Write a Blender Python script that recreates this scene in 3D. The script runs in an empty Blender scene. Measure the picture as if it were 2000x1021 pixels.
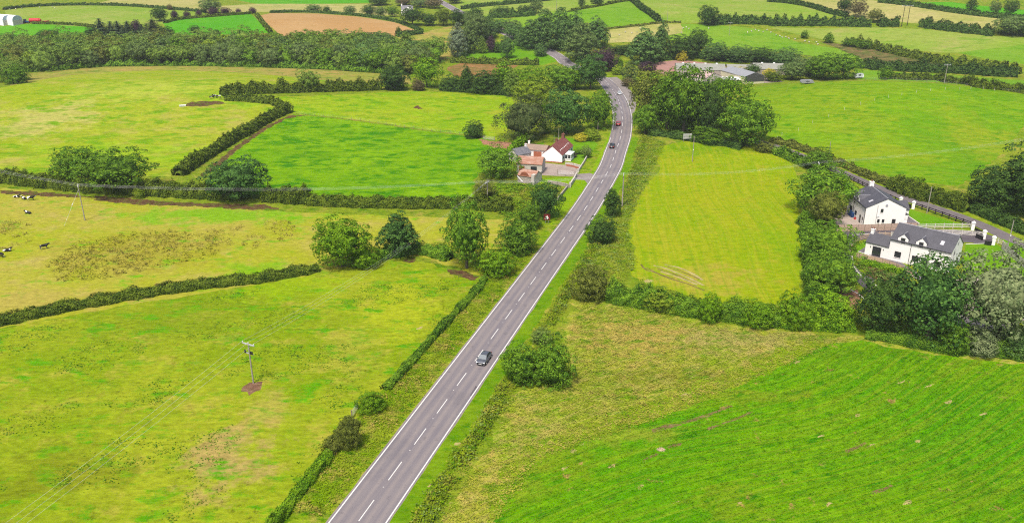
import bpy, bmesh, math, random
import numpy as np
from mathutils import Vector, Matrix
from mathutils.geometry import delaunay_2d_cdt

scene = bpy.context.scene
COL = scene.collection
R = math.radians

# ------------------------------------------------------------------ camera, sky, sun, exposure
EYE = 71.0                      # drone height above the road, metres
FOCAL = 1600.0                  # focal length in pixels of the 2000 px wide survey photograph
PITCH = math.atan2(640.0, FOCAL)
cam_data = bpy.data.cameras.new("drone_camera")
cam = bpy.data.objects.new("drone_camera", cam_data)
COL.objects.link(cam)
cam.location = (0, 0, EYE)
cam.rotation_euler = (math.pi / 2 - PITCH, 0, 0)
cam_data.sensor_fit = 'HORIZONTAL'
cam_data.sensor_width = 36.0
cam_data.lens = 36.0 * FOCAL / 2000.0
cam_data.clip_start = 0.5
cam_data.clip_end = 9000
scene.camera = cam

SUN_EL, SUN_AZ = R(60), R(203)   # azimuth clockwise from +Y: the light comes from behind the camera and a little to its left
world = bpy.data.worlds.new("World")
scene.world = world
world.use_nodes = True
wn = world.node_tree.nodes
sky = wn.new('ShaderNodeTexSky')
sky.sky_type = 'NISHITA'
sky.sun_disc = False
sky.sun_elevation = SUN_EL
sky.sun_rotation = SUN_AZ
sky.dust_density = 4.0
sky.air_density = 1.0
sky.ozone_density = 1.0
wn['Background'].inputs['Strength'].default_value = 0.052
world.node_tree.links.new(sky.outputs['Color'], wn['Background'].inputs['Color'])
sun_data = bpy.data.lights.new("sun", 'SUN')
sun_data.energy = 1.5
sun_data.angle = R(10)
sun_data.color = (1.0, 0.93, 0.82)
sun = bpy.data.objects.new("sun", sun_data)
COL.objects.link(sun)
sdir = Vector((math.sin(SUN_AZ) * math.cos(SUN_EL), math.cos(SUN_AZ) * math.cos(SUN_EL), math.sin(SUN_EL)))
sun.rotation_euler = sdir.to_track_quat('Z', 'Y').to_euler()
sun.location = (-60, -60, 200)
vs = scene.view_settings
vs.view_transform = 'Standard'
vs.look = 'None'
scene.cycles.filter_width = 1.15
scene.cycles.use_denoising = False      # keep the fine grain of grass and leaves
vs.gamma = 1.0
vs.use_curve_mapping = False
vs.exposure = 1.84

# ------------------------------------------------------------------ lie of the land
BUMPS = [  # x, y, height, radius x, radius y: the drumlin hills
    (155, 340, 14, 90, 46),
    (-160, 372, 8, 120, 62),
    (75, 640, 13, 110, 120),
    (330, 640, 16, 190, 150),
    (-330, 640, 8, 190, 110),
    (-140, 600, 6, 110, 70),
    (520, 900, 30, 260, 260),
    (-700, 1100, 40, 400, 300),
    (150, 1250, 45, 500, 260),
]

def land(x, y):
    x = np.asarray(x, float); y = np.asarray(y, float)
    z = 0.0 * x
    for bx, by, h, rx, ry in BUMPS:
        z = z + h * np.exp(-((x - bx) / rx) ** 2 - ((y - by) / ry) ** 2)
    s = np.maximum(0, y - 470)
    z = z + 0.032 * (np.sqrt(s * s + 60 ** 2) - 60)
    return z

CP, SP = math.cos(PITCH), math.sin(PITCH)
def ray(px, py):
    cx, cy = (px - 1000.0) / FOCAL, (py - 510.5) / FOCAL
    return cx, CP - cy * SP, -SP - cy * CP

def spot(px, py):
    """Where the sight line through a point of the survey photograph first meets the land."""
    dx, dy, dz = ray(px, py)
    t0, t = 0.0, 20.0
    while t < 6000:
        if EYE + t * dz < float(land(t * dx, t * dy)):
            for _ in range(30):
                m = 0.5 * (t0 + t)
                if EYE + m * dz < float(land(m * dx, m * dy)): t = m
                else: t0 = m
            return Vector((t * dx, t * dy, float(land(t * dx, t * dy))))
        t0 = t
        t *= 1.01
    return Vector((6000 * dx, 6000 * dy, 0))

def on_land(x, y, dz=0.0):
    return Vector((x, y, float(land(x, y)) + dz))

def px_per_m(p):
    return FOCAL / ((p[1]) * CP + (EYE - p[2]) * SP)

def height_for(base, py):
    """Height above base whose top shows at photograph row py."""
    dx, dy, dz = ray(1000, py)
    return EYE + dz / dy * base[1] - base[2]

# ------------------------------------------------------------------ fast scalar land for the survey rays
_B = [(bx, by, h, 1 / rx, 1 / ry) for bx, by, h, rx, ry in BUMPS]
def land1(x, y):
    z = 0.0
    for bx, by, h, ix, iy in _B:
        a = (x - bx) * ix; b = (y - by) * iy
        q = a * a + b * b
        if q < 30: z += h * math.exp(-q)
    s = y - 470
    s = s if s > 0 else 0.0
    return z + 0.032 * (math.sqrt(s * s + 3600) - 60)

def spot(px, py):
    dx, dy, dz = ray(px, py)
    if dz > -0.012: dz = -0.012
    t = t0 = max(10.0, (EYE - 48) / -dz)
    while t < 9000:
        if EYE + t * dz < land1(t * dx, t * dy):
            for _ in range(24):
                m = 0.5 * (t0 + t)
                if EYE + m * dz < land1(m * dx, m * dy): t = m
                else: t0 = m
            break
        t0 = t
        t *= 1.012
    return Vector((t * dx, t * dy, land1(t * dx, t * dy)))

def ground_at(x, y, dz=0.0):
    return Vector((x, y, land1(x, y) + dz))

# ------------------------------------------------------------------ materials
def lin(c):
    c = c / 255.0
    return c / 12.92 if c <= 0.04045 else ((c + 0.055) / 1.055) ** 2.4
KEXP = 2.3
def tone(r, g, b, k=KEXP):
    """Surface colour from a colour seen in open daylight."""
    return (lin(r) / k, lin(g) / k, lin(b) / k, 1.0)

class NT:
    def __init__(self, name):
        self.m = bpy.data.materials.new(name)
        self.m.use_nodes = True
        self.t = self.m.node_tree
        self.n = self.t.nodes
        self.bsdf = self.n['Principled BSDF']
        self.out = self.n['Material Output']
        self._pos = None
    def link(self, a, b): self.t.links.new(a, b)
    def set(self, sock, v):
        if hasattr(v, 'is_linked') or isinstance(v, bpy.types.NodeSocket): self.link(v, sock)
        else: sock.default_value = v
    def pos(self):
        if self._pos is None: self._pos = self.n.new('ShaderNodeNewGeometry').outputs['Position']
        return self._pos
    def mapping(self, scale=(1, 1, 1), rot=0.0, vec=None):
        m = self.n.new('ShaderNodeMapping')
        m.vector_type = 'TEXTURE'
        m.inputs['Scale'].default_value = scale
        m.inputs['Rotation'].default_value = (0, 0, rot)
        self.link(vec or self.pos(), m.inputs['Vector'])
        return m.outputs[0]
    def noise(self, scale, detail=3, rough=0.55, vec=None, dist=0.0):
        t = self.n.new('ShaderNodeTexNoise')
        t.inputs['Scale'].default_value = scale
        t.inputs['Detail'].default_value = detail
        t.inputs['Roughness'].default_value = rough
        t.inputs['Distortion'].default_value = dist
        self.link(vec or self.pos(), t.inputs['Vector'])
        return t.outputs['Fac']
    def ramp(self, fac, lo, hi, a=0.0, b=1.0):
        r = self.n.new('ShaderNodeMapRange')
        r.inputs['From Min'].default_value = lo
        r.inputs['From Max'].default_value = hi
        r.inputs['To Min'].default_value = a
        r.inputs['To Max'].default_value = b
        self.set(r.inputs['Value'], fac)
        return r.outputs[0]
    def mix(self, fac, a, b, blend='MIX'):
        m = self.n.new('ShaderNodeMix')
        m.data_type = 'RGBA'
        m.blend_type = blend
        self.set(m.inputs[0], fac)
        self.set(m.inputs[6], a)
        self.set(m.inputs[7], b)
        return m.outputs[2]
    def math(self, op, a, b=None, c=None):
        m = self.n.new('ShaderNodeMath')
        m.operation = op
        for s, v in zip(m.inputs, (a, b, c)):
            if v is not None: self.set(s, v)
        return m.outputs[0]
    def grey(self, v):
        c = self.n.new('ShaderNodeCombineColor')
        for s in c.inputs: self.set(s, v)
        return c.outputs[0]
    def bump(self, h, strength=0.5, dist=0.1):
        b = self.n.new('ShaderNodeBump')
        b.inputs['Strength'].default_value = strength
        b.inputs['Distance'].default_value = dist
        self.link(h, b.inputs['Height'])
        self.link(b.outputs[0], self.bsdf.inputs['Normal'])
    def finish(self, color, rough=0.9, spec=0.15, metal=0.0):
        self.set(self.bsdf.inputs['Base Color'], color)
        self.set(self.bsdf.inputs['Roughness'], rough)
        self.bsdf.inputs['Specular IOR Level'].default_value = spec
        self.bsdf.inputs['Metallic'].default_value = metal
        return self.m

def turf(name, a, b, c, d=None, dry=0.55, lush=0.56, stripes=(), patch=0.035, tuft=0.45, spots=None, relief=0.35, fine=0.35, aspect=0.0, dung=0.0, blots=(), grain=1.0, bend=0.0):
    """Grass sward: a main, b second tone in broad patches, c lush or dark tufts, d dry or bleached streaks."""
    n = NT(name)
    warp = n.noise(patch, 4, 0.62)
    col = n.mix(n.ramp(warp, 0.42, 0.58), a, b)
    mid = n.noise(patch * 3.7, 5, 0.70)
    if d: col = n.mix(n.ramp(mid, dry - .04, dry + 0.10, 0, 0.85), col, d)
    for bx, by, rx, ry, tint, amt in blots:
        p = spot(bx, by); q = spot(bx, by - ry); r = px_per_m(p)
        v = n.n.new('ShaderNodeVectorMath'); v.operation = 'SUBTRACT'
        n.link(n.pos(), v.inputs[0]); v.inputs[1].default_value = (p.x, p.y, p.z)
        w = n.n.new('ShaderNodeVectorMath'); w.operation = 'MULTIPLY'
        n.link(v.outputs[0], w.inputs[0]); w.inputs[1].default_value = (r / rx, 1 / max(1.0, q.y - p.y), 0)
        ln = n.n.new('ShaderNodeVectorMath'); ln.operation = 'LENGTH'; n.link(w.outputs[0], ln.inputs[0])
        k = n.math('ADD', ln.outputs['Value'], n.ramp(n.noise(patch * 5, 5, 0.72), 0.3, 0.7, -0.75, 0.75))
        col = n.mix(n.ramp(k, 1.0, 0.45, 0, amt), col, tint)
    vec = n.mapping((1.9, 1.0, 1.0), aspect)
    tf = n.noise(tuft, 5, 0.72, vec)
    clump = n.math('MULTIPLY', n.ramp(tf, lush - 0.05, lush + 0.05), n.ramp(n.noise(patch * 2.2, 3, 0.6), 0.36, 0.56, 0.2, 1.0))
    col = n.mix(clump, col, c)
    bent = None
    if bend:
        nt = n.n.new('ShaderNodeTexNoise'); nt.inputs['Scale'].default_value = 0.014; nt.inputs['Detail'].default_value = 0
        n.link(n.pos(), nt.inputs['Vector'])
        va = n.n.new('ShaderNodeVectorMath'); va.operation = 'MULTIPLY_ADD'
        n.link(nt.outputs['Color'], va.inputs[0]); va.inputs[1].default_value = (bend, bend, 0); n.link(n.pos(), va.inputs[2])
        bent = va.outputs[0]
    for ang, width, length, strength, tint in stripes:
        sv = n.mapping((length, width, 1.0), R(ang), bent)
        col = n.mix(n.ramp(n.noise(1.0, 2, 0.5, sv), 0.48, 0.62, 0, strength), col, tint)
    if spots:
        sp = n.math('MULTIPLY', n.ramp(n.noise(0.33, 4, 0.7), 0.62, 0.68), n.ramp(n.noise(0.06, 2, 0.5), 0.46, 0.56))
        col = n.mix(sp, col, spots)
    if dung:
        dk = n.math('MULTIPLY', n.ramp(n.noise(0.75, 5, 0.78), 0.55, 0.62), n.ramp(n.noise(0.045, 3, 0.6), 0.44, 0.58))
        col = n.mix(n.math('MULTIPLY', dk, dung), col, tone(92, 96, 22))
    f1 = n.noise(1.15 * grain, 4, 0.72, vec)
    f2 = n.noise(4.5 * grain, 3, 0.7)
    v = n.math('ADD', n.ramp(f1, 0.28, 0.72, 1 - fine, 1 + fine), n.ramp(f2, 0.25, 0.75, -fine * 0.5, fine * 0.5))
    col = n.mix(1.0, col, n.grey(v), 'MULTIPLY')
    n.bump(n.math('ADD', n.math('MULTIPLY', tf, 1.6), f1), relief, 0.35)
    return n.finish(col, 0.95, 0.03)

def plain(name, color, rough=0.7, spec=0.3, var=0.12, scale=1.5, metal=0.0, relief=0.0, objspace=True):
    n = NT(name)
    vec = None
    if objspace:
        vec = n.n.new('ShaderNodeTexCoord').outputs['Object']
    f = n.noise(scale, 4, 0.65, vec)
    col = n.mix(1.0, color, n.grey(n.ramp(f, 0.25, 0.75, 1 - var, 1 + var)), 'MULTIPLY')
    if relief: n.bump(f, relief, 0.05)
    return n.finish(col, rough, spec, metal)

M = {}
M['pasture_olive'] = turf('pasture_olive', tone(150, 178, 20), tone(176, 190, 40), tone(104, 180, 6), tone(198, 190, 72), 0.58, 0.57, patch=0.034, dung=0.62, fine=0.34, tuft=0.30,
    blots=((440, 890, 100, 70, tone(206, 172, 112), .7), (520, 800, 60, 40, tone(204, 186, 92), .6), (120, 930, 160, 60, tone(136, 146, 26), .6), (330, 620, 190, 50, tone(134, 164, 20), .55), (780, 600, 90, 70, tone(190, 204, 36), .7), (680, 690, 70, 60, tone(196, 192, 70), .6), (560, 560, 140, 30, tone(168, 204, 16), .6)))
M['pasture_rush'] = turf('pasture_rush', tone(186, 194, 44), tone(198, 192, 74), tone(128, 196, 14), tone(208, 192, 100), 0.56, 0.60, patch=0.03, fine=0.30, tuft=0.30,
    blots=((270, 490, 190, 46, tone(182, 172, 58), .6), (60, 590, 160, 36, tone(204, 186, 92), .7), (430, 420, 240, 18, tone(134, 200, 14), .8), (520, 530, 120, 24, tone(142, 200, 20), .7), (800, 450, 160, 24, tone(190, 196, 52), .6)))
M['pasture_bright'] = turf('pasture_bright', tone(130, 184, 4), tone(144, 194, 8), tone(76, 150, 1), None, 0.6, 0.52, patch=0.03, tuft=0.24, fine=0.30, grain=.7)
M['pasture_lime'] = turf('pasture_lime', tone(160, 198, 20), tone(176, 200, 36), tone(118, 176, 5), tone(182, 190, 54), 0.58, 0.55, patch=0.025, tuft=0.2, fine=0.28, grain=.6)
M['pasture_dome'] = turf('pasture_dome', tone(172, 194, 30), tone(184, 196, 52), tone(130, 182, 8), tone(200, 192, 92), 0.55, 0.54, patch=0.020, tuft=0.18, fine=0.30, grain=.6,
    blots=((90, 230, 130, 34, tone(210, 204, 112), .8), (300, 170, 200, 16, tone(196, 216, 70), .6), (230, 300, 200, 30, tone(168, 208, 30), .7), (480, 190, 100, 20, tone(164, 212, 22), .6)))
M['meadow_mown'] = turf('meadow_mown', tone(162, 190, 8), tone(174, 190, 20), tone(126, 174, 3), tone(190, 188, 50), 0.58, 0.60, stripes=((82, 1.5, 70, 0.40, tone(196, 196, 48)), (85, 0.8, 40, 0.45, tone(140, 182, 4))), bend=14, patch=0.045, fine=0.24, grain=.8,
    blots=((1380, 545, 130, 34, tone(200, 184, 70), .8), (1300, 470, 60, 50, tone(186, 192, 34), .7), (1400, 390, 90, 50, tone(184, 192, 28), .6), (1360, 290, 100, 18, tone(124, 172, 6), .8), (1530, 480, 30, 90, tone(140, 184, 8), .6)))
M['silage_green'] = turf('silage_green', tone(104, 180, 1), tone(128, 188, 4), tone(70, 150, 1), None, 0.6, 0.57, bend=26, stripes=((31, 1.0, 30, 0.5, tone(136, 184, 14)), (32, 0.45, 16, 0.45, tone(64, 142, 1)), (30, 0.6, 34, 0.5, tone(154, 184, 36))), patch=0.035, spots=tone(190, 168, 88), relief=0.8, fine=0.34, aspect=R(31), tuft=.5,
    blots=((1080, 900, 110, 40, tone(150, 174, 28), .75), (1420, 985, 110, 40, tone(142, 170, 28), .65), (1620, 690, 160, 14, tone(104, 154, 10), .6), (1900, 960, 140, 60, tone(122, 166, 12), .6), (1440, 775, 200, 16, tone(160, 176, 40), .8), (1180, 850, 160, 22, tone(172, 184, 56), .85), (1030, 940, 50, 60, tone(160, 180, 40), .7)))
M['wild_grass'] = turf('wild_grass', tone(192, 196, 62), tone(160, 190, 34), tone(116, 168, 16), tone(226, 200, 104), 0.54, 0.55, stripes=((34, 0.45, 4, 0.55, tone(222, 208, 112)), (120, 0.45, 3, 0.4, tone(140, 170, 30))), patch=0.06, relief=0.8, fine=0.30,
    blots=((1150, 760, 90, 60, tone(160, 180, 44), .7), (1250, 655, 150, 34, tone(226, 194, 100), .8), (1440, 665, 140, 26, tone(216, 200, 116), .8), (1320, 740, 150, 26, tone(150, 160, 40), .75), (1060, 860, 60, 60, tone(206, 194, 96), .7), (1560, 660, 140, 14, tone(176, 178, 84), .6)))
M['margin'] = turf('margin', tone(146, 182, 18), tone(166, 186, 42), tone(104, 162, 6), tone(196, 186, 76), 0.56, 0.56, patch=0.09, tuft=.6, fine=0.3, relief=.6)
M['field_dome'] = turf('field_dome', tone(120, 176, 12), tone(146, 188, 20), tone(88, 158, 4), None, 0.6, 0.56, stripes=((-14, 1.6, 60, 0.46, tone(158, 184, 40)), (-14, 1.0, 30, 0.38, tone(92, 150, 8))), patch=0.014, fine=0.22, grain=.5,
    blots=((1640, 300, 190, 22, tone(166, 186, 32), .85), (1930, 280, 80, 60, tone(170, 184, 40), .8), (1560, 172, 160, 10, tone(156, 182, 30), .7)))
M['far_green'] = turf('far_green', tone(130, 182, 36), tone(146, 188, 50), tone(110, 170, 26), None, 0.6, 0.58, patch=0.016, tuft=0.12, fine=0.2, grain=.4)
M['far_lime'] = turf('far_lime', tone(154, 188, 58), tone(170, 190, 80), tone(132, 178, 44), tone(190, 190, 106), 0.58, 0.58, patch=0.014, tuft=0.12, fine=0.2, grain=.4)
M['far_vivid'] = turf('far_vivid', tone(98, 186, 24), tone(116, 190, 32), tone(80, 172, 16), None, 0.6, 0.58, patch=0.016, tuft=0.12, fine=0.18, grain=.4)
M['far_tan'] = turf('far_tan', tone(204, 198, 120), tone(190, 192, 102), tone(164, 180, 84), tone(214, 200, 132), 0.55, 0.60, patch=0.02, tuft=0.12, fine=0.22, grain=.4)
M['wheat'] = turf('wheat', tone(212, 168, 108), tone(218, 178, 120), tone(196, 160, 84), None, 0.6, 0.64, stripes=((8, 2.5, 90, .35, tone(216, 166, 98)),), patch=0.02, tuft=0.1, fine=0.10, grain=.5)
M['marsh'] = turf('marsh', tone(172, 180, 70), tone(192, 180, 92), tone(128, 158, 48), tone(202, 170, 98), 0.52, 0.55, patch=0.03, tuft=0.2, fine=0.3, grain=.5)
M['bracken'] = turf('bracken', tone(176, 130, 80), tone(156, 134, 76), tone(124, 126, 54), tone(192, 142, 92), 0.5, 0.56, patch=0.04, tuft=0.3, fine=0.4, grain=.5)
M['scrub'] = turf('scrub', tone(136, 130, 74), tone(118, 128, 62), tone(90, 110, 50), tone(152, 124, 86), 0.5, 0.54, patch=0.05, tuft=0.3, fine=0.45, grain=.4)
M['verge'] = turf('verge', tone(142, 178, 18), tone(162, 184, 38), tone(92, 150, 6), tone(198, 186, 84), 0.54, 0.56, patch=0.09, tuft=0.6, relief=0.8, fine=0.36)
M['verge_cut'] = turf('verge_cut', tone(142, 188, 6), tone(156, 192, 18), tone(104, 170, 3), None, 0.6, 0.60, patch=0.07, fine=0.24)
M['verge_green'] = turf('verge_green', tone(118, 166, 10), tone(136, 174, 22), tone(84, 146, 5), tone(164, 180, 56), 0.66, 0.58, patch=0.12, tuft=.6, fine=0.28)
M['earth_pale'] = turf('earth_pale', tone(158, 122, 96), tone(142, 106, 84), tone(140, 142, 60), tone(172, 142, 112), 0.54, 0.58, patch=0.25, tuft=0.9, fine=0.35)
M['lawn'] = turf('lawn', tone(116, 176, 18), tone(132, 184, 28), tone(96, 164, 10), None, 0.6, 0.64, patch=0.1, tuft=0.3, fine=0.14)
M['rough'] = turf('rough', tone(142, 170, 34), tone(158, 174, 46), tone(98, 144, 16), tone(190, 178, 82), 0.56, 0.55, patch=0.05, tuft=0.4, relief=0.7, fine=0.38)
M['woodfloor'] = turf('woodfloor', tone(86, 104, 40), tone(70, 88, 36), tone(60, 84, 30), None, 0.6, 0.56, patch=0.08, fine=0.4)
M['earth'] = turf('earth', tone(126, 92, 68), tone(108, 80, 58), tone(112, 140, 28), tone(150, 118, 88), 0.54, 0.54, patch=0.25, tuft=0.9, relief=0.8, fine=0.4)
M['earth_red'] = turf('earth_red', tone(196, 144, 116), tone(184, 132, 104), tone(150, 150, 70), tone(212, 168, 138), 0.54, 0.62, patch=0.25, tuft=0.9, fine=0.3)
M['mud'] = turf('mud', tone(140, 118, 84), tone(160, 138, 92), tone(120, 140, 26), tone(166, 150, 84), 0.52, 0.54, patch=0.5, tuft=0.9, fine=0.35)
M['bleached'] = turf('bleached', tone(206, 190, 120), tone(214, 196, 136), tone(150, 186, 60), None, 0.55, 0.56, patch=0.2, tuft=0.7, fine=0.3)

def road_mat():
    n = NT('road_asphalt')
    ac = n.n.new('ShaderNodeAttribute'); ac.attribute_name = 'across'
    al = n.n.new('ShaderNodeAttribute'); al.attribute_name = 'along'
    a = n.math('ABSOLUTE', ac.outputs['Fac'])
    track = n.math('ABSOLUTE', n.math('SUBTRACT', n.math('ABSOLUTE', n.math('SUBTRACT', a, 1.85)), 0.80))
    cx = n.n.new('ShaderNodeCombineXYZ')
    n.link(ac.outputs['Fac'], cx.inputs[0]); n.link(n.math('MULTIPLY', al.outputs['Fac'], 0.05), cx.inputs[1])
    streak = n.noise(1.6, 3, 0.6, cx.outputs[0])
    col = n.mix(n.ramp(track, 0.05, 0.55), tone(172, 161, 160), tone(148, 141, 148))
    col = n.mix(n.ramp(streak, 0.35, 0.7, 0, 0.55), col, tone(178, 167, 164))
    col = n.mix(n.ramp(n.noise(0.08, 4, 0.7), 0.52, 0.66, 0, 0.4), col, tone(134, 128, 134))
    patchy = n.ramp(n.noise(0.5, 4, 0.75), 0.60, 0.66, 0, 0.5)
    col = n.mix(patchy, col, tone(128, 120, 124))
    col = n.mix(n.ramp(n.math('ADD', a, n.ramp(n.noise(0.7, 4, 0.7), .3, .7, -.35, .35)), 3.7, 4.0), col, tone(182, 168, 150))
    col = n.mix(1.0, col, n.grey(n.ramp(n.noise(9.0, 3, 0.7), 0.25, 0.75, 0.90, 1.10)), 'MULTIPLY')
    n.bump(n.noise(30, 2), 0.15, 0.01)
    return n.finish(col, 0.85, 0.25)
M['road'] = road_mat()
def paved(name, base, dark, light):
    n = NT(name)
    col = n.mix(n.ramp(n.noise(0.35, 4, 0.65), 0.4, 0.62), base, dark)
    col = n.mix(n.ramp(n.noise(1.1, 4, 0.7), 0.54, 0.68, 0, 0.6), col, light)
    col = n.mix(1.0, col, n.grey(n.ramp(n.noise(6.0, 3, 0.7), 0.25, 0.75, 0.86, 1.14)), 'MULTIPLY')
    return n.finish(col, 0.9, 0.2)
M['lane'] = paved('lane_asphalt', tone(148, 138, 139), tone(132, 124, 127), tone(162, 152, 147))
M['layby'] = paved('layby_gravel', tone(178, 168, 162), tone(164, 154, 150), tone(192, 182, 174))
M['drive'] = paved('drive_tarmac', tone(124, 116, 122), tone(112, 104, 110), tone(134, 126, 130))
M['yard'] = paved('yard_gravel', tone(222, 204, 192), tone(206, 190, 180), tone(232, 218, 206))
M['concrete'] = paved('yard_concrete', tone(206, 188, 176), tone(188, 170, 160), tone(216, 202, 190))
M['red_yard'] = paved('red_gravel', tone(208, 160, 148), tone(196, 150, 138), tone(216, 176, 164))
M['paving'] = paved('grey_paving', tone(150, 140, 146), tone(136, 128, 134), tone(160, 152, 156))

# ------------------------------------------------------------------ roads as centre lines
def smooth(pts, step=3.0):
    P = [Vector((p[0], p[1])) for p in pts]
    P = [P[0] * 2 - P[1]] + P + [P[-1] * 2 - P[-2]]
    out = []
    for i in range(1, len(P) - 2):
        a, b, c, d = P[i - 1], P[i], P[i + 1], P[i + 2]
        n = max(1, int((c - b).length / step))
        for k in range(n):
            t = k / n
            out.append(0.5 * ((2 * b) + (c - a) * t + (2 * a - 5 * b + 4 * c - d) * t * t + (3 * b - a - 3 * c + d) * t ** 3))
    out.append(P[-2])
    return out

def offset(line, d):
    out = []
    for i, p in enumerate(line):
        t = (line[min(i + 1, len(line) - 1)] - line[max(i - 1, 0)]).normalized()
        out.append(p + Vector((t.y, -t.x)) * d)      # positive = right of travel
    return out

def strip_poly(line, l, r):
    return [tuple(p) for p in offset(line, -l)] + [tuple(p) for p in reversed(offset(line, r))]

# the first stretch is dead straight: fit it through the surveyed dashes
_d0, _d1 = spot(760, 935), spot(1144, 407)
_dir = (Vector((_d1.x, _d1.y)) - Vector((_d0.x, _d0.y))).normalized()
_o = Vector((_d0.x, _d0.y))
road_pts = [_o + _dir * s for s in (-95, -60, -30, 0, 30, 60, 90, 120)]
for q in ((1157, 385.9), (1167.5, 368.3), (1178, 351), (1193, 324), (1202, 297), (1212, 268), (1216, 241), (1215.6, 226), (1213, 211), (1207, 194), (1198, 178), (1188, 165), (1177, 155),
          (1142, 139), (1108, 124.5), (1096, 114), (1077, 103), (1052, 92), (1000, 70), (950, 47), (912, 30), (886, 18), (868, 8), (850, -2), (800, -40)):
    p = spot(*q)
    v = Vector((p.x, p.y))
    if (v - road_pts[-1]).length > 5: road_pts.append(v)
ROAD = smooth(road_pts, 3.0)
ROAD_HALF = 3.95
lane_px = [(1478, 276), (1500, 283), (1530, 292), (1580, 311), (1640, 335), (1700, 361), (1760, 384), (1820, 404), (1880, 425), (1940, 450), (2000, 480), (2100, 530), (2250, 610)]
LANE = smooth([spot(*q)[:2] for q in lane_px], 3.0)

def px_poly(pts, step=22.0):
    out = []
    for i, a in enumerate(pts):
        b = pts[(i + 1) % len(pts)]
        n = max(1, int(math.hypot(b[0] - a[0], b[1] - a[1]) / step))
        for k in range(n):
            t = k / n
            p = spot(a[0] + (b[0] - a[0]) * t, a[1] + (b[1] - a[1]) * t)
            out.append((p.x, p.y))
    return out

def ragged(poly, amp, step, seed):
    """Uneven natural edge for a ground outline."""
    out = []
    r = random.Random(seed); ph = [r.uniform(0, 6.28) for _ in range(6)]
    s = 0.0
    for i, a in enumerate(poly):
        b = poly[(i + 1) % len(poly)]
        d = math.hypot(b[0] - a[0], b[1] - a[1])
        if d < 1e-6: continue
        n = max(1, min(60, int(d / step)))
        nx, ny = (b[1] - a[1]) / d, -(b[0] - a[0]) / d
        for k in range(n):
            t = k / n; u = s + d * t
            w = amp * (math.sin(u * .9 + ph[0]) * .5 + math.sin(u * 2.3 + ph[1]) * .35 + math.sin(u * 5.1 + ph[2]) * .25 + r.uniform(-.35, .35))
            out.append((a[0] + (b[0] - a[0]) * t + nx * w, a[1] + (b[1] - a[1]) * t + ny * w))
        s += d
    return out
AREAS = []   # name, material key, ground polygon; later ones lie over earlier ones
RAG = {'field': (.7, 1.8), 'bare_earth': (.65, .6), 'wild_grass_bank': (1.3, 1.4), 'rough_strip': (1.2, 3), 'marsh': (1.5, 4), 'bracken_patch': (1.4, 3), 'scrubland': (1.6, 3), 'flower_bed': (.25, .8), 'worn_grass': (.35, .7), 'tyre_rut': (.12, .7)}
def area(name, mat, pts, ground=False):
    poly = [tuple(p)[:2] for p in pts] if ground else px_poly(pts)
    if name in RAG and not ground:
        far = sum(p[1] for p in poly) / len(poly)
        amp, st = RAG[name]
        k = 1.0 if far < 330 else 2.2
        poly = ragged(poly, amp * (1 if name != 'field' else (1 if far < 330 else .6)), st * k, len(AREAS) * 7 + 1)
    AREAS.append((name, mat, poly))

area('field', 'pasture_rush', [(-330, 350), (0, 366), (120, 380), (250, 390), (420, 402), (540, 412), (700, 420), (850, 424), (1000, 430), (1060, 440), (1000, 500), (950, 545), (900, 525), (820, 500), (740, 505), (640, 535), (480, 560), (250, 596), (0, 642), (-330, 705)])
area('field', 'pasture_olive', [(-330, 705), (0, 642), (250, 596), (480, 560), (620, 534), (720, 514), (800, 507), (860, 520), (905, 535), (935, 552), (920, 590), (850, 660), (760, 760), (700, 812), (640, 900), (560, 1000), (530, 1060), (470, 1250), (-650, 1250)])
area('field', 'pasture_bright', [(575, 223), (700, 236), (830, 254), (935, 267), (985, 282), (1000, 290), (975, 310), (925, 350), (925, 388), (860, 398), (600, 392), (400, 368), (420, 330), (480, 280), (540, 240)])
area('field', 'pasture_lime', [(530, 190), (650, 186), (800, 178), (900, 182), (1000, 188), (1010, 230), (975, 274), (935, 267), (830, 254), (700, 236), (575, 223), (550, 212)])
area('field', 'pasture_dome', [(-330, 225), (0, 172), (60, 160), (120, 149), (230, 140), (350, 138), (450, 141), (560, 149), (640, 158), (600, 166), (450, 182), (425, 195), (545, 206), (560, 215), (480, 262), (410, 310), (345, 345), (270, 345), (120, 345), (0, 335), (-330, 325)])
area('rough_strip', 'marsh', [(20, 168), (60, 160), (120, 149), (230, 140), (350, 138), (450, 141), (560, 149), (640, 158), (810, 165), (790, 146), (620, 134), (450, 126), (200, 128), (40, 146)])
area('woodland_floor', 'woodfloor', [(-330, 150), (-100, 140), (30, 142), (200, 131), (330, 129), (480, 131), (640, 137), (800, 148), (860, 108), (780, 85), (700, 73), (500, 69), (300, 72), (0, 84), (-330, 95)])
area('field', 'meadow_mown', [(1275, 290), (1350, 272), (1450, 284), (1540, 308), (1560, 350), (1562, 420), (1565, 520), (1560, 580), (1500, 600), (1420, 605), (1330, 590), (1250, 560), (1235, 530), (1240, 490), (1228, 440), (1250, 380), (1290, 330)])
area('wild_grass_bank', 'wild_grass', [(1125, 585), (1250, 600), (1380, 630), (1600, 652), (1700, 655), (2300, 740), (2300, 790), (1650, 690), (1480, 760), (1300, 830), (1050, 910), (960, 1060), (900, 1250), (700, 1250), (860, 1040), (960, 870), (1000, 770), (1110, 740), (1105, 660)])
area('grass_margin', 'margin', ragged(px_poly([(930, 1060), (962, 935), (1018, 882), (1100, 836), (1260, 788), (1400, 734), (1500, 690), (1585, 662), (1640, 672), (1560, 715), (1440, 775), (1300, 830), (1140, 875), (1060, 920), (1005, 970), (985, 1060)]), 1.0, 1.4, 9), True)
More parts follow.
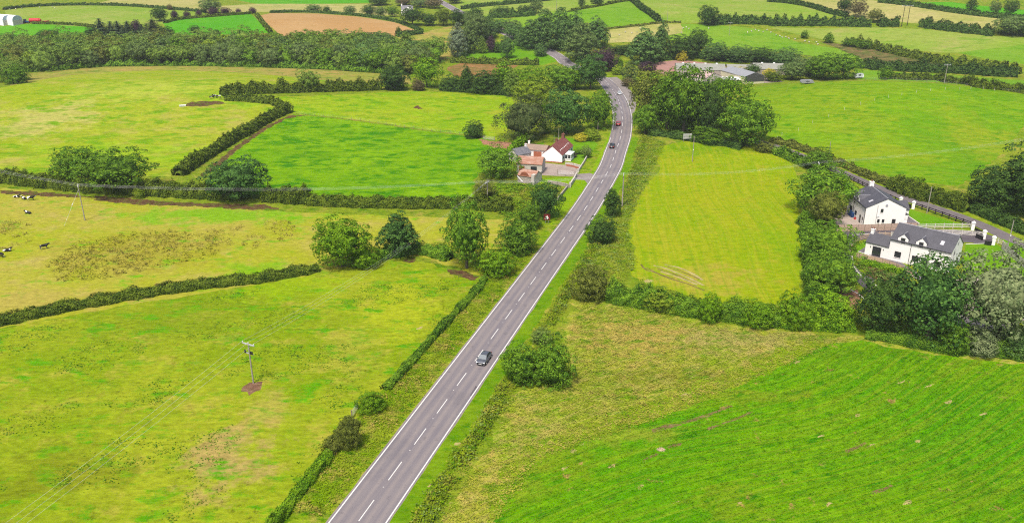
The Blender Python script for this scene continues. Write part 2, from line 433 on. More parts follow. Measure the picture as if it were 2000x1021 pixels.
area('field', 'silage_green', [(905, 1250), (968, 1021), (994, 948), (1036, 908), (1110, 866), (1200, 838), (1290, 816), (1360, 790), (1440, 758), (1520, 718), (1580, 686), (1630, 671), (1680, 666), (1800, 688), (1900, 702), (2000, 711), (2300, 740), (2700, 1250)])
area('field', 'field_dome', [(1448, 172), (1560, 162), (1700, 158), (1830, 163), (1900, 170), (2000, 184), (2330, 235), (2330, 330), (2040, 235), (1995, 250), (1970, 290), (1900, 345), (1870, 364), (1760, 350), (1700, 335), (1640, 318), (1560, 288), (1515, 277), (1480, 242), (1465, 200)])
area('field', 'far_green', [(1670, 136), (1760, 142), (1900, 150), (2000, 158), (2330, 190), (2330, 225), (2000, 182), (1900, 168), (1830, 161), (1700, 156)])
area('field', 'far_lime', [(900, 0), (960, -12), (1130, -25), (1230, -5), (1226, 2), (1110, 23), (1040, 30), (960, 40), (905, 34), (890, 12)])
area('field', 'far_green', [(960, 42), (1040, 30), (1110, 23), (1160, 40), (1100, 60), (1000, 60)])
area('field', 'far_green', [(1110, 23), (1170, 12), (1226, 2), (1262, 26), (1286, 45), (1238, 51), (1187, 57), (1150, 45)])
area('field', 'far_lime', [(1230, -5), (1300, -14), (1450, -16), (1560, 5), (1650, 31), (1560, 40), (1500, 44), (1400, 46), (1290, 45), (1264, 26)])
area('field', 'far_tan', [(1189, 59), (1241, 52), (1288, 47), (1326, 47), (1363, 49), (1335, 64), (1290, 72), (1238, 82), (1188, 84)])
area('field', 'far_green', [(1330, 47), (1370, 48), (1440, 52), (1500, 60), (1560, 84), (1640, 96), (1690, 119), (1640, 118), (1560, 106), (1480, 98), (1400, 92), (1310, 80), (1300, 72), (1335, 64)])
area('field', 'far_tan', [(1560, 2), (1640, -6), (1800, 12), (1900, 24), (1960, 34), (1945, 58), (1830, 50), (1700, 38), (1650, 30)])
area('field', 'far_lime', [(1505, 54), (1600, 56), (1700, 54), (1800, 57), (1900, 68), (2000, 74), (2330, 100), (2330, 105), (2000, 88), (1870, 103), (1830, 103), (1760, 95), (1640, 84), (1560, 68)])
area('field', 'far_green', [(1870, 103), (2000, 88), (2330, 105), (2330, 155), (2000, 126), (1930, 116)])
area('field', 'far_vivid', [(1780, 6), (1850, 4), (1900, 10), (2000, 20), (2330, 48), (2330, 65), (2000, 36), (1960, 32), (1890, 22), (1810, 12)])
area('scrubland', 'scrub', [(1600, 80), (1700, 96), (1800, 110), (1870, 122), (1800, 134), (1700, 130), (1690, 119), (1640, 96)])
area('field', 'far_vivid', [(-330, 48), (0, 52), (60, 47), (120, 48), (182, 55), (186, 66), (170, 69), (60, 70), (5, 74), (-330, 84)])
area('field', 'far_lime', [(10, 20), (100, 13), (200, 10), (300, 17), (400, 25), (410, 31), (330, 39), (322, 47), (260, 47), (186, 54), (60, 46), (12, 34)])
area('field', 'far_vivid', [(318, 45), (350, 39), (410, 34), (490, 28), (503, 40), (528, 64), (460, 72), (400, 70), (330, 66)])
area('field', 'wheat', [(505, 31), (530, 26), (620, 27), (700, 33), (770, 44), (824, 64), (800, 67), (760, 73), (680, 76), (600, 73), (548, 70), (522, 47)])
area('field', 'far_tan', [(180, 8), (220, 0), (300, -6), (400, 0), (430, 15), (405, 24), (300, 16), (200, 9)])
area('field', 'far_vivid', [(420, -8), (600, -12), (720, -6), (724, 6), (640, 8), (500, 8)])
area('rough_strip', 'far_tan', [(430, 12), (500, 8), (640, 8), (724, 8), (780, 30), (700, 32), (620, 26), (505, 24), (430, 28)])
area('marsh', 'marsh', [(772, 72), (826, 63), (898, 48), (905, 80), (880, 118), (830, 108), (790, 84)])
area('lawn', 'lawn', [(885, 104), (950, 97), (960, 84), (1000, 80), (1060, 96), (1088, 120), (1060, 128), (960, 122), (900, 117)])
area('bracken_patch', 'bracken', [(872, 130), (900, 124), (1012, 128), (975, 144), (920, 152), (884, 150)])
# verges, then the carriageways and hard standings
near = [p for p in ROAD if p.y < 440]
area('verge', 'verge', strip_poly(near, 11.5, 0), True)
area('verge', 'verge', strip_poly(near, 0, 8.0), True)
area('verge', 'verge_green', ragged(strip_poly([p for p in ROAD if 60 < p.y < 300], -3.0, 6.6), .5, 1.5, 5), True)
area('verge', 'verge_cut', [(1120, 352), (1150, 345), (1195, 250), (1190, 300), (1140, 380), (1075, 440), (1060, 420), (1090, 385)])
area('verge', 'verge', strip_poly(LANE, 5.5, 5.0), True)
area('lay_by', 'layby', [(1180, 152), (1205, 151), (1224, 165), (1240, 188), (1243, 206), (1238, 222), (1225, 222), (1216, 200), (1205, 178)])
_rr = random.Random(12)
_edge = lambda d: [tuple(p + Vector((_rr.uniform(-.10, .10), _rr.uniform(-.10, .10)))) for p in offset(ROAD, d)]
area('road', 'road', _edge(-ROAD_HALF) + _edge(ROAD_HALF)[::-1], True)
area('country_lane', 'lane', strip_poly(LANE, 2.3, 2.3), True)
# homesteads
area('gravel_yard', 'yard', [(1628, 412), (1652, 402), (1700, 400), (1700, 444), (1632, 446)])
area('driveway', 'drive', [(1634, 460), (1648, 452), (1700, 448), (1770, 446), (1860, 448), (1905, 452), (1945, 462), (1938, 484), (1900, 474), (1800, 466), (1712, 463), (1668, 472), (1660, 492), (1664, 512), (1680, 530), (1710, 545), (1700, 575), (1672, 548), (1656, 515), (1640, 490)])
area('lawn', 'lawn', [(1645, 352), (1690, 374), (1760, 402), (1752, 412), (1700, 400), (1650, 390)])
area('lawn', 'lawn', [(1772, 408), (1786, 411), (1888, 441), (1800, 442), (1796, 437), (1768, 415)])
area('paving', 'paving', [(1764, 416), (1795, 437), (1770, 446), (1762, 446)])
area('lawn', 'lawn', [(1690, 470), (1700, 500), (1760, 512), (1745, 520), (1710, 515), (1672, 498), (1668, 484)])
area('lawn', 'lawn', [(1886, 476), (1938, 474), (1955, 482), (2010, 535), (2060, 600), (1900, 560), (1880, 520)])
area('paving', 'paving', [(1676, 491), (1690, 482), (1740, 500), (1780, 525), (1840, 560), (1826, 562), (1745, 521), (1700, 500)])
area('flower_bed', 'earth', [(1672, 512), (1700, 518), (1760, 535), (1780, 560), (1735, 556), (1696, 540)])
area('gravel_yard', 'yard', [(1800, 560), (1900, 540), (1960, 560), (2010, 620), (1960, 650), (1880, 640), (1830, 600)])
area('bare_earth', 'earth_red', [(1640, 562), (1668, 560), (1684, 576), (1672, 602), (1640, 600)])
area('garden', 'lawn', [(1958, 466), (1985, 478), (2040, 505), (2080, 560), (2010, 520), (1975, 490)])
area('cottage_garden', 'lawn', [(1098, 270), (1150, 270), (1168, 282), (1136, 322), (1104, 312), (1108, 290)])
area('cottage_garden', 'lawn', [(1025, 285), (1062, 278), (1062, 300), (1030, 312)])
area('farmyard', 'concrete', [(1040, 300), (1062, 300), (1062, 318), (1098, 322), (1134, 324), (1122, 345), (1050, 342), (1008, 336), (1015, 308)])
area('garden', 'verge_cut', [(1062, 348), (1120, 346), (1110, 362), (1060, 360), (1048, 356)])
area('rough_garden', 'rough', [(930, 390), (975, 350), (1048, 358), (1104, 366), (1080, 398), (1055, 425), (985, 430), (940, 415)])
area('farm_track', 'layby', [(1128, 340), (1152, 338), (1168, 344), (1150, 362), (1142, 352), (1124, 350)])
area('red_yard', 'red_yard', [(1272, 136), (1280, 122), (1330, 117), (1420, 128), (1410, 140), (1340, 142), (1300, 148)])
area('farmyard', 'concrete', [(1300, 148), (1380, 140), (1440, 140), (1500, 150), (1530, 160), (1440, 166), (1380, 168)])
# worn ground
_fl = smooth([spot(*q)[:2] for q in ((577, 223), (640, 229), (700, 236), (760, 244), (830, 255), (890, 262), (935, 268))], 2.0)
area('fence_strip', 'rough', ragged(strip_poly(_fl, 1.1, .9), .4, 1.2, 3), True)
area('bare_earth', 'earth', [(0, 372), (60, 374), (150, 380), (180, 386), (90, 384), (0, 378)])
area('bare_earth', 'earth', [(180, 382), (260, 388), (330, 394), (430, 398), (520, 400), (545, 408), (490, 410), (380, 403), (270, 400), (190, 392)])
area('bare_earth', 'earth', [(390, 342), (420, 318), (460, 286), (520, 246), (565, 226), (600, 225), (560, 232), (515, 256), (465, 292), (425, 326), (398, 346)])
area('bare_earth', 'earth', [(356, 207), (375, 199), (420, 197), (445, 202), (420, 205), (390, 209)])
area('bare_earth', 'earth', [(874, 524), (900, 528), (936, 540), (928, 547), (895, 541), (880, 535)])
area('bare_earth', 'earth_pale', [(472, 764), (484, 750), (502, 741), (515, 748), (504, 760), (484, 774)])
area('bare_earth', 'earth', [(300, 556), (325, 552), (350, 556), (330, 562), (305, 562)])
area('bare_earth', 'earth', [(785, 510), (805, 504), (818, 508), (800, 513)])
area('bare_earth', 'earth_red', [(935, 272), (970, 277), (1000, 278), (1000, 292), (965, 288), (945, 282)])
area('bare_earth', 'earth', [(806, 210), (816, 206), (826, 212), (815, 214)])

for k_, q in enumerate((((1252, 516), (1262, 526), (1290, 536), (1318, 544)), ((1276, 518), (1300, 524), (1340, 540), (1374, 557)), ((1284, 524), (1310, 533), (1350, 549)), ((1298, 516), (1330, 524), (1356, 536), (1372, 547)), ((1262, 522), (1300, 541), (1340, 553), (1376, 567)), ((1290, 530), (1330, 543), (1362, 556)), ((1304, 521), (1336, 532), (1366, 545)))):
    line = smooth([spot(*p)[:2] for p in q], 1.0)
    w = (.22, .34)[k_ % 2]
    area('tyre_rut' if k_ % 2 == 0 else 'worn_grass', ('mud', 'bleached')[k_ % 2], ragged(strip_poly(line, w, w), .12, .7, k_), True)
area('tarmac_patch', 'drive', [(918, 771), (929, 753), (933, 755), (922, 775)])
for q in (((909, 684), (918, 668), (921, 670), (912, 688)), ((956, 614), (962, 606), (964, 608), (958, 617)), ((990, 668), (1000, 655), (1003, 657), (993, 672))):
    area('broken_edge', 'layby', q)
area('worn_grass', 'bleached', [(1256, 548), (1266, 544), (1276, 547), (1272, 552), (1262, 552)])
for q in (((1272, 838), (1300, 829), (1330, 826), (1332, 830), (1302, 837), (1276, 844)), ((1330, 824), (1380, 808), (1428, 790), (1430, 793), (1384, 813), (1334, 828)), ((1300, 873), (1318, 866), (1334, 864), (1330, 869), (1306, 876)), ((1380, 836), (1440, 814), (1470, 802), (1472, 805), (1440, 818), (1384, 840)), ((1255, 895), (1282, 884), (1286, 887), (1260, 898)), ((1700, 960), (1740, 945), (1746, 949), (1706, 966)), ((1650, 880), (1690, 862), (1694, 866), (1654, 884))):
    area('tyre_rut', 'mud', q)
for x, y, w, h in ((a_, b_, c_ * .55, max(1.6, d_ * .6)) for a_, b_, c_, d_ in ((1105, 914, 16, 5), (1135, 868, 12, 4), (1118, 880, 10, 4), (1195, 910, 12, 5), (1252, 950, 9, 4), (1675, 811, 9, 3), (1795, 862, 8, 4), (1602, 851, 10, 3), (1770, 980, 18, 6), (1620, 985, 14, 6), (1815, 752, 20, 3), (1760, 745, 16, 3), (1920, 807, 12, 3), (840, 948, 9, 5), (895, 866, 7, 4), (1560, 706, 12, 4), (1855, 784, 12, 4), (1445, 980, 6, 3), (1700, 870, 20, 3), (1320, 980, 16, 3), (1340, 770, 14, 3), (820, 640, 8, 3), (880, 980, 5, 3))):
    area('worn_grass', 'bleached', [(x + w * math.cos(k * .785), y + h * math.sin(k * .785) - w * .35 * math.cos(k * .785)) for k in range(8)])

# ------------------------------------------------------------------ the ground as one conforming sheet, cut along those outlines
def build_ground():
    gx = []
    rnd = random.Random(3)
    def grid(y0, y1, step, half):
        y = y0
        while y < y1:
            x = -half(y)
            while x < half(y):
                gx.append((x + rnd.uniform(-.2, .2) * step, y + rnd.uniform(-.2, .2) * step))
                x += step
            y += step
    grid(-60, 60, 30, lambda y: 500)
    grid(60, 360, 6, lambda y: 0.75 * y + 40)
    grid(360, 720, 11, lambda y: 0.75 * y + 40)
    grid(720, 1300, 24, lambda y: 0.8 * y)
    grid(1300, 3600, 110, lambda y: 2600)
    grid(60, 1300, 45, lambda y: 1500)
    far = [(-2700, -200), (2700, -200), (2700, 3700), (-2700, 3700)]
    verts, edges = [], []
    polys = [far] + [a[2] for a in AREAS]
    for pl in polys:
        s = len(verts)
        verts += [Vector(p) for p in pl]
        n = len(pl)
        edges += [(s + i, s + (i + 1) % n) for i in range(n)]
    verts += [Vector(p) for p in gx]
    V, E, F, *_ = delaunay_2d_cdt(verts, edges, [], 0, 0.02)
    co = np.array([(v[0], v[1]) for v in V])
    tri = []
    for f in F:
        for k in range(1, len(f) - 1): tri.append((f[0], f[k], f[k + 1]))
    tri = np.array(tri)
    c = co[tri].mean(1)
    owner = np.full(len(tri), -1)
    for ai, (_, _, pl) in enumerate(AREAS):
        P = np.array(pl); x0, y0 = P.min(0); x1, y1 = P.max(0)
        idx = np.where((c[:, 0] >= x0) & (c[:, 0] <= x1) & (c[:, 1] >= y0) & (c[:, 1] <= y1))[0]
        if not len(idx): continue
        X, Y = c[idx, 0][:, None], c[idx, 1][:, None]
        ax, ay = P[:, 0][None], P[:, 1][None]
        bx, by = np.roll(P[:, 0], -1)[None], np.roll(P[:, 1], -1)[None]
        with np.errstate(divide='ignore', invalid='ignore'):
            hit = ((ay > Y) != (by > Y)) & (X < (bx - ax) * (Y - ay) / (by - ay) + ax)
        owner[idx[hit.sum(1) % 2 == 1]] = ai
    z = land(co[:, 0], co[:, 1])
    rp = np.array([(p.x, p.y) for p in ROAD])
    seg = np.linalg.norm(np.diff(rp, axis=0), axis=1)
    cum = np.concatenate([[0], np.cumsum(seg)])
    for ai in range(-1, len(AREAS)):
        t = tri[owner == ai]
        if not len(t): continue
        used, inv = np.unique(t, return_inverse=True)
        name, mk = ('ground', 'rough') if ai < 0 else AREAS[ai][:2]
        me = bpy.data.meshes.new(name)
        pts = np.column_stack([co[used], z[used]])
        me.from_pydata(pts.tolist(), [], inv.reshape(-1, 3).tolist())
        a = me.vertices
        me.polygons.foreach_set('use_smooth', np.ones(len(t), bool))
        me.materials.append(M[mk])
        o = bpy.data.objects.new(name, me)
        COL.objects.link(o)
        o['kind'] = 'structure'
        if name == 'road':
            d = ((pts[:, None, :2] - rp[None]) ** 2).sum(2)
            k = np.clip(d.argmin(1), 1, len(rp) - 2)
            tg = rp[k + 1] - rp[k - 1]; tg /= np.linalg.norm(tg, axis=1)[:, None]
            dv = pts[:, :2] - rp[k]
            ac = dv[:, 0] * tg[:, 1] - dv[:, 1] * tg[:, 0]
            for nm, val in (('across', ac), ('along', cum[k] + (dv * tg).sum(1))):
                me.attributes.new(nm, 'FLOAT', 'POINT').data.foreach_set('value', val.astype(np.float32))
build_ground()

def ribbon(line, width, dz, name, mat, parent=None, close=False):
    """A thin painted or kerb ribbon laid along a ground line."""
    L, Rr = offset(line, -width / 2), offset(line, width / 2)
    v, f = [], []
    for a, b in zip(L, Rr):
        v += [ground_at(a.x, a.y, dz), ground_at(b.x, b.y, dz)]
    for i in range(len(L) - 1): f.append((2 * i, 2 * i + 1, 2 * i + 3, 2 * i + 2))
    me = bpy.data.meshes.new(name)
    me.from_pydata(v, [], f)
    me.materials.append(mat)
    o = bpy.data.objects.new(name, me)
    COL.objects.link(o)
    if parent is not None: o.parent = parent
    else: o['kind'] = 'structure'
    return o

def cut(line, s0, s1, step=1.5):
    """Stretch of a polyline between two arc lengths."""
    out, s = [], 0.0
    want = np.arange(s0, s1 + 0.01, step)
    cum = [0.0]
    for i in range(1, len(line)): cum.append(cum[-1] + (line[i] - line[i - 1]).length)
    for w in want:
        k = min(max(int(np.searchsorted(cum, w)), 1), len(line) - 1)
        t = (w - cum[k - 1]) / max(1e-6, cum[k] - cum[k - 1])
        out.append(line[k - 1].lerp(line[k], t))
    return out

M['road_paint'] = plain('road_paint', (0.50, 0.49, 0.47, 1), 0.7, 0.3, 0.14, 2.0, objspace=False)
road_obj = bpy.data.objects['road']
def arc_of(pt):
    best, s, bs = 1e9, 0.0, 0.0
    for i in range(len(ROAD)):
        if i: s += (ROAD[i] - ROAD[i - 1]).length
        d = (ROAD[i] - pt).length
        if d < best: best, bs = d, s
    return bs
s_ref = arc_of(Vector(spot(733.7, 969.4)[:2]))
total = arc_of(ROAD[-1])
k0 = -int(s_ref / 9.0)
for k in range(k0, int((total - s_ref) / 9.0)):
    s = s_ref + 9.0 * k
    ribbon(cut(ROAD, max(0, s - 5.9), s), 0.15, 0.012 if s < 330 else 0.05, 'centre_dash', M['road_paint'], road_obj)
for side, name in ((-3.55, 'edge_line'), (3.55, 'edge_line')):
    line = offset(ROAD, side)
    ribbon(line, 0.20, 0.013 if side < 0 else 0.014, name, M['road_paint'], road_obj)
# reflecting studs between the dashes
st_me = bpy.data.meshes.new('road_stud')
st_me.from_pydata([(-.09, -.06, 0), (.09, -.06, 0), (.09, .06, 0), (-.09, .06, 0), (-.05, -.04, .03), (.05, -.04, .03), (.05, .04, .03), (-.05, .04, .03)], [], [(0, 1, 5, 4), (1, 2, 6, 5), (2, 3, 7, 6), (3, 0, 4, 7), (4, 5, 6, 7)])
st_me.materials.append(M['road_paint'])
for k in range(k0, 24):
    p = cut(ROAD, s_ref + 9.0 * k + 1.5, s_ref + 9.0 * k + 1.6)[0]
    o = bpy.data.objects.new('road_stud', st_me)
    COL.objects.link(o)
    o.location = (p.x, p.y, 0.012)
    o.parent = road_obj

# ------------------------------------------------------------------ foliage
def leaf_material(name, a, b, c, translucent=0.15):
    """a main leaf colour, b lighter or yellower leaves, c darker leaves; varies leaf by leaf and tree by tree."""
    n = NT(name)
    geo = n.n.new('ShaderNodeNewGeometry')
    oi = n.n.new('ShaderNodeObjectInfo')
    rnd = geo.outputs['Random Per Island']
    col = n.mix(n.ramp(rnd, 0.0, 1.0), c, a)
    col = n.mix(n.ramp(rnd, 0.72, 1.0), col, b)
    big = n.noise(0.55, 3, 0.6, geo.outputs['Position'])
    col = n.mix(n.ramp(big, 0.42, 0.64, 0, 0.65), col, b)
    col = n.mix(1.0, col, n.grey(n.ramp(oi.outputs['Random'], 0, 1, 0.88, 1.18)), 'MULTIPLY')
    n.set(n.bsdf.inputs['Base Color'], col)
    n.bsdf.inputs['Roughness'].default_value = 0.75
    n.bsdf.inputs['Specular IOR Level'].default_value = 0.06
    tr = n.n.new('ShaderNodeBsdfTranslucent')
    n.set(tr.inputs['Color'], n.mix(0.35, col, b))
    mx = n.n.new('ShaderNodeMixShader')
    mx.inputs[0].default_value = translucent
    n.link(n.bsdf.outputs[0], mx.inputs[1]); n.link(tr.outputs[0], mx.inputs[2])
    n.link(mx.outputs[0], n.out.inputs['Surface'])
    return n.m

def G(r, g, b): return (r, g, b, 1)
L = {
    'mid':    leaf_material('leaf_mid_green', G(0.0717, 0.1635, 0.0112), G(0.1568, 0.2744, 0.0157), G(0.0224, 0.0627, 0.0067)),
    'bright': leaf_material('leaf_bright_green', G(.094, .212, .006), G(.185, .310, .010), G(.032, .088, .004)),
    'lime':   leaf_material('leaf_lime', G(.160, .250, .014), G(.250, .320, .024), G(.076, .136, .008)),
    'dark':   leaf_material('leaf_dark_green', G(0.0391, 0.0851, 0.0161), G(0.0782, 0.1426, 0.0207), G(0.0138, 0.0345, 0.0080)),
    'blue':   leaf_material('leaf_bluish_green', G(0.0454, 0.1145, 0.0216), G(0.0886, 0.1771, 0.0302), G(0.0151, 0.0454, 0.0108)),
    'olive':  leaf_material('leaf_olive', G(0.1015, 0.1296, 0.0194), G(0.1728, 0.1944, 0.0302), G(0.0389, 0.0562, 0.0108)),
    'hedge':  leaf_material('leaf_hedge', G(0.0651, 0.1092, 0.0105), G(0.1386, 0.1869, 0.0147), G(0.0189, 0.0378, 0.0053)),
    'birch':  leaf_material('leaf_birch', G(0.1186, 0.2052, 0.0296), G(0.2052, 0.2941, 0.0410), G(0.0388, 0.0798, 0.0114)),
    'grey':   leaf_material('leaf_grey_green', G(0.1008, 0.1680, 0.0426), G(0.1658, 0.2307, 0.0605), G(0.0381, 0.0717, 0.0179)),
    'silver': leaf_material('leaf_silver_green', G(.150, .200, .084), G(.225, .262, .120), G(.062, .092, .034)),
    'willow': leaf_material('leaf_willow', G(.170, .236, .130), G(.250, .306, .180), G(.086, .126, .066)),
    'poplar': leaf_material('leaf_poplar', G(0.0690, 0.1472, 0.0345), G(0.1288, 0.2185, 0.0483), G(0.0253, 0.0598, 0.0161)),
    'pine':   leaf_material('leaf_pine', G(.054, .084, .024), G(.104, .128, .036), G(.020, .036, .012), 0.1),
    'spruce': leaf_material('leaf_spruce', G(.046, .082, .036), G(.084, .126, .048), G(.018, .036, .016), 0.1),
    'purple': leaf_material('leaf_purple', G(.056, .030, .046), G(.096, .056, .066), G(.022, .014, .022), 0.1),
    'gold':   leaf_material('leaf_gold', G(.380, .350, .020), G(.500, .430, .030), G(.190, .190, .016)),
    'rust':   leaf_material('leaf_brownish', G(.124, .110, .046), G(.180, .150, .064), G(.056, .050, .022)),
    'herb':   leaf_material('leaf_bank_herbs', G(.130, .205, .036), G(.190, .262, .060), G(.076, .130, .018)),
    'rush':   leaf_material('leaf_rush', G(.270, .225, .034), G(.360, .300, .070), G(.130, .136, .016), 0.2),
    'straw':  leaf_material('leaf_long_grass', G(.420, .385, .110), G(.540, .450, .180), G(.270, .310, .060), 0.25),
    'sward':  leaf_material('leaf_sward', G(.170, .330, .006), G(.260, .400, .014), G(.110, .250, .004), 0.25),
    'tussock': leaf_material('leaf_tussock', G(.290, .380, .040), G(.430, .440, .110), G(.160, .280, .016), 0.25),
}
M['bark'] = plain('bark', (.10, .085, .066, 1), 0.9, 0.1, 0.3, 3.0, relief=0.4)
M['bark_pale'] = plain('bark_pale', (.34, .32, .28, 1), 0.85, 0.1, 0.35, 4.0)

def quads_mesh(name, C, N, S, rng, core=None, mat=None, aspect=0.72, fold=0.0, T=None):
    """Leaf-sized faces at points C facing N; core is an optional (verts, faces) body behind them."""
    n = len(C)
    N = N / np.maximum(1e-6, np.linalg.norm(N, axis=1))[:, None]
    if T is None: T = rng.normal(size=(n, 3))
    T = T - (T * N).sum(1)[:, None] * N
    T /= np.maximum(1e-6, np.linalg.norm(T, axis=1))[:, None]
    B = np.cross(N, T)
    S = np.asarray(S)[:, None] * np.ones((n, 1))
    a, b = T * S * 0.5, B * S * 0.5 * aspect
    V = np.empty((n, 4, 3))
    V[:, 0], V[:, 1], V[:, 2], V[:, 3] = C - a, C - b + a * .1, C + a, C + b + a * .1
    V = V.reshape(-1, 3)
    F = np.arange(4 * n)
    sizes = np.full(n, 4)
    if core is not None:
        cv, cf = core
        F = np.concatenate([F, (np.array(cf) + 4 * n).ravel()])
        sizes = np.concatenate([sizes, np.full(len(cf), len(cf[0]))])
        V = np.concatenate([V, cv])
    me = bpy.data.meshes.new(name)
    me.vertices.add(len(V)); me.vertices.foreach_set('co', V.astype(np.float32).ravel())
    me.loops.add(len(F)); me.loops.foreach_set('vertex_index', F.astype(np.int32))
    me.polygons.add(len(sizes))
    me.polygons.foreach_set('loop_start', np.concatenate([[0], np.cumsum(sizes)[:-1]]).astype(np.int32))
    me.update(calc_edges=True)
    me.validate()
    if mat: me.materials.append(mat)
    return me

def sphere_dirs(n, rng):
    i = np.arange(n) + 0.5
    ph = np.arccos(1 - 2 * i / n); th = np.pi * (1 + 5 ** .5) * i + rng.uniform(0, 6.28)
    d = np.column_stack([np.cos(th) * np.sin(ph), np.sin(th) * np.sin(ph), np.cos(ph)])
    d += rng.normal(scale=0.35 / math.sqrt(n) * 2.2, size=(n, 3))
    return d / np.linalg.norm(d, axis=1)[:, None]

def lumps(d, rng_seed, k=7, amp=0.2):
    """Smooth uneven radius over directions d."""
    r = np.random.default_rng(rng_seed)
    out = np.zeros(len(d))
    for i in range(k):
        w = r.normal(size=3) * (1.3 + 0.55 * i)
        out += np.sin(d @ w + r.uniform(0, 6.28)) / (1 + 0.35 * i)
    return 1 + amp * out / math.sqrt(k) * 1.4

_ico = {}
def ico(sub):
    if sub not in _ico:
        bm = bmesh.new()
        bmesh.ops.create_icosphere(bm, subdivisions=sub, radius=1)
        bm.verts.ensure_lookup_table()
        _ico[sub] = (np.array([v.co[:] for v in bm.verts]), [[v.index for v in f.verts] for f in bm.faces])
        bm.free()
    return _ico[sub]

def crown_mesh(name, seed, shape='round', clumps=95, per=64, leaf=0.34, rad=1.2, amp=0.2, airy=0.0):
    """Crown of a 10 m tree, about 10 m wide for 'round'; the tree's base is the origin."""
    rng = np.random.default_rng(seed)
    d = sphere_dirs(clumps, rng)
    r = lumps(d, seed + 1, amp=amp)
    if shape == 'round':   ext, cz = np.array([4.3, 4.3, 4.0]), 5.6
    elif shape == 'bush':  ext, cz = np.array([4.4, 4.4, 4.9]), 4.4
    elif shape == 'tall':  ext, cz = np.array([2.9, 2.9, 4.7]), 5.1
    elif shape == 'spread': ext, cz = np.array([4.5, 4.5, 3.4]), 6.1
    r = r * rng.uniform(0.80, 1.13, clumps)
    C = d * ext * r[:, None]
    if shape == 'tall': C[:, :2] *= (1.12 - 0.35 * np.clip(C[:, 2] / 4.7, -1, 1))[:, None]
    if shape == 'bush': C[:, 2] = np.maximum(C[:, 2], -4.2)
    C[:, 2] += cz
    C *= 1.0
    P, N, S = [], [], []
    for i in range(clumps):
        rc = rad * rng.uniform(0.6, 1.25)
        m = int(per * rng.uniform(0.7, 1.2))
        u = rng.normal(size=(m, 3)) * 0.8 + 0.75 * d[i] + np.array([0, 0, 0.55])
        u /= np.linalg.norm(u, axis=1)[:, None]
        sh = rng.uniform(0.45 if airy else 0.7, 1.08, size=(m, 1))
        P.append(C[i] + u * rc * sh * np.array([1, 1, 0.8]))
        N.append(u + 0.22 * rng.normal(size=(m, 3)))
        S.append(leaf * rng.uniform(0.7, 1.35, size=m))
    # loose inner leaves that close the crown
    m = int(clumps * per * 0.22)
    dd = sphere_dirs(m, rng)
    P.append(dd * ext * (lumps(dd, seed + 1, amp=amp) * rng.uniform(0.50, 0.80, size=m))[:, None] + np.array([0, 0, cz]))
    N.append(dd + 0.6 * rng.normal(size=(m, 3))); S.append(np.full(m, leaf * 1.5))
    core = None
    if not airy:
        v, f = ico(3)
        cv = v * ext * (lumps(v, seed + 1, amp=amp) * 0.64)[:, None] + np.array([0, 0, cz])
        core = (cv, f)
    me = quads_mesh(name, np.concatenate(P), np.concatenate(N), np.concatenate(S), rng, core)
    me.materials.append(L['mid'])
    return me

def spruce_mesh(name, seed, width=2.6, tiers=15, leaf=0.42, droop=0.35):
    rng = np.random.default_rng(seed)
    P, N, S = [], [], []
    for t in range(tiers):
        z = 0.8 + 9.0 * t / tiers
        w = width * (1 - (t / tiers) ** 1.15) * rng.uniform(0.85, 1.15) + 0.15
        nb = max(5, int(w * 5))
        for b in range(nb):
            a = 6.283 * b / nb + rng.uniform(-.3, .3) + t
            ln = w * rng.uniform(0.75, 1.15)
            m = max(6, int(ln * 16))
            s = np.sqrt(rng.uniform(0.02, 1, m)) * ln
            side = rng.normal(scale=0.16 + 0.10 * ln, size=m)
            x = np.cos(a) * s - np.sin(a) * side; y = np.sin(a) * s + np.cos(a) * side
            zz = z - droop * s + 0.12 * s * s / max(.5, ln) + rng.normal(scale=0.07, size=m)
            P.append(np.column_stack([x, y, zz]))
            N.append(np.column_stack([np.cos(a) * .35 + 0 * x, np.sin(a) * .35 + 0 * x, 1 + 0 * x]) + 0.5 * rng.normal(size=(m, 3)))
            S.append(leaf * rng.uniform(.7, 1.3, m))
    k = 10
    cv = [(0, 0, 9.6)] + [(width * .42 * math.cos(6.283 * i / k), width * .42 * math.sin(6.283 * i / k), 0.9) for i in range(k)]
    cf = [(0, 1 + i, 1 + (i + 1) % k) for i in range(k)]
    me = quads_mesh(name, np.concatenate(P), np.concatenate(N), np.concatenate(S), rng, (np.array(cv), cf), aspect=0.5)
    me.materials.append(L['spruce'])
    return me

def tube_into(bm, pts, radii, sides=7):
    rings = []
    for i, p in enumerate(pts):
        p = Vector(p)
        t = (Vector(pts[min(i + 1, len(pts) - 1)]) - Vector(pts[max(i - 1, 0)])).normalized()
        u = t.orthogonal().normalized(); w = t.cross(u)
        rings.append([bm.verts.new(p + (u * math.cos(6.2832 * k / sides) + w * math.sin(6.2832 * k / sides)) * radii[i]) for k in range(sides)])
    for a, b in zip(rings, rings[1:]):
        for k in range(sides): bm.faces.new((a[k], a[(k + 1) % sides], b[(k + 1) % sides], b[k]))
    bm.faces.new(rings[0][::-1]); bm.faces.new(rings[-1])

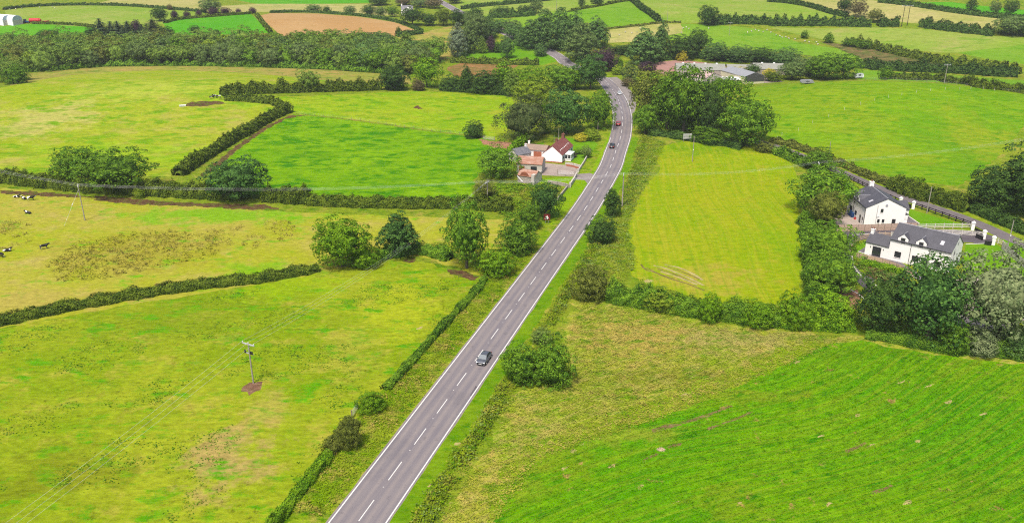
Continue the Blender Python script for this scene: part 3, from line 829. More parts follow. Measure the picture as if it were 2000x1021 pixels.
def trunk_mesh(name, seed, top=6.5, base=0.32, limbs=6, spread=2.6, fork=2.2):
    rng = random.Random(seed)
    bm = bmesh.new()
    lean = (rng.uniform(-.3, .3), rng.uniform(-.3, .3))
    tube_into(bm, [(0, 0, -0.4), (0, 0, 0.3), (lean[0] * .4, lean[1] * .4, top * .45), (lean[0], lean[1], top)], [base * 1.35, base, base * .75, base * .25])
    for i in range(limbs):
        a = 6.283 * i / limbs + rng.uniform(-.4, .4)
        z0 = fork + rng.uniform(0, top * .35)
        s = spread * rng.uniform(.7, 1.2)
        tube_into(bm, [(lean[0] * z0 / top, lean[1] * z0 / top, z0), (math.cos(a) * s * .5, math.sin(a) * s * .5, z0 + 1.1), (math.cos(a) * s, math.sin(a) * s, z0 + 2.6)], [base * .45, base * .3, base * .1], 5)
    me = bpy.data.meshes.new(name)
    bm.to_mesh(me); bm.free()
    me.polygons.foreach_set('use_smooth', np.ones(len(me.polygons), bool))
    me.materials.append(M['bark'])
    return me

CROWN = {
    'round': [crown_mesh('crown', 11), crown_mesh('crown', 12, clumps=105, amp=0.26), crown_mesh('crown', 13, clumps=80, rad=1.5, amp=0.24)],
    'fine': [crown_mesh('crown', 21, clumps=150, per=48, leaf=0.30, rad=0.95, amp=0.24), crown_mesh('crown', 22, clumps=150, per=48, leaf=0.30, rad=0.95, amp=0.28)],
    'spread': [crown_mesh('crown', 31, 'spread', amp=0.24)],
    'tall': [crown_mesh('crown', 41, 'tall', clumps=130, per=52, leaf=0.33, rad=0.95, amp=0.18), crown_mesh('crown', 42, 'tall', clumps=130, per=52, leaf=0.33, rad=0.95, amp=0.24), crown_mesh('crown', 43, 'tall', clumps=120, per=56, leaf=0.33, rad=1.0, amp=0.28)],
    'bush': [crown_mesh('crown', 51, 'bush', clumps=120, per=64, leaf=0.36, rad=1.2, amp=0.2), crown_mesh('crown', 52, 'bush', clumps=120, per=64, leaf=0.36, rad=1.2, amp=0.26), crown_mesh('crown', 53, 'bush', clumps=110, per=64, leaf=0.36, rad=1.35, amp=0.3)],
    'airy': [crown_mesh('crown', 61, 'round', clumps=95, per=52, leaf=0.34, rad=1.05, amp=0.28, airy=1), crown_mesh('crown', 62, 'tall', clumps=95, per=52, leaf=0.34, rad=1.05, amp=0.28, airy=1)],
    'wood': [crown_mesh('crown', 71, 'bush', clumps=64, per=46, leaf=0.42, rad=1.3, amp=0.26), crown_mesh('crown', 72, 'tall', clumps=64, per=46, leaf=0.40, rad=1.2, amp=0.26), crown_mesh('crown', 73, 'bush', clumps=70, per=46, leaf=0.40, rad=1.2, amp=0.32), crown_mesh('crown', 74, 'spread', clumps=64, per=46, leaf=0.42, rad=1.3, amp=0.3)],
    'spruce': [spruce_mesh('crown', 81), spruce_mesh('crown', 82, 2.9, 14)],
    'pine': [crown_mesh('crown', 91, 'round', clumps=60, per=90, leaf=0.30, rad=1.5, amp=0.34)],
    'cone': [spruce_mesh('crown', 95, 1.7, 22, 0.32, 0.1)],
}
WIDTH = {'round': 9.6, 'fine': 9.6, 'spread': 10.2, 'tall': 7.4, 'bush': 10.0, 'airy': 9.0, 'wood': 9.6, 'spruce': 5.4, 'pine': 9.8, 'cone': 3.6}
TRUNK = {k: trunk_mesh('trunk', i + 5, *a) for i, (k, a) in enumerate({
    'round': (7.0, .30, 7, 2.8, 2.4), 'tall': (8.4, .22, 5, 1.5, 2.5), 'bush': (5.5, .16, 6, 2.6, 0.8), 'wood': (7.5, .15, 3, 1.6, 3.4), 'spruce': (9.3, .20, 0, 0, 1)}.items())}
TRUNK_OF = {'round': 'round', 'fine': 'round', 'spread': 'round', 'tall': 'tall', 'bush': 'bush', 'airy': 'wood', 'wood': 'wood', 'spruce': 'spruce', 'pine': 'round', 'cone': 'spruce'}

def thing(name, label, cat, loc=(0, 0, 0), rz=0.0, group=None):
    o = bpy.data.objects.new(name, None)
    COL.objects.link(o)
    o.location = loc
    o.rotation_euler = (0, 0, rz)
    o.empty_display_size = 0.5
    o['label'] = label; o['category'] = cat
    if group: o['group'] = group
    return o

def part(name, me, parent=None, mat=None):
    o = bpy.data.objects.new(name, me)
    COL.objects.link(o)
    if parent is not None: o.parent = parent
    if mat is not None:
        o.material_slots[0].link = 'OBJECT'
        o.material_slots[0].material = mat
    return o

trng = random.Random(77)
def plant(base, width, height, kind, leaf, name, label, cat='tree', group=None, variant=None, bark=None):
    root = thing(name, label, cat, base, 0, group)
    v = CROWN[kind]
    me = v[trng.randrange(len(v)) if variant is None else variant % len(v)]
    sx = 1.07 * width / WIDTH[kind]; sz = 1.04 * height / 10.0
    c = part('crown', me, root, L[leaf])
    rz = trng.uniform(0, 6.28)
    c.rotation_euler = (0, 0, rz); c.scale = (sx * trng.uniform(.93, 1.07), sx * trng.uniform(.93, 1.07), sz)
    t = part('trunk', TRUNK[TRUNK_OF[kind]], root, bark or M['bark'])
    t.rotation_euler = (0, 0, rz); t.scale = (sx, sx, sz)
    return root

def plant_px(x, ybot, w, ytop, kind, leaf, name, label, cat='tree', group=None, back=0.55, **kw):
    """Stand a plant by its surveyed outline: foot of the outline, width and top row."""
    p = spot(x, ybot)
    k = px_per_m(p)
    width = w / k
    g = Vector((p.x, p.y)); g = g * (1 + back * width * 0.5 / g.length)
    b = ground_at(g.x, g.y)
    h = max(1.0, height_for(b, ytop) - 0.18 * width * (b.y / 400.0 if b.y < 400 else 1) * 0.4)
    return plant(b, w / px_per_m(b), h, kind, leaf, name, label, cat, group, **kw)

# ------------------------------------------------------------------ hedges
def hedge_px(pts, height, width, leaf, label, name='hedge', ragged=0.25, cat='hedge', dens=1.0, shift=0.0):
    pts = [spot(*q) for q in pts]
    line = smooth([(p.x, p.y) for p in pts], 0.8)
    if shift: line = offset(line, shift)
    rng = np.random.default_rng(abs(hash(label)) % 10007 if False else sum(map(ord, label)))
    P = np.array([(p.x, p.y) for p in line])
    seg = np.linalg.norm(np.diff(P, axis=0), axis=1)
    cum = np.concatenate([[0], np.cumsum(seg)])
    length = cum[-1]
    mid = ground_at(*line[len(line) // 2])
    k = px_per_m(mid) * 0.512
    size = min(1.1, max(0.22, 1.4 / k))
    n = int(length * (width + 2 * height) * 2.1 * dens / (size * size * 0.36))
    n = min(n, 60000)
    ph = rng.uniform(0, 6.28, 8); fr = rng.uniform(0.12, 1.3, 8)
    def wob(s, o=0): return sum(np.sin(s * fr[(i + o) % 8] + ph[i]) for i in range(8)) / 4.0
    s = rng.uniform(0, length, n)
    ang = rng.uniform(-0.12, math.pi + 0.12, n)
    hh = height * (1 + ragged * wob(s)); ww = width * 0.5 * (1 + ragged * 0.7 * wob(s * .83 + 3, 3))
    # small lumps over the surface, so that it breaks into tufts
    lump = 1 + 0.10 * np.sin(s * 1.7 + 2.1 * np.sin(s * .61 + ph[1]) + 2 * np.sin(ang * 2 + ph[2])) + 0.12 * np.sin(s * 2.1 / max(.6, size) * .5 + 3 * np.sin(ang * 3 + ph[0])) + rng.normal(scale=0.05, size=n)
    rr = lump * rng.uniform(0.82, 1.04, n)
    off = np.cos(ang) * ww * rr; z = np.abs(np.sin(ang)) ** 0.75 * hh * rr
    x = np.interp(s, cum, P[:, 0]); y = np.interp(s, cum, P[:, 1])
    i = np.clip(np.searchsorted(cum, s) - 1, 0, len(P) - 2)
    tg = (P[i + 1] - P[i]) / np.maximum(1e-6, seg[i])[:, None]
    nx, ny = tg[:, 1], -tg[:, 0]
    C = np.column_stack([x + nx * off, y + ny * off, 0 * x])
    # rounded ends
    C[:, 2] = land(C[:, 0], C[:, 1]) + z
    N = np.column_stack([nx * np.cos(ang), ny * np.cos(ang), np.sin(ang) * 1.1]) + 0.34 * rng.normal(size=(n, 3))
    S = size * rng.uniform(0.7, 1.35, n)
    # body behind the leaves
    st = np.arange(0, length + 0.01, max(0.8, length / max(2, int(length / 1.2))))
    A = np.linspace(0, math.pi, 7)
    cv, cf = [], []
    for a_, sv in enumerate(st):
        hx = np.interp(sv, cum, P[:, 0]); hy = np.interp(sv, cum, P[:, 1])
        j = min(max(int(np.searchsorted(cum, sv)) - 1, 0), len(P) - 2)
        t = (P[j + 1] - P[j]) / max(1e-6, seg[j])
        h_ = height * (1 + ragged * wob(np.array([sv]))[0]) * .80; w_ = width * .5 * (1 + ragged * .7 * wob(np.array([sv * .83 + 3]), 3)[0]) * .80
        if a_ in (0, len(st) - 1): h_ *= .4; w_ *= .5
        for q in A:
            px_, py_ = hx + t[1] * math.cos(q) * w_, hy - t[0] * math.cos(q) * w_
            cv.append((px_, py_, land1(px_, py_) + math.sin(q) ** .75 * h_ - (0.1 if q in (A[0], A[-1]) else 0)))
    for a_ in range(len(st) - 1):
        for q in range(6):
            b0 = a_ * 7 + q
            cf.append((b0, b0 + 1, b0 + 8, b0 + 7))
    C0 = np.array(mid)
    me = quads_mesh(name, C - C0, N, S, rng, (np.array(cv) - C0, cf))
    me.materials.append(L[leaf])
    o = part(name, me)
    o.location = mid
    o['label'] = label; o['category'] = cat
    return o

# ------------------------------------------------------------------ hedges of the farmland
hedge_px([(-70, 349), (0, 354), (60, 361), (120, 368), (200, 375), (300, 380), (400, 386), (470, 389)], 4.0, 4.4, 'hedge', 'tall overgrown hedge between the domed pasture and the cow pasture', ragged=0.3)
hedge_px([(520, 390), (560, 393), (605, 396)], 4.0, 5.0, 'hedge', 'tall bulging hedge end beside the round dark tree', ragged=0.3)
hedge_px([(600, 399), (700, 403), (800, 405), (880, 405), (930, 403)], 2.9, 3.4, 'hedge', 'neat dense hedge below the bright grass field', ragged=0.12)
hedge_px([(348, 344), (390, 316), (440, 285), (490, 256), (530, 232), (566, 218)], 3.2, 4.4, 'hedge', 'dark hedge climbing beside the strip of bare earth', ragged=0.25)
hedge_px([(440, 196), (490, 198), (530, 203), (562, 213)], 2.8, 3.4, 'hedge', 'short hedge bending down to the bare field corner', ragged=0.25)
hedge_px([(432, 187), (470, 183), (530, 181), (600, 179), (680, 177), (742, 175)], 4.2, 5.0, 'hedge', 'thick mixed hedge along the far side of the lime field', ragged=0.35)
hedge_px([(860, 176), (930, 181), (1000, 187)], 3.6, 5.0, 'dark', 'dark hedge under the hedgerow trees of the lime field', ragged=0.35)
hedge_px([(-80, 650), (0, 633), (120, 607), (250, 583), (400, 560), (520, 547), (622, 528)], 1.9, 3.0, 'hedge', 'long low hedge running between the two cow pastures', ragged=0.26)
hedge_px([(735, 507), (770, 500), (810, 493), (850, 499), (880, 508)], 2.6, 3.2, 'mid', 'hedge linking the bluish tree and the tall ash', ragged=0.3)
hedge_px([(948, 546), (920, 580), (880, 624), (830, 678), (785, 728), (752, 762)], 1.1, 1.6, 'mid', 'narrow roadside hedge above the field gate', ragged=0.4)
hedge_px([(690, 828), (660, 866), (640, 890)], 1.7, 2.4, 'olive', 'olive roadside hedge just below the field gate', ragged=0.2)
hedge_px([(640, 892), (615, 925), (580, 968), (545, 1014), (500, 1075), (455, 1140)], 1.2, 1.8, 'bright', 'bright roadside hedge reaching the lower picture edge', ragged=0.42)
hedge_px([(1190, 584), (1260, 598), (1330, 610), (1400, 620), (1460, 627), (1520, 633)], 3.8, 4.2, 'mid', 'leafy green hedge along the bottom of the mown field', ragged=0.35)
hedge_px([(1520, 633), (1600, 640), (1664, 640)], 2.8, 3.8, 'bright', 'bright hedge end beside the clearing of reddish soil', ragged=0.35)
hedge_px([(1575, 430), (1582, 500), (1590, 560), (1592, 610)], 2.6, 4.0, 'mid', 'undergrowth hedge along the lane side of the mown field', ragged=0.4)
hedge_px([(1270, 262), (1340, 272), (1400, 282), (1450, 290)], 2.2, 4.0, 'dark', 'shady undergrowth hedge below the roadside grove', ragged=0.4)
hedge_px([(1515, 300), (1545, 312), (1575, 326)], 2.6, 3.6, 'mid', 'hedge between mown field and lane near the grove', ragged=0.3)
hedge_px([(1505, 276), (1560, 291), (1620, 313), (1680, 340), (1740, 364)], 1.9, 3.0, 'olive', 'olive hedge along the far side of the lane', ragged=0.3)
hedge_px([(1740, 366), (1790, 384), (1840, 398), (1890, 414)], 4.0, 5.0, 'hedge', 'tall hedge behind the lane opposite the white houses', ragged=0.25)
hedge_px([(1720, 153), (1780, 156), (1850, 161), (1900, 168), (1960, 176), (2040, 190)], 3.0, 4.6, 'hedge', 'hedge just behind the crest of the domed field', ragged=0.3)
hedge_px([(1672, 131), (1720, 136), (1780, 139), (1850, 142), (1910, 146), (1985, 150)], 4.6, 6.0, 'dark', 'tall dark hedge below the brown scrub', ragged=0.35)
hedge_px([(1650, 86), (1690, 92), (1740, 104), (1800, 117), (1850, 126), (1930, 134), (1990, 146)], 4.0, 5.0, 'hedge', 'bushy hedge running diagonally above the brown scrub', ragged=0.4)
hedge_px([(1228, 1), (1248, 14), (1268, 28), (1287, 43)], 3.4, 4.0, 'dark', 'straight dark hedge dropping between two hill fields', ragged=0.15)
hedge_px([(1392, 48), (1450, 46), (1500, 48)], 5.0, 6.0, 'dark', 'bushy hedge right behind the lone hill tree', ragged=0.35)
hedge_px([(1500, 50), (1560, 50), (1620, 50), (1700, 52)], 5.0, 6.0, 'dark', 'bushy hedge below the bare twiggy trees', ragged=0.35)
hedge_px([(1715, 52), (1735, 51), (1756, 52)], 5.0, 6.0, 'dark', 'short bush clump hedge beside the twin power poles', ragged=0.3)
hedge_px([(1796, 52), (1830, 57), (1880, 63), (1940, 70)], 5.0, 6.0, 'dark', 'bushy hedge between twin poles and the large hedgerow tree', ragged=0.35)
hedge_px([(1500, 4), (1540, 7), (1580, 14), (1620, 26), (1655, 34)], 3.0, 4.0, 'dark', 'clipped hedge curving down to the twiggy trees', ragged=0.15)
hedge_px([(1716, 5), (1780, 12), (1850, 23), (1910, 31), (1980, 38), (2060, 44)], 3.0, 4.0, 'dark', 'long clipped hedge under the vivid strip field', ragged=0.15)
hedge_px([(902, 19), (950, 13), (1000, 9), (1050, 4), (1080, 1)], 3.2, 4.0, 'dark', 'hedge between the two fields beyond the poplars', ragged=0.2)
hedge_px([(955, 36), (1000, 34), (1045, 30)], 4.2, 6.0, 'dark', 'thick hedge below the farthest pale fields', ragged=0.35)
hedge_px([(1110, 24), (1140, 18), (1180, 11), (1225, 3)], 1.6, 2.0, 'hedge', 'thin broken hedge on top of the bright hill field', ragged=0.5)
hedge_px([(1150, 56), (1190, 57), (1240, 52), (1290, 46), (1330, 45)], 1.2, 1.6, 'olive', 'low hedge at the foot of the bright hill field', ragged=0.3)
hedge_px([(8, 20), (50, 15), (100, 12), (160, 11), (230, 12), (300, 16), (360, 21), (402, 25)], 2.0, 3.0, 'dark', 'long clipped hedge above the pale field with sheep', ragged=0.15)
hedge_px([(322, 46), (345, 40), (380, 36), (420, 33), (490, 28)], 1.8, 3.0, 'hedge', 'clipped hedge under the row of purple trees', ragged=0.15)
hedge_px([(502, 31), (512, 44), (528, 64)], 2.0, 3.0, 'hedge', 'hedge between the vivid field and the wheat', ragged=0.15)
hedge_px([(528, 26), (570, 25), (620, 26), (700, 32), (770, 43), (800, 52), (824, 63)], 2.0, 3.0, 'dark', 'clipped hedge around the far side of the wheat', ragged=0.12)
hedge_px([(774, 72), (800, 69), (824, 66)], 3.0, 4.0, 'dark', 'short hedge at the near corner of the wheat', ragged=0.2)
hedge_px([(64, 47), (110, 48), (150, 50), (186, 54)], 1.6, 2.6, 'hedge', 'thin hedge leading from the red machine to the spruces', ragged=0.15)
hedge_px([(880, 122), (930, 124), (980, 126), (1052, 127)], 3.0, 4.2, 'hedge', 'thick hedge between the lawn and the bracken', ragged=0.25)
hedge_px([(992, 312), (1002, 298), (1018, 283), (1036, 276)], 3.0, 2.6, 'bright', 'smooth clipped hedge behind the slate shed', ragged=0.06)
hedge_px([(1682, 516), (1710, 521), (1740, 528), (1765, 538)], 1.3, 1.5, 'bright', 'clipped shrub row in front of the timber garden fence', ragged=0.15)
hedge_px([(1880, 402), (1930, 425), (1990, 450), (2060, 480)], 3.0, 4.0, 'dark', 'dark undergrowth below the big lane trees', ragged=0.3)
hedge_px([(1690, 655), (1760, 668), (1840, 685), (1920, 690), (2020, 700)], 1.8, 3.0, 'mid', 'undergrowth below the large dark garden trees', ragged=0.4)
hedge_px([(-60, 143), (30, 140), (100, 138), (200, 130), (330, 128), (480, 130), (640, 135), (790, 146)], 2.6, 5.0, 'mid', 'fringe of undergrowth along the front of the wood belt', ragged=0.5)
hedge_px([(930, 405), (960, 409), (1000, 410)], 3.6, 5.0, 'hedge', 'dense dark bush bank beside the wooden pole', ragged=0.3)
hedge_px([(1260, 122), (1300, 116), (1350, 112), (1420, 118), (1500, 122), (1560, 130)], 4.0, 7.0, 'dark', 'dark shrub belt behind the long farm shed', ragged=0.4)

# ------------------------------------------------------------------ trees and bushes: x, foot, width, top, habit, leaf, name, label
TREES = [
 (158, 370, 84, 288, 'round', 'mid', 'sycamore_tree', 'first of the paired hedge trees, the one nearer the bent power pole'),
 (232, 384, 108, 297, 'spread', 'mid', 'sycamore_tree', 'broad spreading tree in the tall hedge right of the power pole'),
 (467, 396, 106, 312, 'round', 'blue', 'sycamore_tree', 'round dark tree in the hedge beside the bare earth strip'),
 (670, 530, 98, 430, 'round', 'bright', 'chestnut_tree', 'bright green round tree at the end of the low hedge'),
 (712, 525, 52, 478, 'bush', 'bright', 'shrub', 'bright shrub at the skirt of the round hedge tree'),
 (780, 505, 76, 420, 'tall', 'blue', 'sycamore_tree', 'dark bluish upright tree standing in the cow pasture hedge'),
 (912, 532, 84, 398, 'fine', 'mid', 'ash_tree', 'tall loose ash tree beside the muddy field corner'),
 (968, 542, 62, 486, 'bush', 'bright', 'bush', 'bright bush between tall ash and road verge'),
 (1010, 500, 68, 426, 'bush', 'mid', 'bush', 'wide green bush left of the road below the warning sign'),
 (1066, 432, 60, 358, 'round', 'blue', 'sycamore_tree', 'dark tree right behind the red warning sign'),
 (1034, 450, 46, 402, 'bush', 'mid', 'bush', 'small bush between warning sign and garden ruins'),
 (945, 386, 40, 352, 'bush', 'olive', 'bush', 'brownish bush at the foot of the double armed pole'),
 (972, 352, 78, 288, 'round', 'mid', 'sycamore_tree', 'full green tree beside the rusty barns'),
 (927, 271, 36, 238, 'bush', 'dark', 'bush', 'lone round bush by the field gate of the bright field'),
 (1022, 278, 92, 192, 'pine', 'pine', 'pine_tree', 'dark spreading pine behind the cottage'),
 (1106, 268, 76, 176, 'round', 'blue', 'sycamore_tree', 'big dark tree behind the red cottage roof'),
 (1062, 262, 26, 192, 'cone', 'bright', 'conifer_tree', 'narrow fresh green conifer between pine and big dark tree'),
 (1168, 256, 50, 186, 'fine', 'mid', 'ash_tree', 'slim tree by the road bend beyond the cottage garden'),
 (1176, 216, 28, 178, 'fine', 'mid', 'ash_tree', 'small tree on the verge beside the road bend'),
 (1136, 277, 26, 260, 'bush', 'gold', 'shrub', 'golden shrub in the cottage garden'),
 (1156, 275, 34, 252, 'bush', 'lime', 'shrub', 'pale lime shrub by the cottage garden wall'),
 (1130, 302, 18, 290, 'bush', 'mid', 'shrub', 'small round shrub on the cottage lawn'),
 (1145, 310, 20, 286, 'airy', 'herb', 'shrub', 'loose pale sapling beside the cottage garden wall'),
 (1119, 308, 13, 298, 'bush', 'purple', 'shrub', 'dark red shrub beside the cottage porch'),
 (1042, 218, 74, 150, 'round', 'lime', 'maple_tree', 'yellow green rounded tree above the pine'),
 (1032, 182, 62, 130, 'round', 'bright', 'maple_tree', 'light green tree behind the yellow green one'),
 (1094, 178, 66, 126, 'round', 'mid', 'sycamore_tree', 'leafy tree at the inside of the road bend'),
 (1124, 176, 40, 132, 'round', 'bright', 'sycamore_tree', 'brighter tree tucked between two trees at the bend'),
 (1153, 177, 58, 107, 'round', 'blue', 'sycamore_tree', 'tall dark tree overhanging the road at the bend'),
 (768, 178, 54, 129, 'bush', 'dark', 'hawthorn_tree', 'dark dome of a tree at the end of the mixed hedge'),
 (605, 180, 40, 136, 'airy', 'birch', 'ash_tree', 'thin pale ash growing out of the mixed hedge'),
 (834, 173, 52, 110, 'round', 'bright', 'oak_tree', 'fresh green oak with a forked trunk by the lime field'),
 (818, 178, 26, 154, 'bush', 'rust', 'bush', 'brownish bush at the foot of the fresh green oak'),
 (884, 178, 44, 146, 'bush', 'dark', 'hawthorn_tree', 'low dark tree next to the fresh green oak'),
 (912, 181, 26, 131, 'tall', 'dark', 'hawthorn_tree', 'narrow dark tree in the hedgerow by the bracken'),
 (948, 184, 62, 136, 'bush', 'dark', 'hawthorn_tree', 'wide dark tree in the hedgerow by the bracken'),
 (984, 178, 42, 123, 'tall', 'bright', 'ash_tree', 'fresh ash rising behind the hedgerow of the lime field'),
 (1000, 190, 34, 140, 'airy', 'birch', 'ash_tree', 'pale thin ash beside the yellow green tree'),
 (894, 113, 36, 50, 'tall', 'willow', 'willow_tree', 'silvery willow at the edge of the marsh'),
 (918, 106, 34, 46, 'tall', 'grey', 'willow_tree', 'grey green willow beside the silvery one'),
 (930, 88, 44, 26, 'round', 'grey', 'willow_tree', 'large grey green tree behind the silvery willow'),
 (952, 78, 34, 36, 'tall', 'poplar', 'alder_tree', 'dark upright tree behind the small lawn'),
 (906, 48, 32, 22, 'round', 'dark', 'ash_tree', 'first dark tree along the far road past the farmhouse row'),
 (927, 56, 36, 26, 'round', 'grey', 'ash_tree', 'grey tree along the far road behind the silvery willow'),
 (948, 60, 34, 32, 'bush', 'dark', 'hawthorn_tree', 'low dark tree along the far road above the lawn'),
 (974, 66, 36, 36, 'round', 'poplar', 'ash_tree', 'round tree along the far road above the lawn'),
 (1004, 80, 36, 46, 'round', 'poplar', 'ash_tree', 'round tree along the far road next to the outer poplar'),
 (1020, 90, 30, 56, 'bush', 'poplar', 'bush', 'dark bush along the far road under the outer poplar'),
 (942, 106, 20, 74, 'airy', 'birch', 'birch_tree', 'slender birch on the lawn nearest the willows'),
 (959, 104, 18, 72, 'tall', 'purple', 'plum_tree', 'purple leaved tree on the lawn'),
 (972, 104, 15, 83, 'tall', 'dark', 'holly_tree', 'small dark tree beside the purple one on the lawn'),
 (990, 116, 30, 72, 'round', 'poplar', 'lime_tree', 'round dark tree in the middle of the lawn'),
 (1000, 64, 34, 38, 'bush', 'grey', 'alder_tree', 'greyish tree between lawn and pale hill field'),
 (1034, 98, 42, 44, 'tall', 'poplar', 'poplar_tree', 'outer poplar of the grove on the lawn side'),
 (1062, 100, 52, 26, 'tall', 'poplar', 'poplar_tree', 'broad tall poplar beside the far road bend'),
 (1096, 102, 44, 24, 'tall', 'poplar', 'poplar_tree', 'tallest poplar in the middle of the grove'),
 (1124, 100, 44, 26, 'tall', 'poplar', 'poplar_tree', 'poplar behind the pale front tree of the grove'),
 (1164, 98, 52, 36, 'tall', 'poplar', 'poplar_tree', 'poplar of the grove on the hill field side'),
 (1136, 124, 60, 52, 'tall', 'grey', 'poplar_tree', 'paler poplar in front of the grove'),
 (1056, 111, 24, 88, 'bush', 'poplar', 'bush', 'round bush beside the far stretch of road'),
 (1163, 109, 22, 93, 'bush', 'gold', 'shrub', 'golden shrub between the poplars and purple tree'),
 (1180, 141, 40, 96, 'fine', 'purple', 'beech_tree', 'copper beech tree behind the road bend'),
 (1202, 138, 34, 112, 'bush', 'mid', 'bush', 'green bush right of the copper beech'),
 (1206, 147, 22, 128, 'bush', 'lime', 'shrub', 'bright lime shrub above the lay-by'),
 (1230, 162, 38, 122, 'airy', 'grey', 'birch_tree', 'greyish birch above the lay-by'),
 (1226, 170, 24, 152, 'bush', 'rust', 'bush', 'brownish bush at the lay-by edge'),
 (1264, 139, 34, 120, 'bush', 'purple', 'shrub', 'purple shrub beside the reddish yard'),
 (1258, 128, 62, 56, 'tall', 'poplar', 'poplar_tree', 'broad poplar behind the purple shrub'),
 (1290, 118, 28, 44, 'tall', 'poplar', 'poplar_tree', 'narrow poplar above the reddish yard'),
 (1224, 108, 60, 84, 'bush', 'dark', 'bush', 'dark thicket below the strip field with sheep'),
 (1330, 116, 60, 70, 'bush', 'dark', 'alder_tree', 'dark tree above the reddish yard'),
 (1332, 120, 18, 100, 'bush', 'gold', 'shrub', 'golden shrub at the back of the reddish yard'),
 (1362, 112, 42, 57, 'round', 'dark', 'alder_tree', 'tall dark tree behind the long shed'),
 (1396, 122, 52, 82, 'fine', 'poplar', 'alder_tree', 'light dark green tree behind the middle of the long shed'),
 (1440, 124, 54, 88, 'fine', 'poplar', 'alder_tree', 'loose tree behind the end of the long shed'),
 (1486, 124, 54, 92, 'fine', 'dark', 'alder_tree', 'loose dark tree behind the grey roofed barn'),
 (1532, 134, 54, 94, 'fine', 'poplar', 'alder_tree', 'loose tree behind the second long shed'),
 (1574, 150, 56, 110, 'round', 'grey', 'ash_tree', 'greyish tree at the end of the farm sheds'),
 (1606, 158, 66, 104, 'round', 'mid', 'ash_tree', 'large tree on the crest of the domed field'),
 (1646, 156, 54, 102, 'round', 'mid', 'ash_tree', 'tree on the crest nearest the small white trailer'),
 (1470, 150, 26, 125, 'round', 'dark', 'yew_tree', 'small dark tree between gold hedge and grey barn'),
 (1440, 143, 50, 126, 'bush', 'gold', 'shrub', 'golden shrub mass between the farm sheds'),
 (1502, 150, 22, 134, 'bush', 'gold', 'shrub', 'golden shrub beside the grey roofed barn'),
 (1546, 158, 52, 120, 'round', 'grey', 'ash_tree', 'greyish tree screening the end of the second long shed'),
 (1420, 178, 44, 150, 'fine', 'mid', 'ash_tree', 'leafy tree in front of the low white roofed shed'),
 (1508, 160, 30, 138, 'bush', 'hedge', 'bush', 'dark bush at the corner of the dark barn gable'),
 (1272, 246, 84, 136, 'round', 'olive', 'beech_tree', 'massive dull green tree beside the lay-by'),
 (1334, 266, 94, 131, 'round', 'mid', 'sycamore_tree', 'massive green tree beside the massive dull one'),
 (1302, 258, 72, 150, 'round', 'mid', 'sycamore_tree', 'green tree filling the gap between the two massive trees'),
 (1362, 262, 64, 168, 'round', 'dark', 'sycamore_tree', 'dark tree filling the middle of the roadside grove'),
 (1259, 266, 44, 207, 'round', 'mid', 'sycamore_tree', 'small round tree at the road edge before the grove'),
 (1386, 272, 50, 180, 'round', 'dark', 'sycamore_tree', 'shaded dark tree inside the roadside grove'),
 (1422, 262, 72, 158, 'airy', 'bright', 'ash_tree', 'thin light ash in the roadside grove'),
 (1400, 190, 40, 152, 'fine', 'mid', 'ash_tree', 'small tree below the pink roofed barn'),
 (1458, 292, 96, 196, 'round', 'mid', 'ash_tree', 'large round ash at the corner of the domed field'),
 (1386, 280, 66, 246, 'bush', 'mid', 'bush', 'spreading bush under the roadside grove'),
 (1493, 298, 36, 276, 'bush', 'olive', 'bush', 'olive bush under the large round ash'),
 (1594, 334, 56, 290, 'bush', 'mid', 'bush', 'leafy bush on the lane side above the big house tree'),
 (1600, 422, 112, 326, 'round', 'mid', 'oak_tree', 'big rounded tree beside the first white house'),
 (1612, 448, 62, 378, 'fine', 'olive', 'ash_tree', 'yellowing thin tree in front of the gravel yard'),
 (1612, 524, 96, 440, 'fine', 'mid', 'ash_tree', 'leafy tree beside the curve of the driveway'),
 (1622, 582, 104, 498, 'fine', 'mid', 'ash_tree', 'leafy tree above the clearing of reddish soil'),
 (1548, 642, 64, 576, 'bush', 'bright', 'bush', 'tall yellowish bush at the end of the mown field'),
 (1624, 642, 84, 572, 'bush', 'bright', 'bush', 'bright bush below the clearing of reddish soil'),
 (1482, 642, 62, 592, 'bush', 'bright', 'bush', 'rounded bush in the hedge below the mown field'),
 (1385, 632, 42, 578, 'bush', 'bright', 'bush', 'narrow upright bush in the hedge below the mown field'),
 (1290, 610, 60, 566, 'bush', 'lime', 'bush', 'yellowish bush beside the rutted corner of the mown field'),
 (1716, 662, 104, 545, 'round', 'dark', 'sycamore_tree', 'dark tree between reddish clearing and the big garden tree'),
 (1806, 682, 152, 510, 'round', 'blue', 'sycamore_tree', 'biggest dark tree standing before the lower white house'),
 (1936, 694, 150, 508, 'fine', 'silver', 'willow_tree', 'grey green thin crowned tree beside the biggest dark tree'),
 (1856, 690, 56, 630, 'bush', 'mid', 'bush', 'fresh bush at the foot of the biggest dark tree'),
 (1912, 696, 70, 640, 'bush', 'silver', 'bush', 'greyish bush under the thin crowned tree'),
 (1985, 700, 74, 640, 'bush', 'poplar', 'bush', 'dark bush by the picture edge under the thin crowned tree'),
 (1934, 420, 98, 328, 'round', 'dark', 'beech_tree', 'dark tree overhanging the lane by the gate pillars'),
 (2010, 430, 126, 290, 'round', 'dark', 'beech_tree', 'largest dark tree above the lane at the picture edge'),
 (1195, 424, 32, 372, 'tall', 'dark', 'hawthorn_tree', 'small upright tree between road and roadside pole'),
 (1176, 478, 52, 426, 'bush', 'dark', 'bush', 'dark round bush below the roadside pole'),
 (1154, 590, 66, 522, 'bush', 'olive', 'bush', 'dark olive bush at the corner of the mown field'),
 (1018, 754, 76, 678, 'bush', 'mid', 'bush', 'nearer road half of the pair of big rounded bushes'),
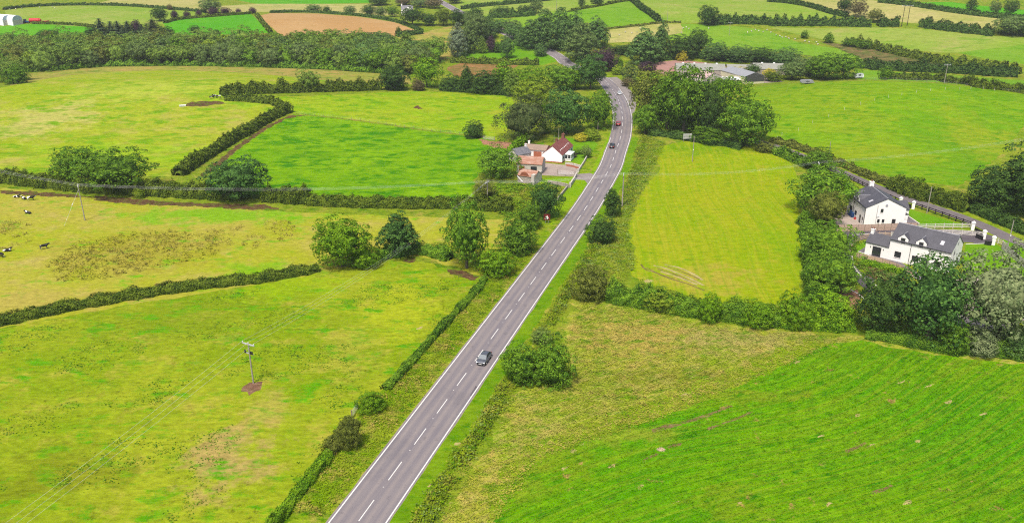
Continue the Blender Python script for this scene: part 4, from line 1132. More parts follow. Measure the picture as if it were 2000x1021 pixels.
 (1074, 758, 76, 666, 'bush', 'mid', 'bush', 'field side half of the pair of big rounded bushes'),
 (1057, 674, 36, 643, 'bush', 'herb', 'bush', 'small greyish bush above the big rounded pair'),
 (728, 808, 50, 764, 'bush', 'bright', 'bush', 'bright round bush beside the metal field gate'),
 (684, 880, 44, 818, 'bush', 'olive', 'bush', 'olive bush just below the metal field gate'),
 (272, 388, 20, 369, 'bush', 'lime', 'shrub', 'small pale shrub at the foot of the broad hedge tree'),
 (20, 160, 62, 112, 'round', 'birch', 'willow_tree', 'pale rounded willow at the corner of the wood'),
 (36, 164, 40, 126, 'bush', 'mid', 'willow_tree', 'darker willow in front of the pale rounded one'),
 (313, 43, 30, 14, 'round', 'dark', 'oak_tree', 'lone dark round tree above the spruces'),
 (199, 74, 45, 32, 'spruce', 'spruce', 'spruce_tree', 'outermost tall spruce on the shed side of the row'),
 (219, 74, 36, 38, 'spruce', 'spruce', 'spruce_tree', 'slimmer spruce beside the outermost tall one'),
 (233, 75, 42, 37, 'spruce', 'spruce', 'spruce_tree', 'third spruce counted from the red machine'),
 (252, 75, 42, 37, 'spruce', 'spruce', 'spruce_tree', 'spruce in the middle of the row'),
 (269, 72, 18, 40, 'round', 'purple', 'plum_tree', 'dark purple tree between the spruces'),
 (280, 75, 36, 44, 'spruce', 'spruce', 'spruce_tree', 'short spruce right of the purple tree'),
 (301, 74, 54, 32, 'spruce', 'pine', 'spruce_tree', 'broad dark spruce below the lone round tree'),
 (328, 74, 24, 52, 'bush', 'dark', 'holly_tree', 'dark bush tree ending the spruce row'),
 (180, 76, 22, 54, 'bush', 'dark', 'holly_tree', 'dark bush tree starting the spruce row'),
 (342, 38, 13, 21, 'tall', 'purple', 'plum_tree', 'upright purple tree nearest the lone round tree'),
 (366, 35, 13, 22, 'bush', 'purple', 'plum_tree', 'second purple tree from the lone round tree'),
 (389, 33, 11, 20, 'tall', 'purple', 'plum_tree', 'third purple tree from the lone round tree'),
 (417, 30, 18, 15, 'bush', 'purple', 'plum_tree', 'broad purple tree in front of the big grey tree'),
 (441, 28, 18, 15, 'bush', 'purple', 'plum_tree', 'broad purple tree just past the big grey tree'),
 (466, 28, 11, 17, 'bush', 'purple', 'plum_tree', 'small purple tree second from the wheat corner'),
 (494, 27, 13, 15, 'bush', 'purple', 'plum_tree', 'purple tree nearest the wheat corner'),
 (412, 27, 42, -4, 'round', 'grey', 'ash_tree', 'big grey green tree behind the purple row'),
 (332, 20, 9, 9, 'bush', 'rust', 'shrub', 'tiny brownish tree in the hedge of the tan field'),
 (96, 74, 42, 57, 'bush', 'dark', 'hawthorn_tree', 'dark spreading thorn tree above the wood'),
 (14, 80, 34, 64, 'bush', 'dark', 'hawthorn_tree', 'dark thorn tree beside the track to the white sheds'),
 (381, 65, 20, 50, 'bush', 'dark', 'hawthorn_tree', 'lone dark tree at the lower edge of the vivid field'),
 (424, 67, 12, 58, 'bush', 'dark', 'shrub', 'little dark bush at the wood edge below the vivid field'),
 (470, 68, 12, 58, 'bush', 'dark', 'shrub', 'little dark bush near the wheat corner of the wood'),
 (722, 82, 82, 60, 'bush', 'dark', 'oak_tree', 'wide dark tree at the wood edge below the wheat'),
 (779, 70, 11, 53, 'tall', 'hedge', 'hawthorn_tree', 'tiny tree at the near corner of the wheat'),
 (613, 25, 28, 8, 'round', 'grey', 'ash_tree', 'grey tree behind the wheat field'),
 (638, 25, 15, 12, 'bush', 'dark', 'hawthorn_tree', 'small dark tree right of the grey one behind the wheat'),
 (684, 30, 24, 11, 'round', 'grey', 'ash_tree', 'first grey tree before the white farmhouse'),
 (722, 33, 26, 9, 'round', 'dark', 'ash_tree', 'darker tree before the white farmhouse'),
 (744, 34, 22, 13, 'round', 'grey', 'ash_tree', 'grey tree second from the white farmhouse'),
 (766, 34, 24, 12, 'round', 'mid', 'ash_tree', 'tree touching the side of the white farmhouse'),
 (806, 52, 44, 14, 'spread', 'dark', 'oak_tree', 'broad dark tree below the white farmhouse'),
 (838, 52, 30, 26, 'round', 'dark', 'oak_tree', 'dark tree second from the white farmhouse'),
 (866, 52, 30, 17, 'round', 'hedge', 'oak_tree', 'spreading tree in the row below the farmhouse'),
 (892, 53, 24, 18, 'round', 'dark', 'oak_tree', 'dark tree at the end of the row by the far road'),
 (740, 12, 40, -8, 'round', 'dark', 'ash_tree', 'dark tree behind the white farmhouse, away from the road'),
 (790, 13, 36, -6, 'round', 'rust', 'ash_tree', 'brownish tree right above the white farmhouse'),
 (822, 16, 34, -4, 'round', 'grey', 'ash_tree', 'grey tree between the farmhouse and far road'),
 (848, 18, 30, -6, 'round', 'rust', 'ash_tree', 'brown green tree beside the far road'),
 (888, 8, 30, -12, 'round', 'dark', 'ash_tree', 'dark tree across the far road'),
 (930, 34, 26, 14, 'bush', 'dark', 'hawthorn_tree', 'dark tree in the far hedge near the road'),
 (980, 32, 36, 12, 'bush', 'dark', 'hawthorn_tree', 'round dark tree in the middle of the far thick hedge'),
 (1028, 28, 34, 10, 'bush', 'dark', 'hawthorn_tree', 'round dark tree at the end of the far thick hedge'),
 (1047, 28, 26, 0, 'airy', 'grey', 'ash_tree', 'bare looking ash above the far thick hedge'),
 (1136, 14, 16, -6, 'airy', 'dark', 'ash_tree', 'thin tree on top of the bright hill field'),
 (1166, 8, 24, -8, 'bush', 'dark', 'hawthorn_tree', 'dark thorn on top of the bright hill field'),
 (1382, 52, 38, 11, 'round', 'dark', 'oak_tree', 'lone round tree on the hill above the sheep'),
 (1648, 27, 26, -4, 'round', 'dark', 'ash_tree', 'dark leafy tree at the end of the clipped hedge'),
 (1674, 36, 28, 0, 'airy', 'rust', 'ash_tree', 'twiggy half bare tree beside the dark leafy one'),
 (1706, 46, 26, 18, 'airy', 'olive', 'ash_tree', 'twiggy low tree above the bushy hedge'),
 (1896, 22, 22, -4, 'airy', 'dark', 'ash_tree', 'thin tree standing in the vivid strip field hedge'),
 (1942, 30, 20, 2, 'airy', 'grey', 'ash_tree', 'second thin tree in the vivid strip field hedge'),
 (1972, 34, 26, -2, 'airy', 'dark', 'ash_tree', 'third thin tree in the vivid strip field hedge'),
 (1968, 72, 56, 30, 'round', 'grey', 'ash_tree', 'large grey green hedgerow tree by the picture edge'),
 (2004, 74, 40, 40, 'round', 'dark', 'ash_tree', 'dark hedgerow tree cut by the picture edge'),
 (1570, 76, 15, 60, 'bush', 'mid', 'hawthorn_tree', 'small tree among the sheep on the slope'),
 (1618, 85, 18, 64, 'tall', 'mid', 'hawthorn_tree', 'leaning small tree beside the brown scrub'),
 (1664, 92, 30, 75, 'bush', 'mid', 'hawthorn_tree', 'bushy tree at the start of the scrub hedge'),
 (1688, 96, 28, 78, 'bush', 'mid', 'hawthorn_tree', 'second bushy tree of the scrub hedge'),
 (1728, 156, 24, 132, 'bush', 'mid', 'hawthorn_tree', 'bushy tree beside the small white trailer'),
]
for row in TREES:
    x, yb, w, yt, kind, leaf, name, label = row
    cat = 'bush' if name in ('bush', 'shrub') else 'tree'
    plant_px(x, yb, w, yt, kind, leaf, name, label, cat)

# the belt of birch and willow wood behind the domed pasture
wood_px = [(-90, 146), (30, 141), (100, 138), (200, 129), (330, 127), (480, 129), (640, 134), (800, 145), (856, 118), (800, 106), (700, 100), (500, 98), (300, 99), (120, 102), (0, 106), (-90, 112)]
wp = [spot(*q) for q in wood_px]
def inside(pt, poly):
    c = False
    for i in range(len(poly)):
        a, b = poly[i], poly[i - 1]
        if (a[1] > pt[1]) != (b[1] > pt[1]) and pt[0] < (b[0] - a[0]) * (pt[1] - a[1]) / (b[1] - a[1]) + a[0]: c = not c
    return c
placed = []
x0, x1 = min(p.x for p in wp), max(p.x for p in wp); y0, y1 = min(p.y for p in wp), max(p.y for p in wp)
wr = random.Random(5)
tries = 0
while len(placed) < 280 and tries < 30000:
    tries += 1
    q = (wr.uniform(x0, x1), wr.uniform(y0, y1))
    if not inside(q, wp): continue
    if any((q[0] - a) ** 2 + (q[1] - b) ** 2 < 7.2 ** 2 for a, b in placed): continue
    placed.append(q)
TINT = {'birch': 'pale green', 'grey': 'greyish green', 'mid': 'fresh green', 'olive': 'olive green', 'poplar': 'dark green', 'lime': 'yellow green'}
_front = [spot(*q) for q in wood_px[:8]]
def wood_label(q, leaf):
    d = min(math.hypot(q[0] - f.x, q[1] - f.y) for f in smooth([v[:2] for v in _front], 6.0) for f in (f,))
    row = 'front edge' if d < 9 else ('second rank' if d < 24 else ('middle' if d < 55 else 'far edge'))
    k = q[0] / q[1]
    where = 'below the spruces' if k < -.36 else ('below the vivid field' if k < -.24 else ('below the wheat' if k < -.12 else 'nearest the marsh'))
    return f'{TINT[leaf]} tree at the {row} of the wood belt, {where}' if row != 'middle' else f'{TINT[leaf]} tree in the middle of the wood belt, {where}'
for q in placed:
    h = wr.uniform(10.0, 13.5)
    leaf = wr.choices(['birch', 'grey', 'mid', 'olive', 'poplar', 'lime'], [6, 2.0, 1.6, 0.8, 0.8, .3])[0]
    plant(ground_at(*q), wr.uniform(10.5, 14.5), h, 'wood', leaf, 'birch_tree', wood_label(q, leaf), 'tree', 'trees of the birch wood belt', bark=M['bark_pale'] if wr.random() < .16 else M['bark'])

# ------------------------------------------------------------------ long grass, rushes and tussocks: what nobody could count
def in_poly(P, poly):
    poly = np.array(poly); x, y = P[:, 0][:, None], P[:, 1][:, None]
    ax, ay = poly[:, 0][None], poly[:, 1][None]; bx, by = np.roll(poly[:, 0], -1)[None], np.roll(poly[:, 1], -1)[None]
    with np.errstate(divide='ignore', invalid='ignore'):
        h = ((ay > y) != (by > y)) & (x < (bx - ax) * (y - ay) / (by - ay) + ax)
    return h.sum(1) % 2 == 1
def soft(P, seed, scale):
    r = np.random.default_rng(seed); out = np.zeros(len(P))
    for i in range(6):
        w = r.normal(size=2) * scale * (1 + i * .6); out += np.sin(P @ w + r.uniform(0, 6.28)) / (1 + .3 * i)
    return out / 2.6
def sward(name, leaf, poly, n, size, height, seed, patchy=-9.0, scale=.12, blades=4, spread=.28, avoid=(), lean=.42):
    rng = np.random.default_rng(seed)
    q = np.array(poly); lo, hi = q.min(0), q.max(0)
    P = np.empty((0, 2))
    for _ in range(12):
        c = rng.uniform(lo, hi, (n * 2, 2))
        k = in_poly(c, poly) & (soft(c, seed, scale) > patchy)
        for a in avoid: k &= ~in_poly(c, a)
        P = np.concatenate([P, c[k]])
        if len(P) >= n: break
    P = P[:n]
    m = len(P)
    if not m: return
    T = np.repeat(P, blades, 0) + rng.normal(scale=spread, size=(m * blades, 2))
    big = np.repeat(rng.uniform(.6, 1.4, m), blades)
    z = land(T[:, 0], T[:, 1]) + height * big * rng.uniform(.35, 1.0, m * blades)
    C = np.column_stack([T, z])
    N = np.column_stack([np.zeros((m * blades, 2)), np.ones(m * blades)]) + lean * rng.normal(size=(m * blades, 3))
    mid = np.array([C[:, 0].mean(), C[:, 1].mean(), 0])
    me = quads_mesh(name, C - mid, N, size * big * rng.uniform(.7, 1.3, m * blades), rng, aspect=.6)
    me.materials.append(L[leaf] if leaf in L else M[leaf])
    o = part(name, me); o.location = mid; o['kind'] = 'stuff'
gp = lambda pts: px_poly(pts, 30)
verge_l = strip_poly([p for p in ROAD if 84 < p.y < 186], 11.0, -4.6)
verge_r = strip_poly([p for p in ROAD if 84 < p.y < 320], -6.9, 9.8)
wild = gp([(1130, 590), (1250, 604), (1380, 634), (1600, 656), (1700, 660), (1640, 668), (1480, 735), (1300, 812), (1050, 895), (962, 1030), (850, 1030), (960, 870), (1000, 770), (1110, 740), (1110, 660)])
sward('long_grass', 'wild_grass', wild, 12000, .24, .16, 3, -9, .09, 4, .35, lean=.22)
sward('long_grass', 'rush', wild, 260, .26, .36, 4, .3, .12, 5, .3)
sward('long_grass', 'verge', verge_l, 6000, .24, .18, 5, -9, .2, 4, .3, lean=.25)
sward('long_grass', 'rush', verge_l, 350, .3, .34, 6, .2, .25, 4, .3)
sward('long_grass', 'verge', verge_r, 3000, .24, .18, 7, -9, .2, 4, .3, lean=.25)
sward('long_grass', 'bright', verge_r, 400, .32, .30, 8, .1, .25, 4, .3)
bank = gp([(1262, 262), (1300, 280), (1250, 380), (1225, 450), (1240, 520), (1200, 580), (1130, 585), (1160, 500), (1200, 440), (1230, 340)])
sward('long_grass', 'herb', bank, 700, .36, .40, 9, .1, .15, 4, .35)
sward('long_grass', 'verge', bank, 3500, .28, .22, 19, -9, .15, 4, .35, lean=.28)
rush = gp([(90, 520), (140, 478), (230, 458), (330, 450), (430, 462), (420, 500), (330, 520), (200, 545), (110, 550)])
sward('rushes', 'pasture_rush', rush, 900, .34, .45, 10, -9, .12, 6, .28, lean=.5)
sward('rushes', 'rush', rush, 300, .34, .60, 20, -.1, .2, 6, .28, lean=.6)
sward('rushes', 'rush', gp([(0, 430), (60, 440), (60, 480), (0, 490)]), 90, .34, .5, 11, 0, .15, 7, .35, lean=.6)
sward('rushes', 'rush', gp([(400, 450), (560, 430), (600, 460), (440, 500)]), 150, .34, .5, 12, 0, .12, 7, .35, lean=.6)
past = gp([(20, 650), (480, 566), (800, 512), (930, 556), (850, 650), (700, 800), (560, 990), (530, 1030), (-20, 1030), (-20, 660)])
sward('grass_tussocks', 'bright', past, 700, .26, .12, 13, .25, .10, 9, .55, lean=.35)
rg = gp([(935, 392), (975, 356), (1046, 362), (1098, 370), (1076, 396), (1052, 422), (990, 426)])
sward('weeds', 'bright', rg, 1200, .40, .45, 14, -.2, .2, 5, .35)
sward('weeds', 'rough', rg, 1500, .40, .35, 15, -.4, .2, 5, .35)
sil = gp([(960, 1030), (990, 945), (1045, 898), (1120, 856), (1280, 812), (1420, 762), (1520, 716), (1600, 682), (1680, 670), (1800, 692), (1900, 706), (2010, 716), (2020, 1030)])
sward('silage_grass', 'silage_green', sil, 16000, .22, .08, 16, -9, .35, 3, .3, lean=.25)
sward('bed_flowers', 'herb', gp([(1676, 520), (1700, 524), (1760, 540), (1772, 556), (1735, 552), (1696, 538)]), 90, .4, .5, 17, -9, .2, 6, .3)

def bank_strip(pts, half, n, seed, dark='hedge'):
    line = smooth([spot(*q)[:2] for q in pts], 2.0)
    pl = ragged(strip_poly(line, half, half), .5, 1.2, seed)
    sward('bank_weeds', 'verge', pl, n, .30, .6, seed, -.5, .35, 7, .40, lean=.55)
    sward('bank_weeds', dark, pl, int(n * .2), .30, .5, seed + 50, 0, .35, 7, .40, lean=.55)
    sward('bank_weeds', 'herb', pl, int(n * .5), .28, .45, seed + 90, -.2, .35, 6, .40, lean=.5)
bank_strip([(1258, 264), (1252, 290), (1246, 322), (1236, 356), (1220, 400)], 1.7, 420, 31)
bank_strip([(1170, 470), (1148, 505), (1120, 548), (1098, 590), (1068, 640)], 1.0, 420, 32)
bank_strip([(992, 750), (965, 800), (925, 862), (880, 925), (845, 985), (810, 1050), (770, 1110)], 1.1, 520, 33)

# ------------------------------------------------------------------ building helpers
class MB:
    """Collects simple solids into one mesh."""
    def __init__(self): self.v, self.f = [], []
    def add(self, v, f):
        n = len(self.v); self.v += [tuple(p) for p in v]; self.f += [tuple(i + n for i in q) for q in f]; return self
    def box(self, x0, x1, y0, y1, z0, z1):
        v = [(x, y, z) for z in (z0, z1) for x, y in ((x0, y0), (x1, y0), (x1, y1), (x0, y1))]
        return self.add(v, [(3, 2, 1, 0), (4, 5, 6, 7), (0, 1, 5, 4), (1, 2, 6, 5), (2, 3, 7, 6), (3, 0, 4, 7)])
    def prism(self, prof, a, b, axis='x'):
        """Extrude a closed profile of (u, z) pairs; along x u is y, along y u is x."""
        n = len(prof)
        pt = (lambda u, z, s: (s, u, z)) if axis == 'x' else (lambda u, z, s: (u, s, z))
        v = [pt(u, z, a) for u, z in prof] + [pt(u, z, b) for u, z in prof]
        f = [tuple(range(n))[::-1], tuple(range(n, 2 * n))] + [(i, (i + 1) % n, n + (i + 1) % n, n + i) for i in range(n)]
        return self.add(v, f)
    def tube(self, p, q, r0, r1=None, sides=8):
        r1 = r0 if r1 is None else r1
        p, q = Vector(p), Vector(q); t = (q - p).normalized(); u = t.orthogonal().normalized(); w = t.cross(u)
        v = [c + (u * math.cos(6.2832 * k / sides) + w * math.sin(6.2832 * k / sides)) * r for c, r in ((p, r0), (q, r1)) for k in range(sides)]
        f = [(k, (k + 1) % sides, sides + (k + 1) % sides, sides + k) for k in range(sides)] + [tuple(range(sides))[::-1], tuple(range(sides, 2 * sides))]
        return self.add(v, f)
    def mesh(self, name, mat, smooth=False, bevel=0.0):
        me = bpy.data.meshes.new(name)
        me.from_pydata(self.v, [], self.f)
        bm = bmesh.new(); bm.from_mesh(me)
        bmesh.ops.recalc_face_normals(bm, faces=bm.faces)
        if bevel: bmesh.ops.bevel(bm, geom=list(bm.edges), offset=bevel, segments=2, affect='EDGES', clamp_overlap=True)
        bm.to_mesh(me); bm.free()
        if smooth: me.polygons.foreach_set('use_smooth', np.ones(len(me.polygons), bool))
        me.materials.append(mat)
        return me
    def put(self, name, mat, parent, **kw):
        return part(name, self.mesh(name, mat, **kw), parent)

def wood_mat(name, base, var=0.2, board=0.0, scale=2.0):
    n = NT(name)
    tc = n.n.new('ShaderNodeTexCoord').outputs['Object']
    col = n.mix(1.0, base, n.grey(n.ramp(n.noise(scale, 4, 0.65, tc), 0.25, 0.75, 1 - var, 1 + var)), 'MULTIPLY')
    if board:
        w = n.n.new('ShaderNodeTexWave'); w.wave_type = 'BANDS'; w.bands_direction = 'X'
        w.inputs['Scale'].default_value = board; w.inputs['Distortion'].default_value = 0.3
        n.link(tc, w.inputs['Vector'])
        col = n.mix(n.ramp(w.outputs['Fac'], 0.0, 0.35, 0.45, 0), col, (base[0] * .45, base[1] * .42, base[2] * .4, 1))
    return n.finish(col, 0.85, 0.15)

def slate_mat(name, base, course=0.28, var=0.18, warm=None):
    n = NT(name)
    tc = n.n.new('ShaderNodeTexCoord').outputs['Object']
    br = n.n.new('ShaderNodeTexBrick')
    br.inputs['Scale'].default_value = 1.0
    br.inputs['Brick Width'].default_value = 0.42; br.inputs['Row Height'].default_value = course
    br.inputs['Mortar Size'].default_value = 0.02
    k = 1 - var
    br.inputs['Color1'].default_value = base
    br.inputs['Color2'].default_value = (base[0] * k, base[1] * k, base[2] * k, 1)
    br.inputs['Mortar'].default_value = (base[0] * .5, base[1] * .5, base[2] * .5, 1)
    m = n.n.new('ShaderNodeMapping'); m.inputs['Scale'].default_value = (1, 1.25, 1)
    n.link(tc, m.inputs['Vector']); n.link(m.outputs[0], br.inputs['Vector'])
    col = n.mix(n.ramp(n.noise(0.5, 4, 0.65, tc), 0.45, 0.7, 0, 0.5), br.outputs['Color'], warm or (base[0] * 1.25, base[1] * 1.25, base[2] * 1.22, 1))
    return n.finish(col, 0.6, 0.35)

def sheet_mat(name, base, rust, amount=0.5, rough=0.55):
    """Corrugated metal sheet with weathering."""
    n = NT(name)
    tc = n.n.new('ShaderNodeTexCoord').outputs['Object']
    w = n.n.new('ShaderNodeTexWave'); w.inputs['Scale'].default_value = 1.6; n.link(tc, w.inputs['Vector'])
    m = n.mapping((2.2, .5, 1), 0, tc)
    col = n.mix(n.ramp(n.noise(0.9, 4, 0.7, m), 0.62 - amount * .3, 0.78 - amount * .3), base, rust)
    col = n.mix(1.0, col, n.grey(n.ramp(w.outputs['Fac'], 0, 1, 0.86, 1.06)), 'MULTIPLY')
    return n.finish(col, rough, 0.3)

def glass_mat(name, color):
    n = NT(name)
    return n.finish(color, 0.08, 0.6)

M['render_white'] = plain('white_render', (.74, .72, .70, 1), 0.85, 0.2, 0.05, 0.8)
M['slate'] = slate_mat('roof_slate', (.066, .065, .078, 1))
M['slate_old'] = slate_mat('old_slate', (.15, .15, .17, 1), var=0.35, warm=(.24, .22, .20, 1))
M['tile_red'] = slate_mat('red_roof_tile', (.20, .062, .052, 1), var=0.25, warm=(.24, .095, .08, 1))
M['tile_tan'] = slate_mat('tan_roof_tile', (.26, .185, .14, 1), var=0.2)
M['upvc_dark'] = plain('dark_window_frame', (.035, .033, .034, 1), 0.4, 0.4, 0.1)
M['upvc_white'] = plain('white_window_frame', (.78, .78, .77, 1), 0.4, 0.4, 0.03)
M['glass'] = glass_mat('window_glass', (.022, .026, .030, 1))
M['glass_sky'] = glass_mat('sky_reflection_glass', (.46, .44, .46, 1))  # pale base colour stands in for the reflected sky
M['gutter'] = plain('black_gutter', (.022, .022, .024, 1), 0.45, 0.4, 0.1)
M['pipe_grey'] = plain('grey_pipe', (.22, .22, .23, 1), 0.5, 0.4, 0.1)
M['chimney_pot'] = plain('clay_pot', (.16, .07, .05, 1), 0.8, 0.2)
M['lead'] = plain('lead_flashing', (.26, .26, .29, 1), 0.5, 0.4, 0.1)
M['stone'] = plain('field_stone', (.27, .24, .205, 1), 0.9, 0.15, 0.35, 1.6, relief=0.5)
M['cement'] = plain('cement_wall', (.40, .37, .33, 1), 0.9, 0.15, 0.2, 0.9)
M['rust_roof'] = sheet_mat('rusty_sheet', (.38, .26, .21, 1), (.27, .13, .085, 1), 0.9)
M['rust'] = sheet_mat('rust_red_sheet', (.23, .075, .04, 1), (.14, .05, .03, 1), 0.4)
M['pink_roof'] = sheet_mat('faded_pink_sheet', (.40, .30, .28, 1), (.34, .17, .15, 1), 0.4)
M['pale_sheet'] = sheet_mat('pale_sheet', (.25, .25, .21, 1), (.20, .19, .16, 1), 0.4)
M['grey_sheet'] = sheet_mat('grey_sheet', (.22, .225, .24, 1), (.30, .30, .31, 1), 0.3)
M['cream_wall'] = plain('cream_wall', (.48, .45, .30, 1), 0.85, 0.2, 0.12, 0.7)
M['dark_gable'] = plain('dark_gable_sheet', (.05, .052, .05, 1), 0.6, 0.3, 0.15)
M['white_sheet'] = plain('white_sheet', (.72, .72, .74, 1), 0.5, 0.3, 0.06)
M['bluegrey'] = plain('bluegrey_sheet', (.30, .37, .44, 1), 0.5, 0.3, 0.08)
M['door_red'] = plain('red_brown_door', (.30, .10, .055, 1), 0.6, 0.3, 0.15)
M['wood_black'] = wood_mat('black_stained_wood', (.020, .016, .016, 1))
M['wood_white'] = wood_mat('white_painted_wood', (.52, .49, .45, 1), 0.08)
M['wood_tan'] = wood_mat('tanned_timber', (.42, .30, .22, 1), 0.15)
M['wood_fence'] = wood_mat('timber_boards', (.40, .29, .23, 1), 0.18, 3.2)
M['wood_grey'] = wood_mat('grey_weathered_timber', (.26, .235, .205, 1), 0.25)
M['wood_post'] = wood_mat('post_timber', (.20, .165, .125, 1), 0.3)
M['board_grey'] = wood_mat('weathered_boards', (.42, .385, .35, 1), 0.14, 3.2)
M['iron_black'] = plain('black_iron', (.014, .013, .014, 1), 0.45, 0.4, 0.1)
M['galv'] = plain('galvanised_steel', (.44, .44, .45, 1), 0.45, 0.5, 0.1, metal=0.3)
M['kerb'] = plain('pale_kerb', (.52, .49, .46, 1), 0.85, 0.2, 0.1, objspace=False)
M['porcelain'] = plain('insulator', (.55, .55, .56, 1), 0.3, 0.5, 0.1)
M['wire'] = plain('aluminium_wire', (.62, .62, .64, 1), 0.45, 0.5, 0.03, metal=0.2)

def gable_wall(L, D, eave, ridge, x0=0.0):
    return MB().prism([(0, -0.6), (D, -0.6), (D, eave), (D / 2, ridge), (0, eave)], x0, x0 + L)

def gable_roof(L, D, eave, ridge, x0=0.0, over=0.18, verge=0.10, th=0.16):
    s = (ridge - eave) / (D / 2)
    b = MB()
    b.prism([(-over, eave - s * over + .03), (D / 2, ridge + .03), (D / 2, ridge + th + .03), (-over, eave - s * over + th)], x0 - verge, x0 + L + verge)
    b.prism([(D + over, eave - s * over + .03), (D + over, eave - s * over + th), (D / 2, ridge + th + .03), (D / 2, ridge + .03)], x0 - verge, x0 + L + verge)
    return b

def window(parent, face, u, z, w, h, frame='upvc_dark', pane='glass', bars=1, name='window'):
    """A window on a wall: face = (origin, along, outward) in the parent's own axes; u, z its centre."""
    o, a, n = (Vector(q) for q in face)
    def P(du, dz, dn): return o + a * (u + du) + n * dn + Vector((0, 0, z + dz))
    def slab(b, u0, u1, z0, z1, n0, n1):
        v = [P(x, y, d) for d in (n0, n1) for x, y in ((u0, z0), (u1, z0), (u1, z1), (u0, z1))]
        b.add(v, [(3, 2, 1, 0), (4, 5, 6, 7), (0, 1, 5, 4), (1, 2, 6, 5), (2, 3, 7, 6), (3, 0, 4, 7)])
    t = 0.08
    b = MB()
    slab(b, -w / 2, -w / 2 + t, -h / 2, h / 2, -.05, .045); slab(b, w / 2 - t, w / 2, -h / 2, h / 2, -.05, .045)
    slab(b, -w / 2 + t, w / 2 - t, h / 2 - t, h / 2, -.05, .045); slab(b, -w / 2 + t, w / 2 - t, -h / 2, -h / 2 + t, -.05, .045)
    for i in range(bars): 
        x = -w / 2 + w * (i + 1) / (bars + 1)
        slab(b, x - .03, x + .03, -h / 2 + t, h / 2 - t, -.05, .04)
    f = b.put(name, M[frame], parent)
    g = MB(); slab(g, -w / 2 + t, w / 2 - t, -h / 2 + t, h / 2 - t, -.05, .018)
    g.put('pane', M[pane], f)
    if h < 1.7:
        s = MB(); slab(s, -w / 2 - .08, w / 2 + .08, -h / 2 - .10, -h / 2 - .005, -.05, .10); s.put('sill', M['render_white'], f)
    return f

def chimney(parent, x, y, z0, z1, w=0.9, d=0.6, mat='render_white', pots=2):
    b = MB(); b.box(x - w / 2, x + w / 2, y - d / 2, y + d / 2, z0, z1); b.box(x - w / 2 - .06, x + w / 2 + .06, y - d / 2 - .06, y + d / 2 + .06, z1 + .002, z1 + .14)
    c = b.put('chimney', M[mat], parent)
    for i in range(pots):
        p = MB(); px = x - w / 4 + i * w / 2 if pots > 1 else x
        p.tube((px, y, z1 + .14), (px, y, z1 + .62), .13, .11); p.put('chimney_pot', M['chimney_pot'], c)
    return c

def rooflight(parent, x, y, eave, ridge, D, w=0.8, l=1.2):
    s = (ridge - eave) / (D / 2); n = Vector((0, -s, 1)).normalized(); t = Vector((0, 1, s)).normalized(); a = Vector((1, 0, 0))
    c = Vector((x, y, eave + s * y + .2))
    def slab(b, ww, ll, n0, n1):
        v = [c + a * i * ww / 2 + t * j * ll / 2 + n * k for k in (n0, n1) for i, j in ((-1, -1), (1, -1), (1, 1), (-1, 1))]
        b.add(v, [(3, 2, 1, 0), (4, 5, 6, 7), (0, 1, 5, 4), (1, 2, 6, 5), (2, 3, 7, 6), (3, 0, 4, 7)])
    b = MB(); slab(b, w, l, -.1, .04); f = b.put('rooflight', M['lead'], parent)
    g = MB(); slab(g, w - .14, l - .14, -.05, .052); g.put('pane', M['glass_sky'], f)

def dormer(parent, x, eave, ridge, D, w=1.9, top=6.35, sh=5.55, roofmat='slate'):
    """Wall dormer on the front (y = 0): its face rises straight out of the wall."""
    s = (ridge - eave) / (D / 2)
    depth = (top - eave) / s + .1
    b = MB(); b.prism([(x - w / 2, eave - .4), (x + w / 2, eave - .4), (x + w / 2, sh), (x, top), (x - w / 2, sh)], -0.012, depth, 'y')
    d = b.put('dormer', M['render_white'], parent)
    k = (top - sh) / (w / 2); o = .14; th = .13
    r = MB()
    r.prism([(x - w / 2 - o, sh - k * o + .02), (x, top + .02), (x, top + th + .02), (x - w / 2 - o, sh - k * o + th)], 0.03, depth + .5, 'y')
    r.prism([(x + w / 2 + o, sh - k * o + .02), (x + w / 2 + o, sh - k * o + th), (x, top + th + .02), (x, top + .02)], 0.03, depth + .5, 'y')
    r.put('dormer_roof', M[roofmat], d)
    q = MB(); q.tube((x, .05, top + th + .03), (x, depth + .3, top + th + .03), .06); q.put('ridge_tiles', M['lead'], d)
    window(d, ((0, -0.014, 0), (1, 0, 0), (0, -1, 0)), x, eave + .25, 0.95, 1.25)
    return d

def gutters(parent, L, D, eave, x0=0.0, pipes=()):
    b = MB(); b.box(x0 - .05, x0 + L + .05, -.30, -.19, eave - .10, eave + .02); b.box(x0 - .05, x0 + L + .05, D + .19, D + .30, eave - .10, eave + .02)
    b.put('gutter', M['gutter'], parent)
    for px, mat in pipes:
        p = MB(); p.tube((px, -.08, 0), (px, -.08, eave - .05), .06, sides=6); p.put('downpipe', M[mat], parent)

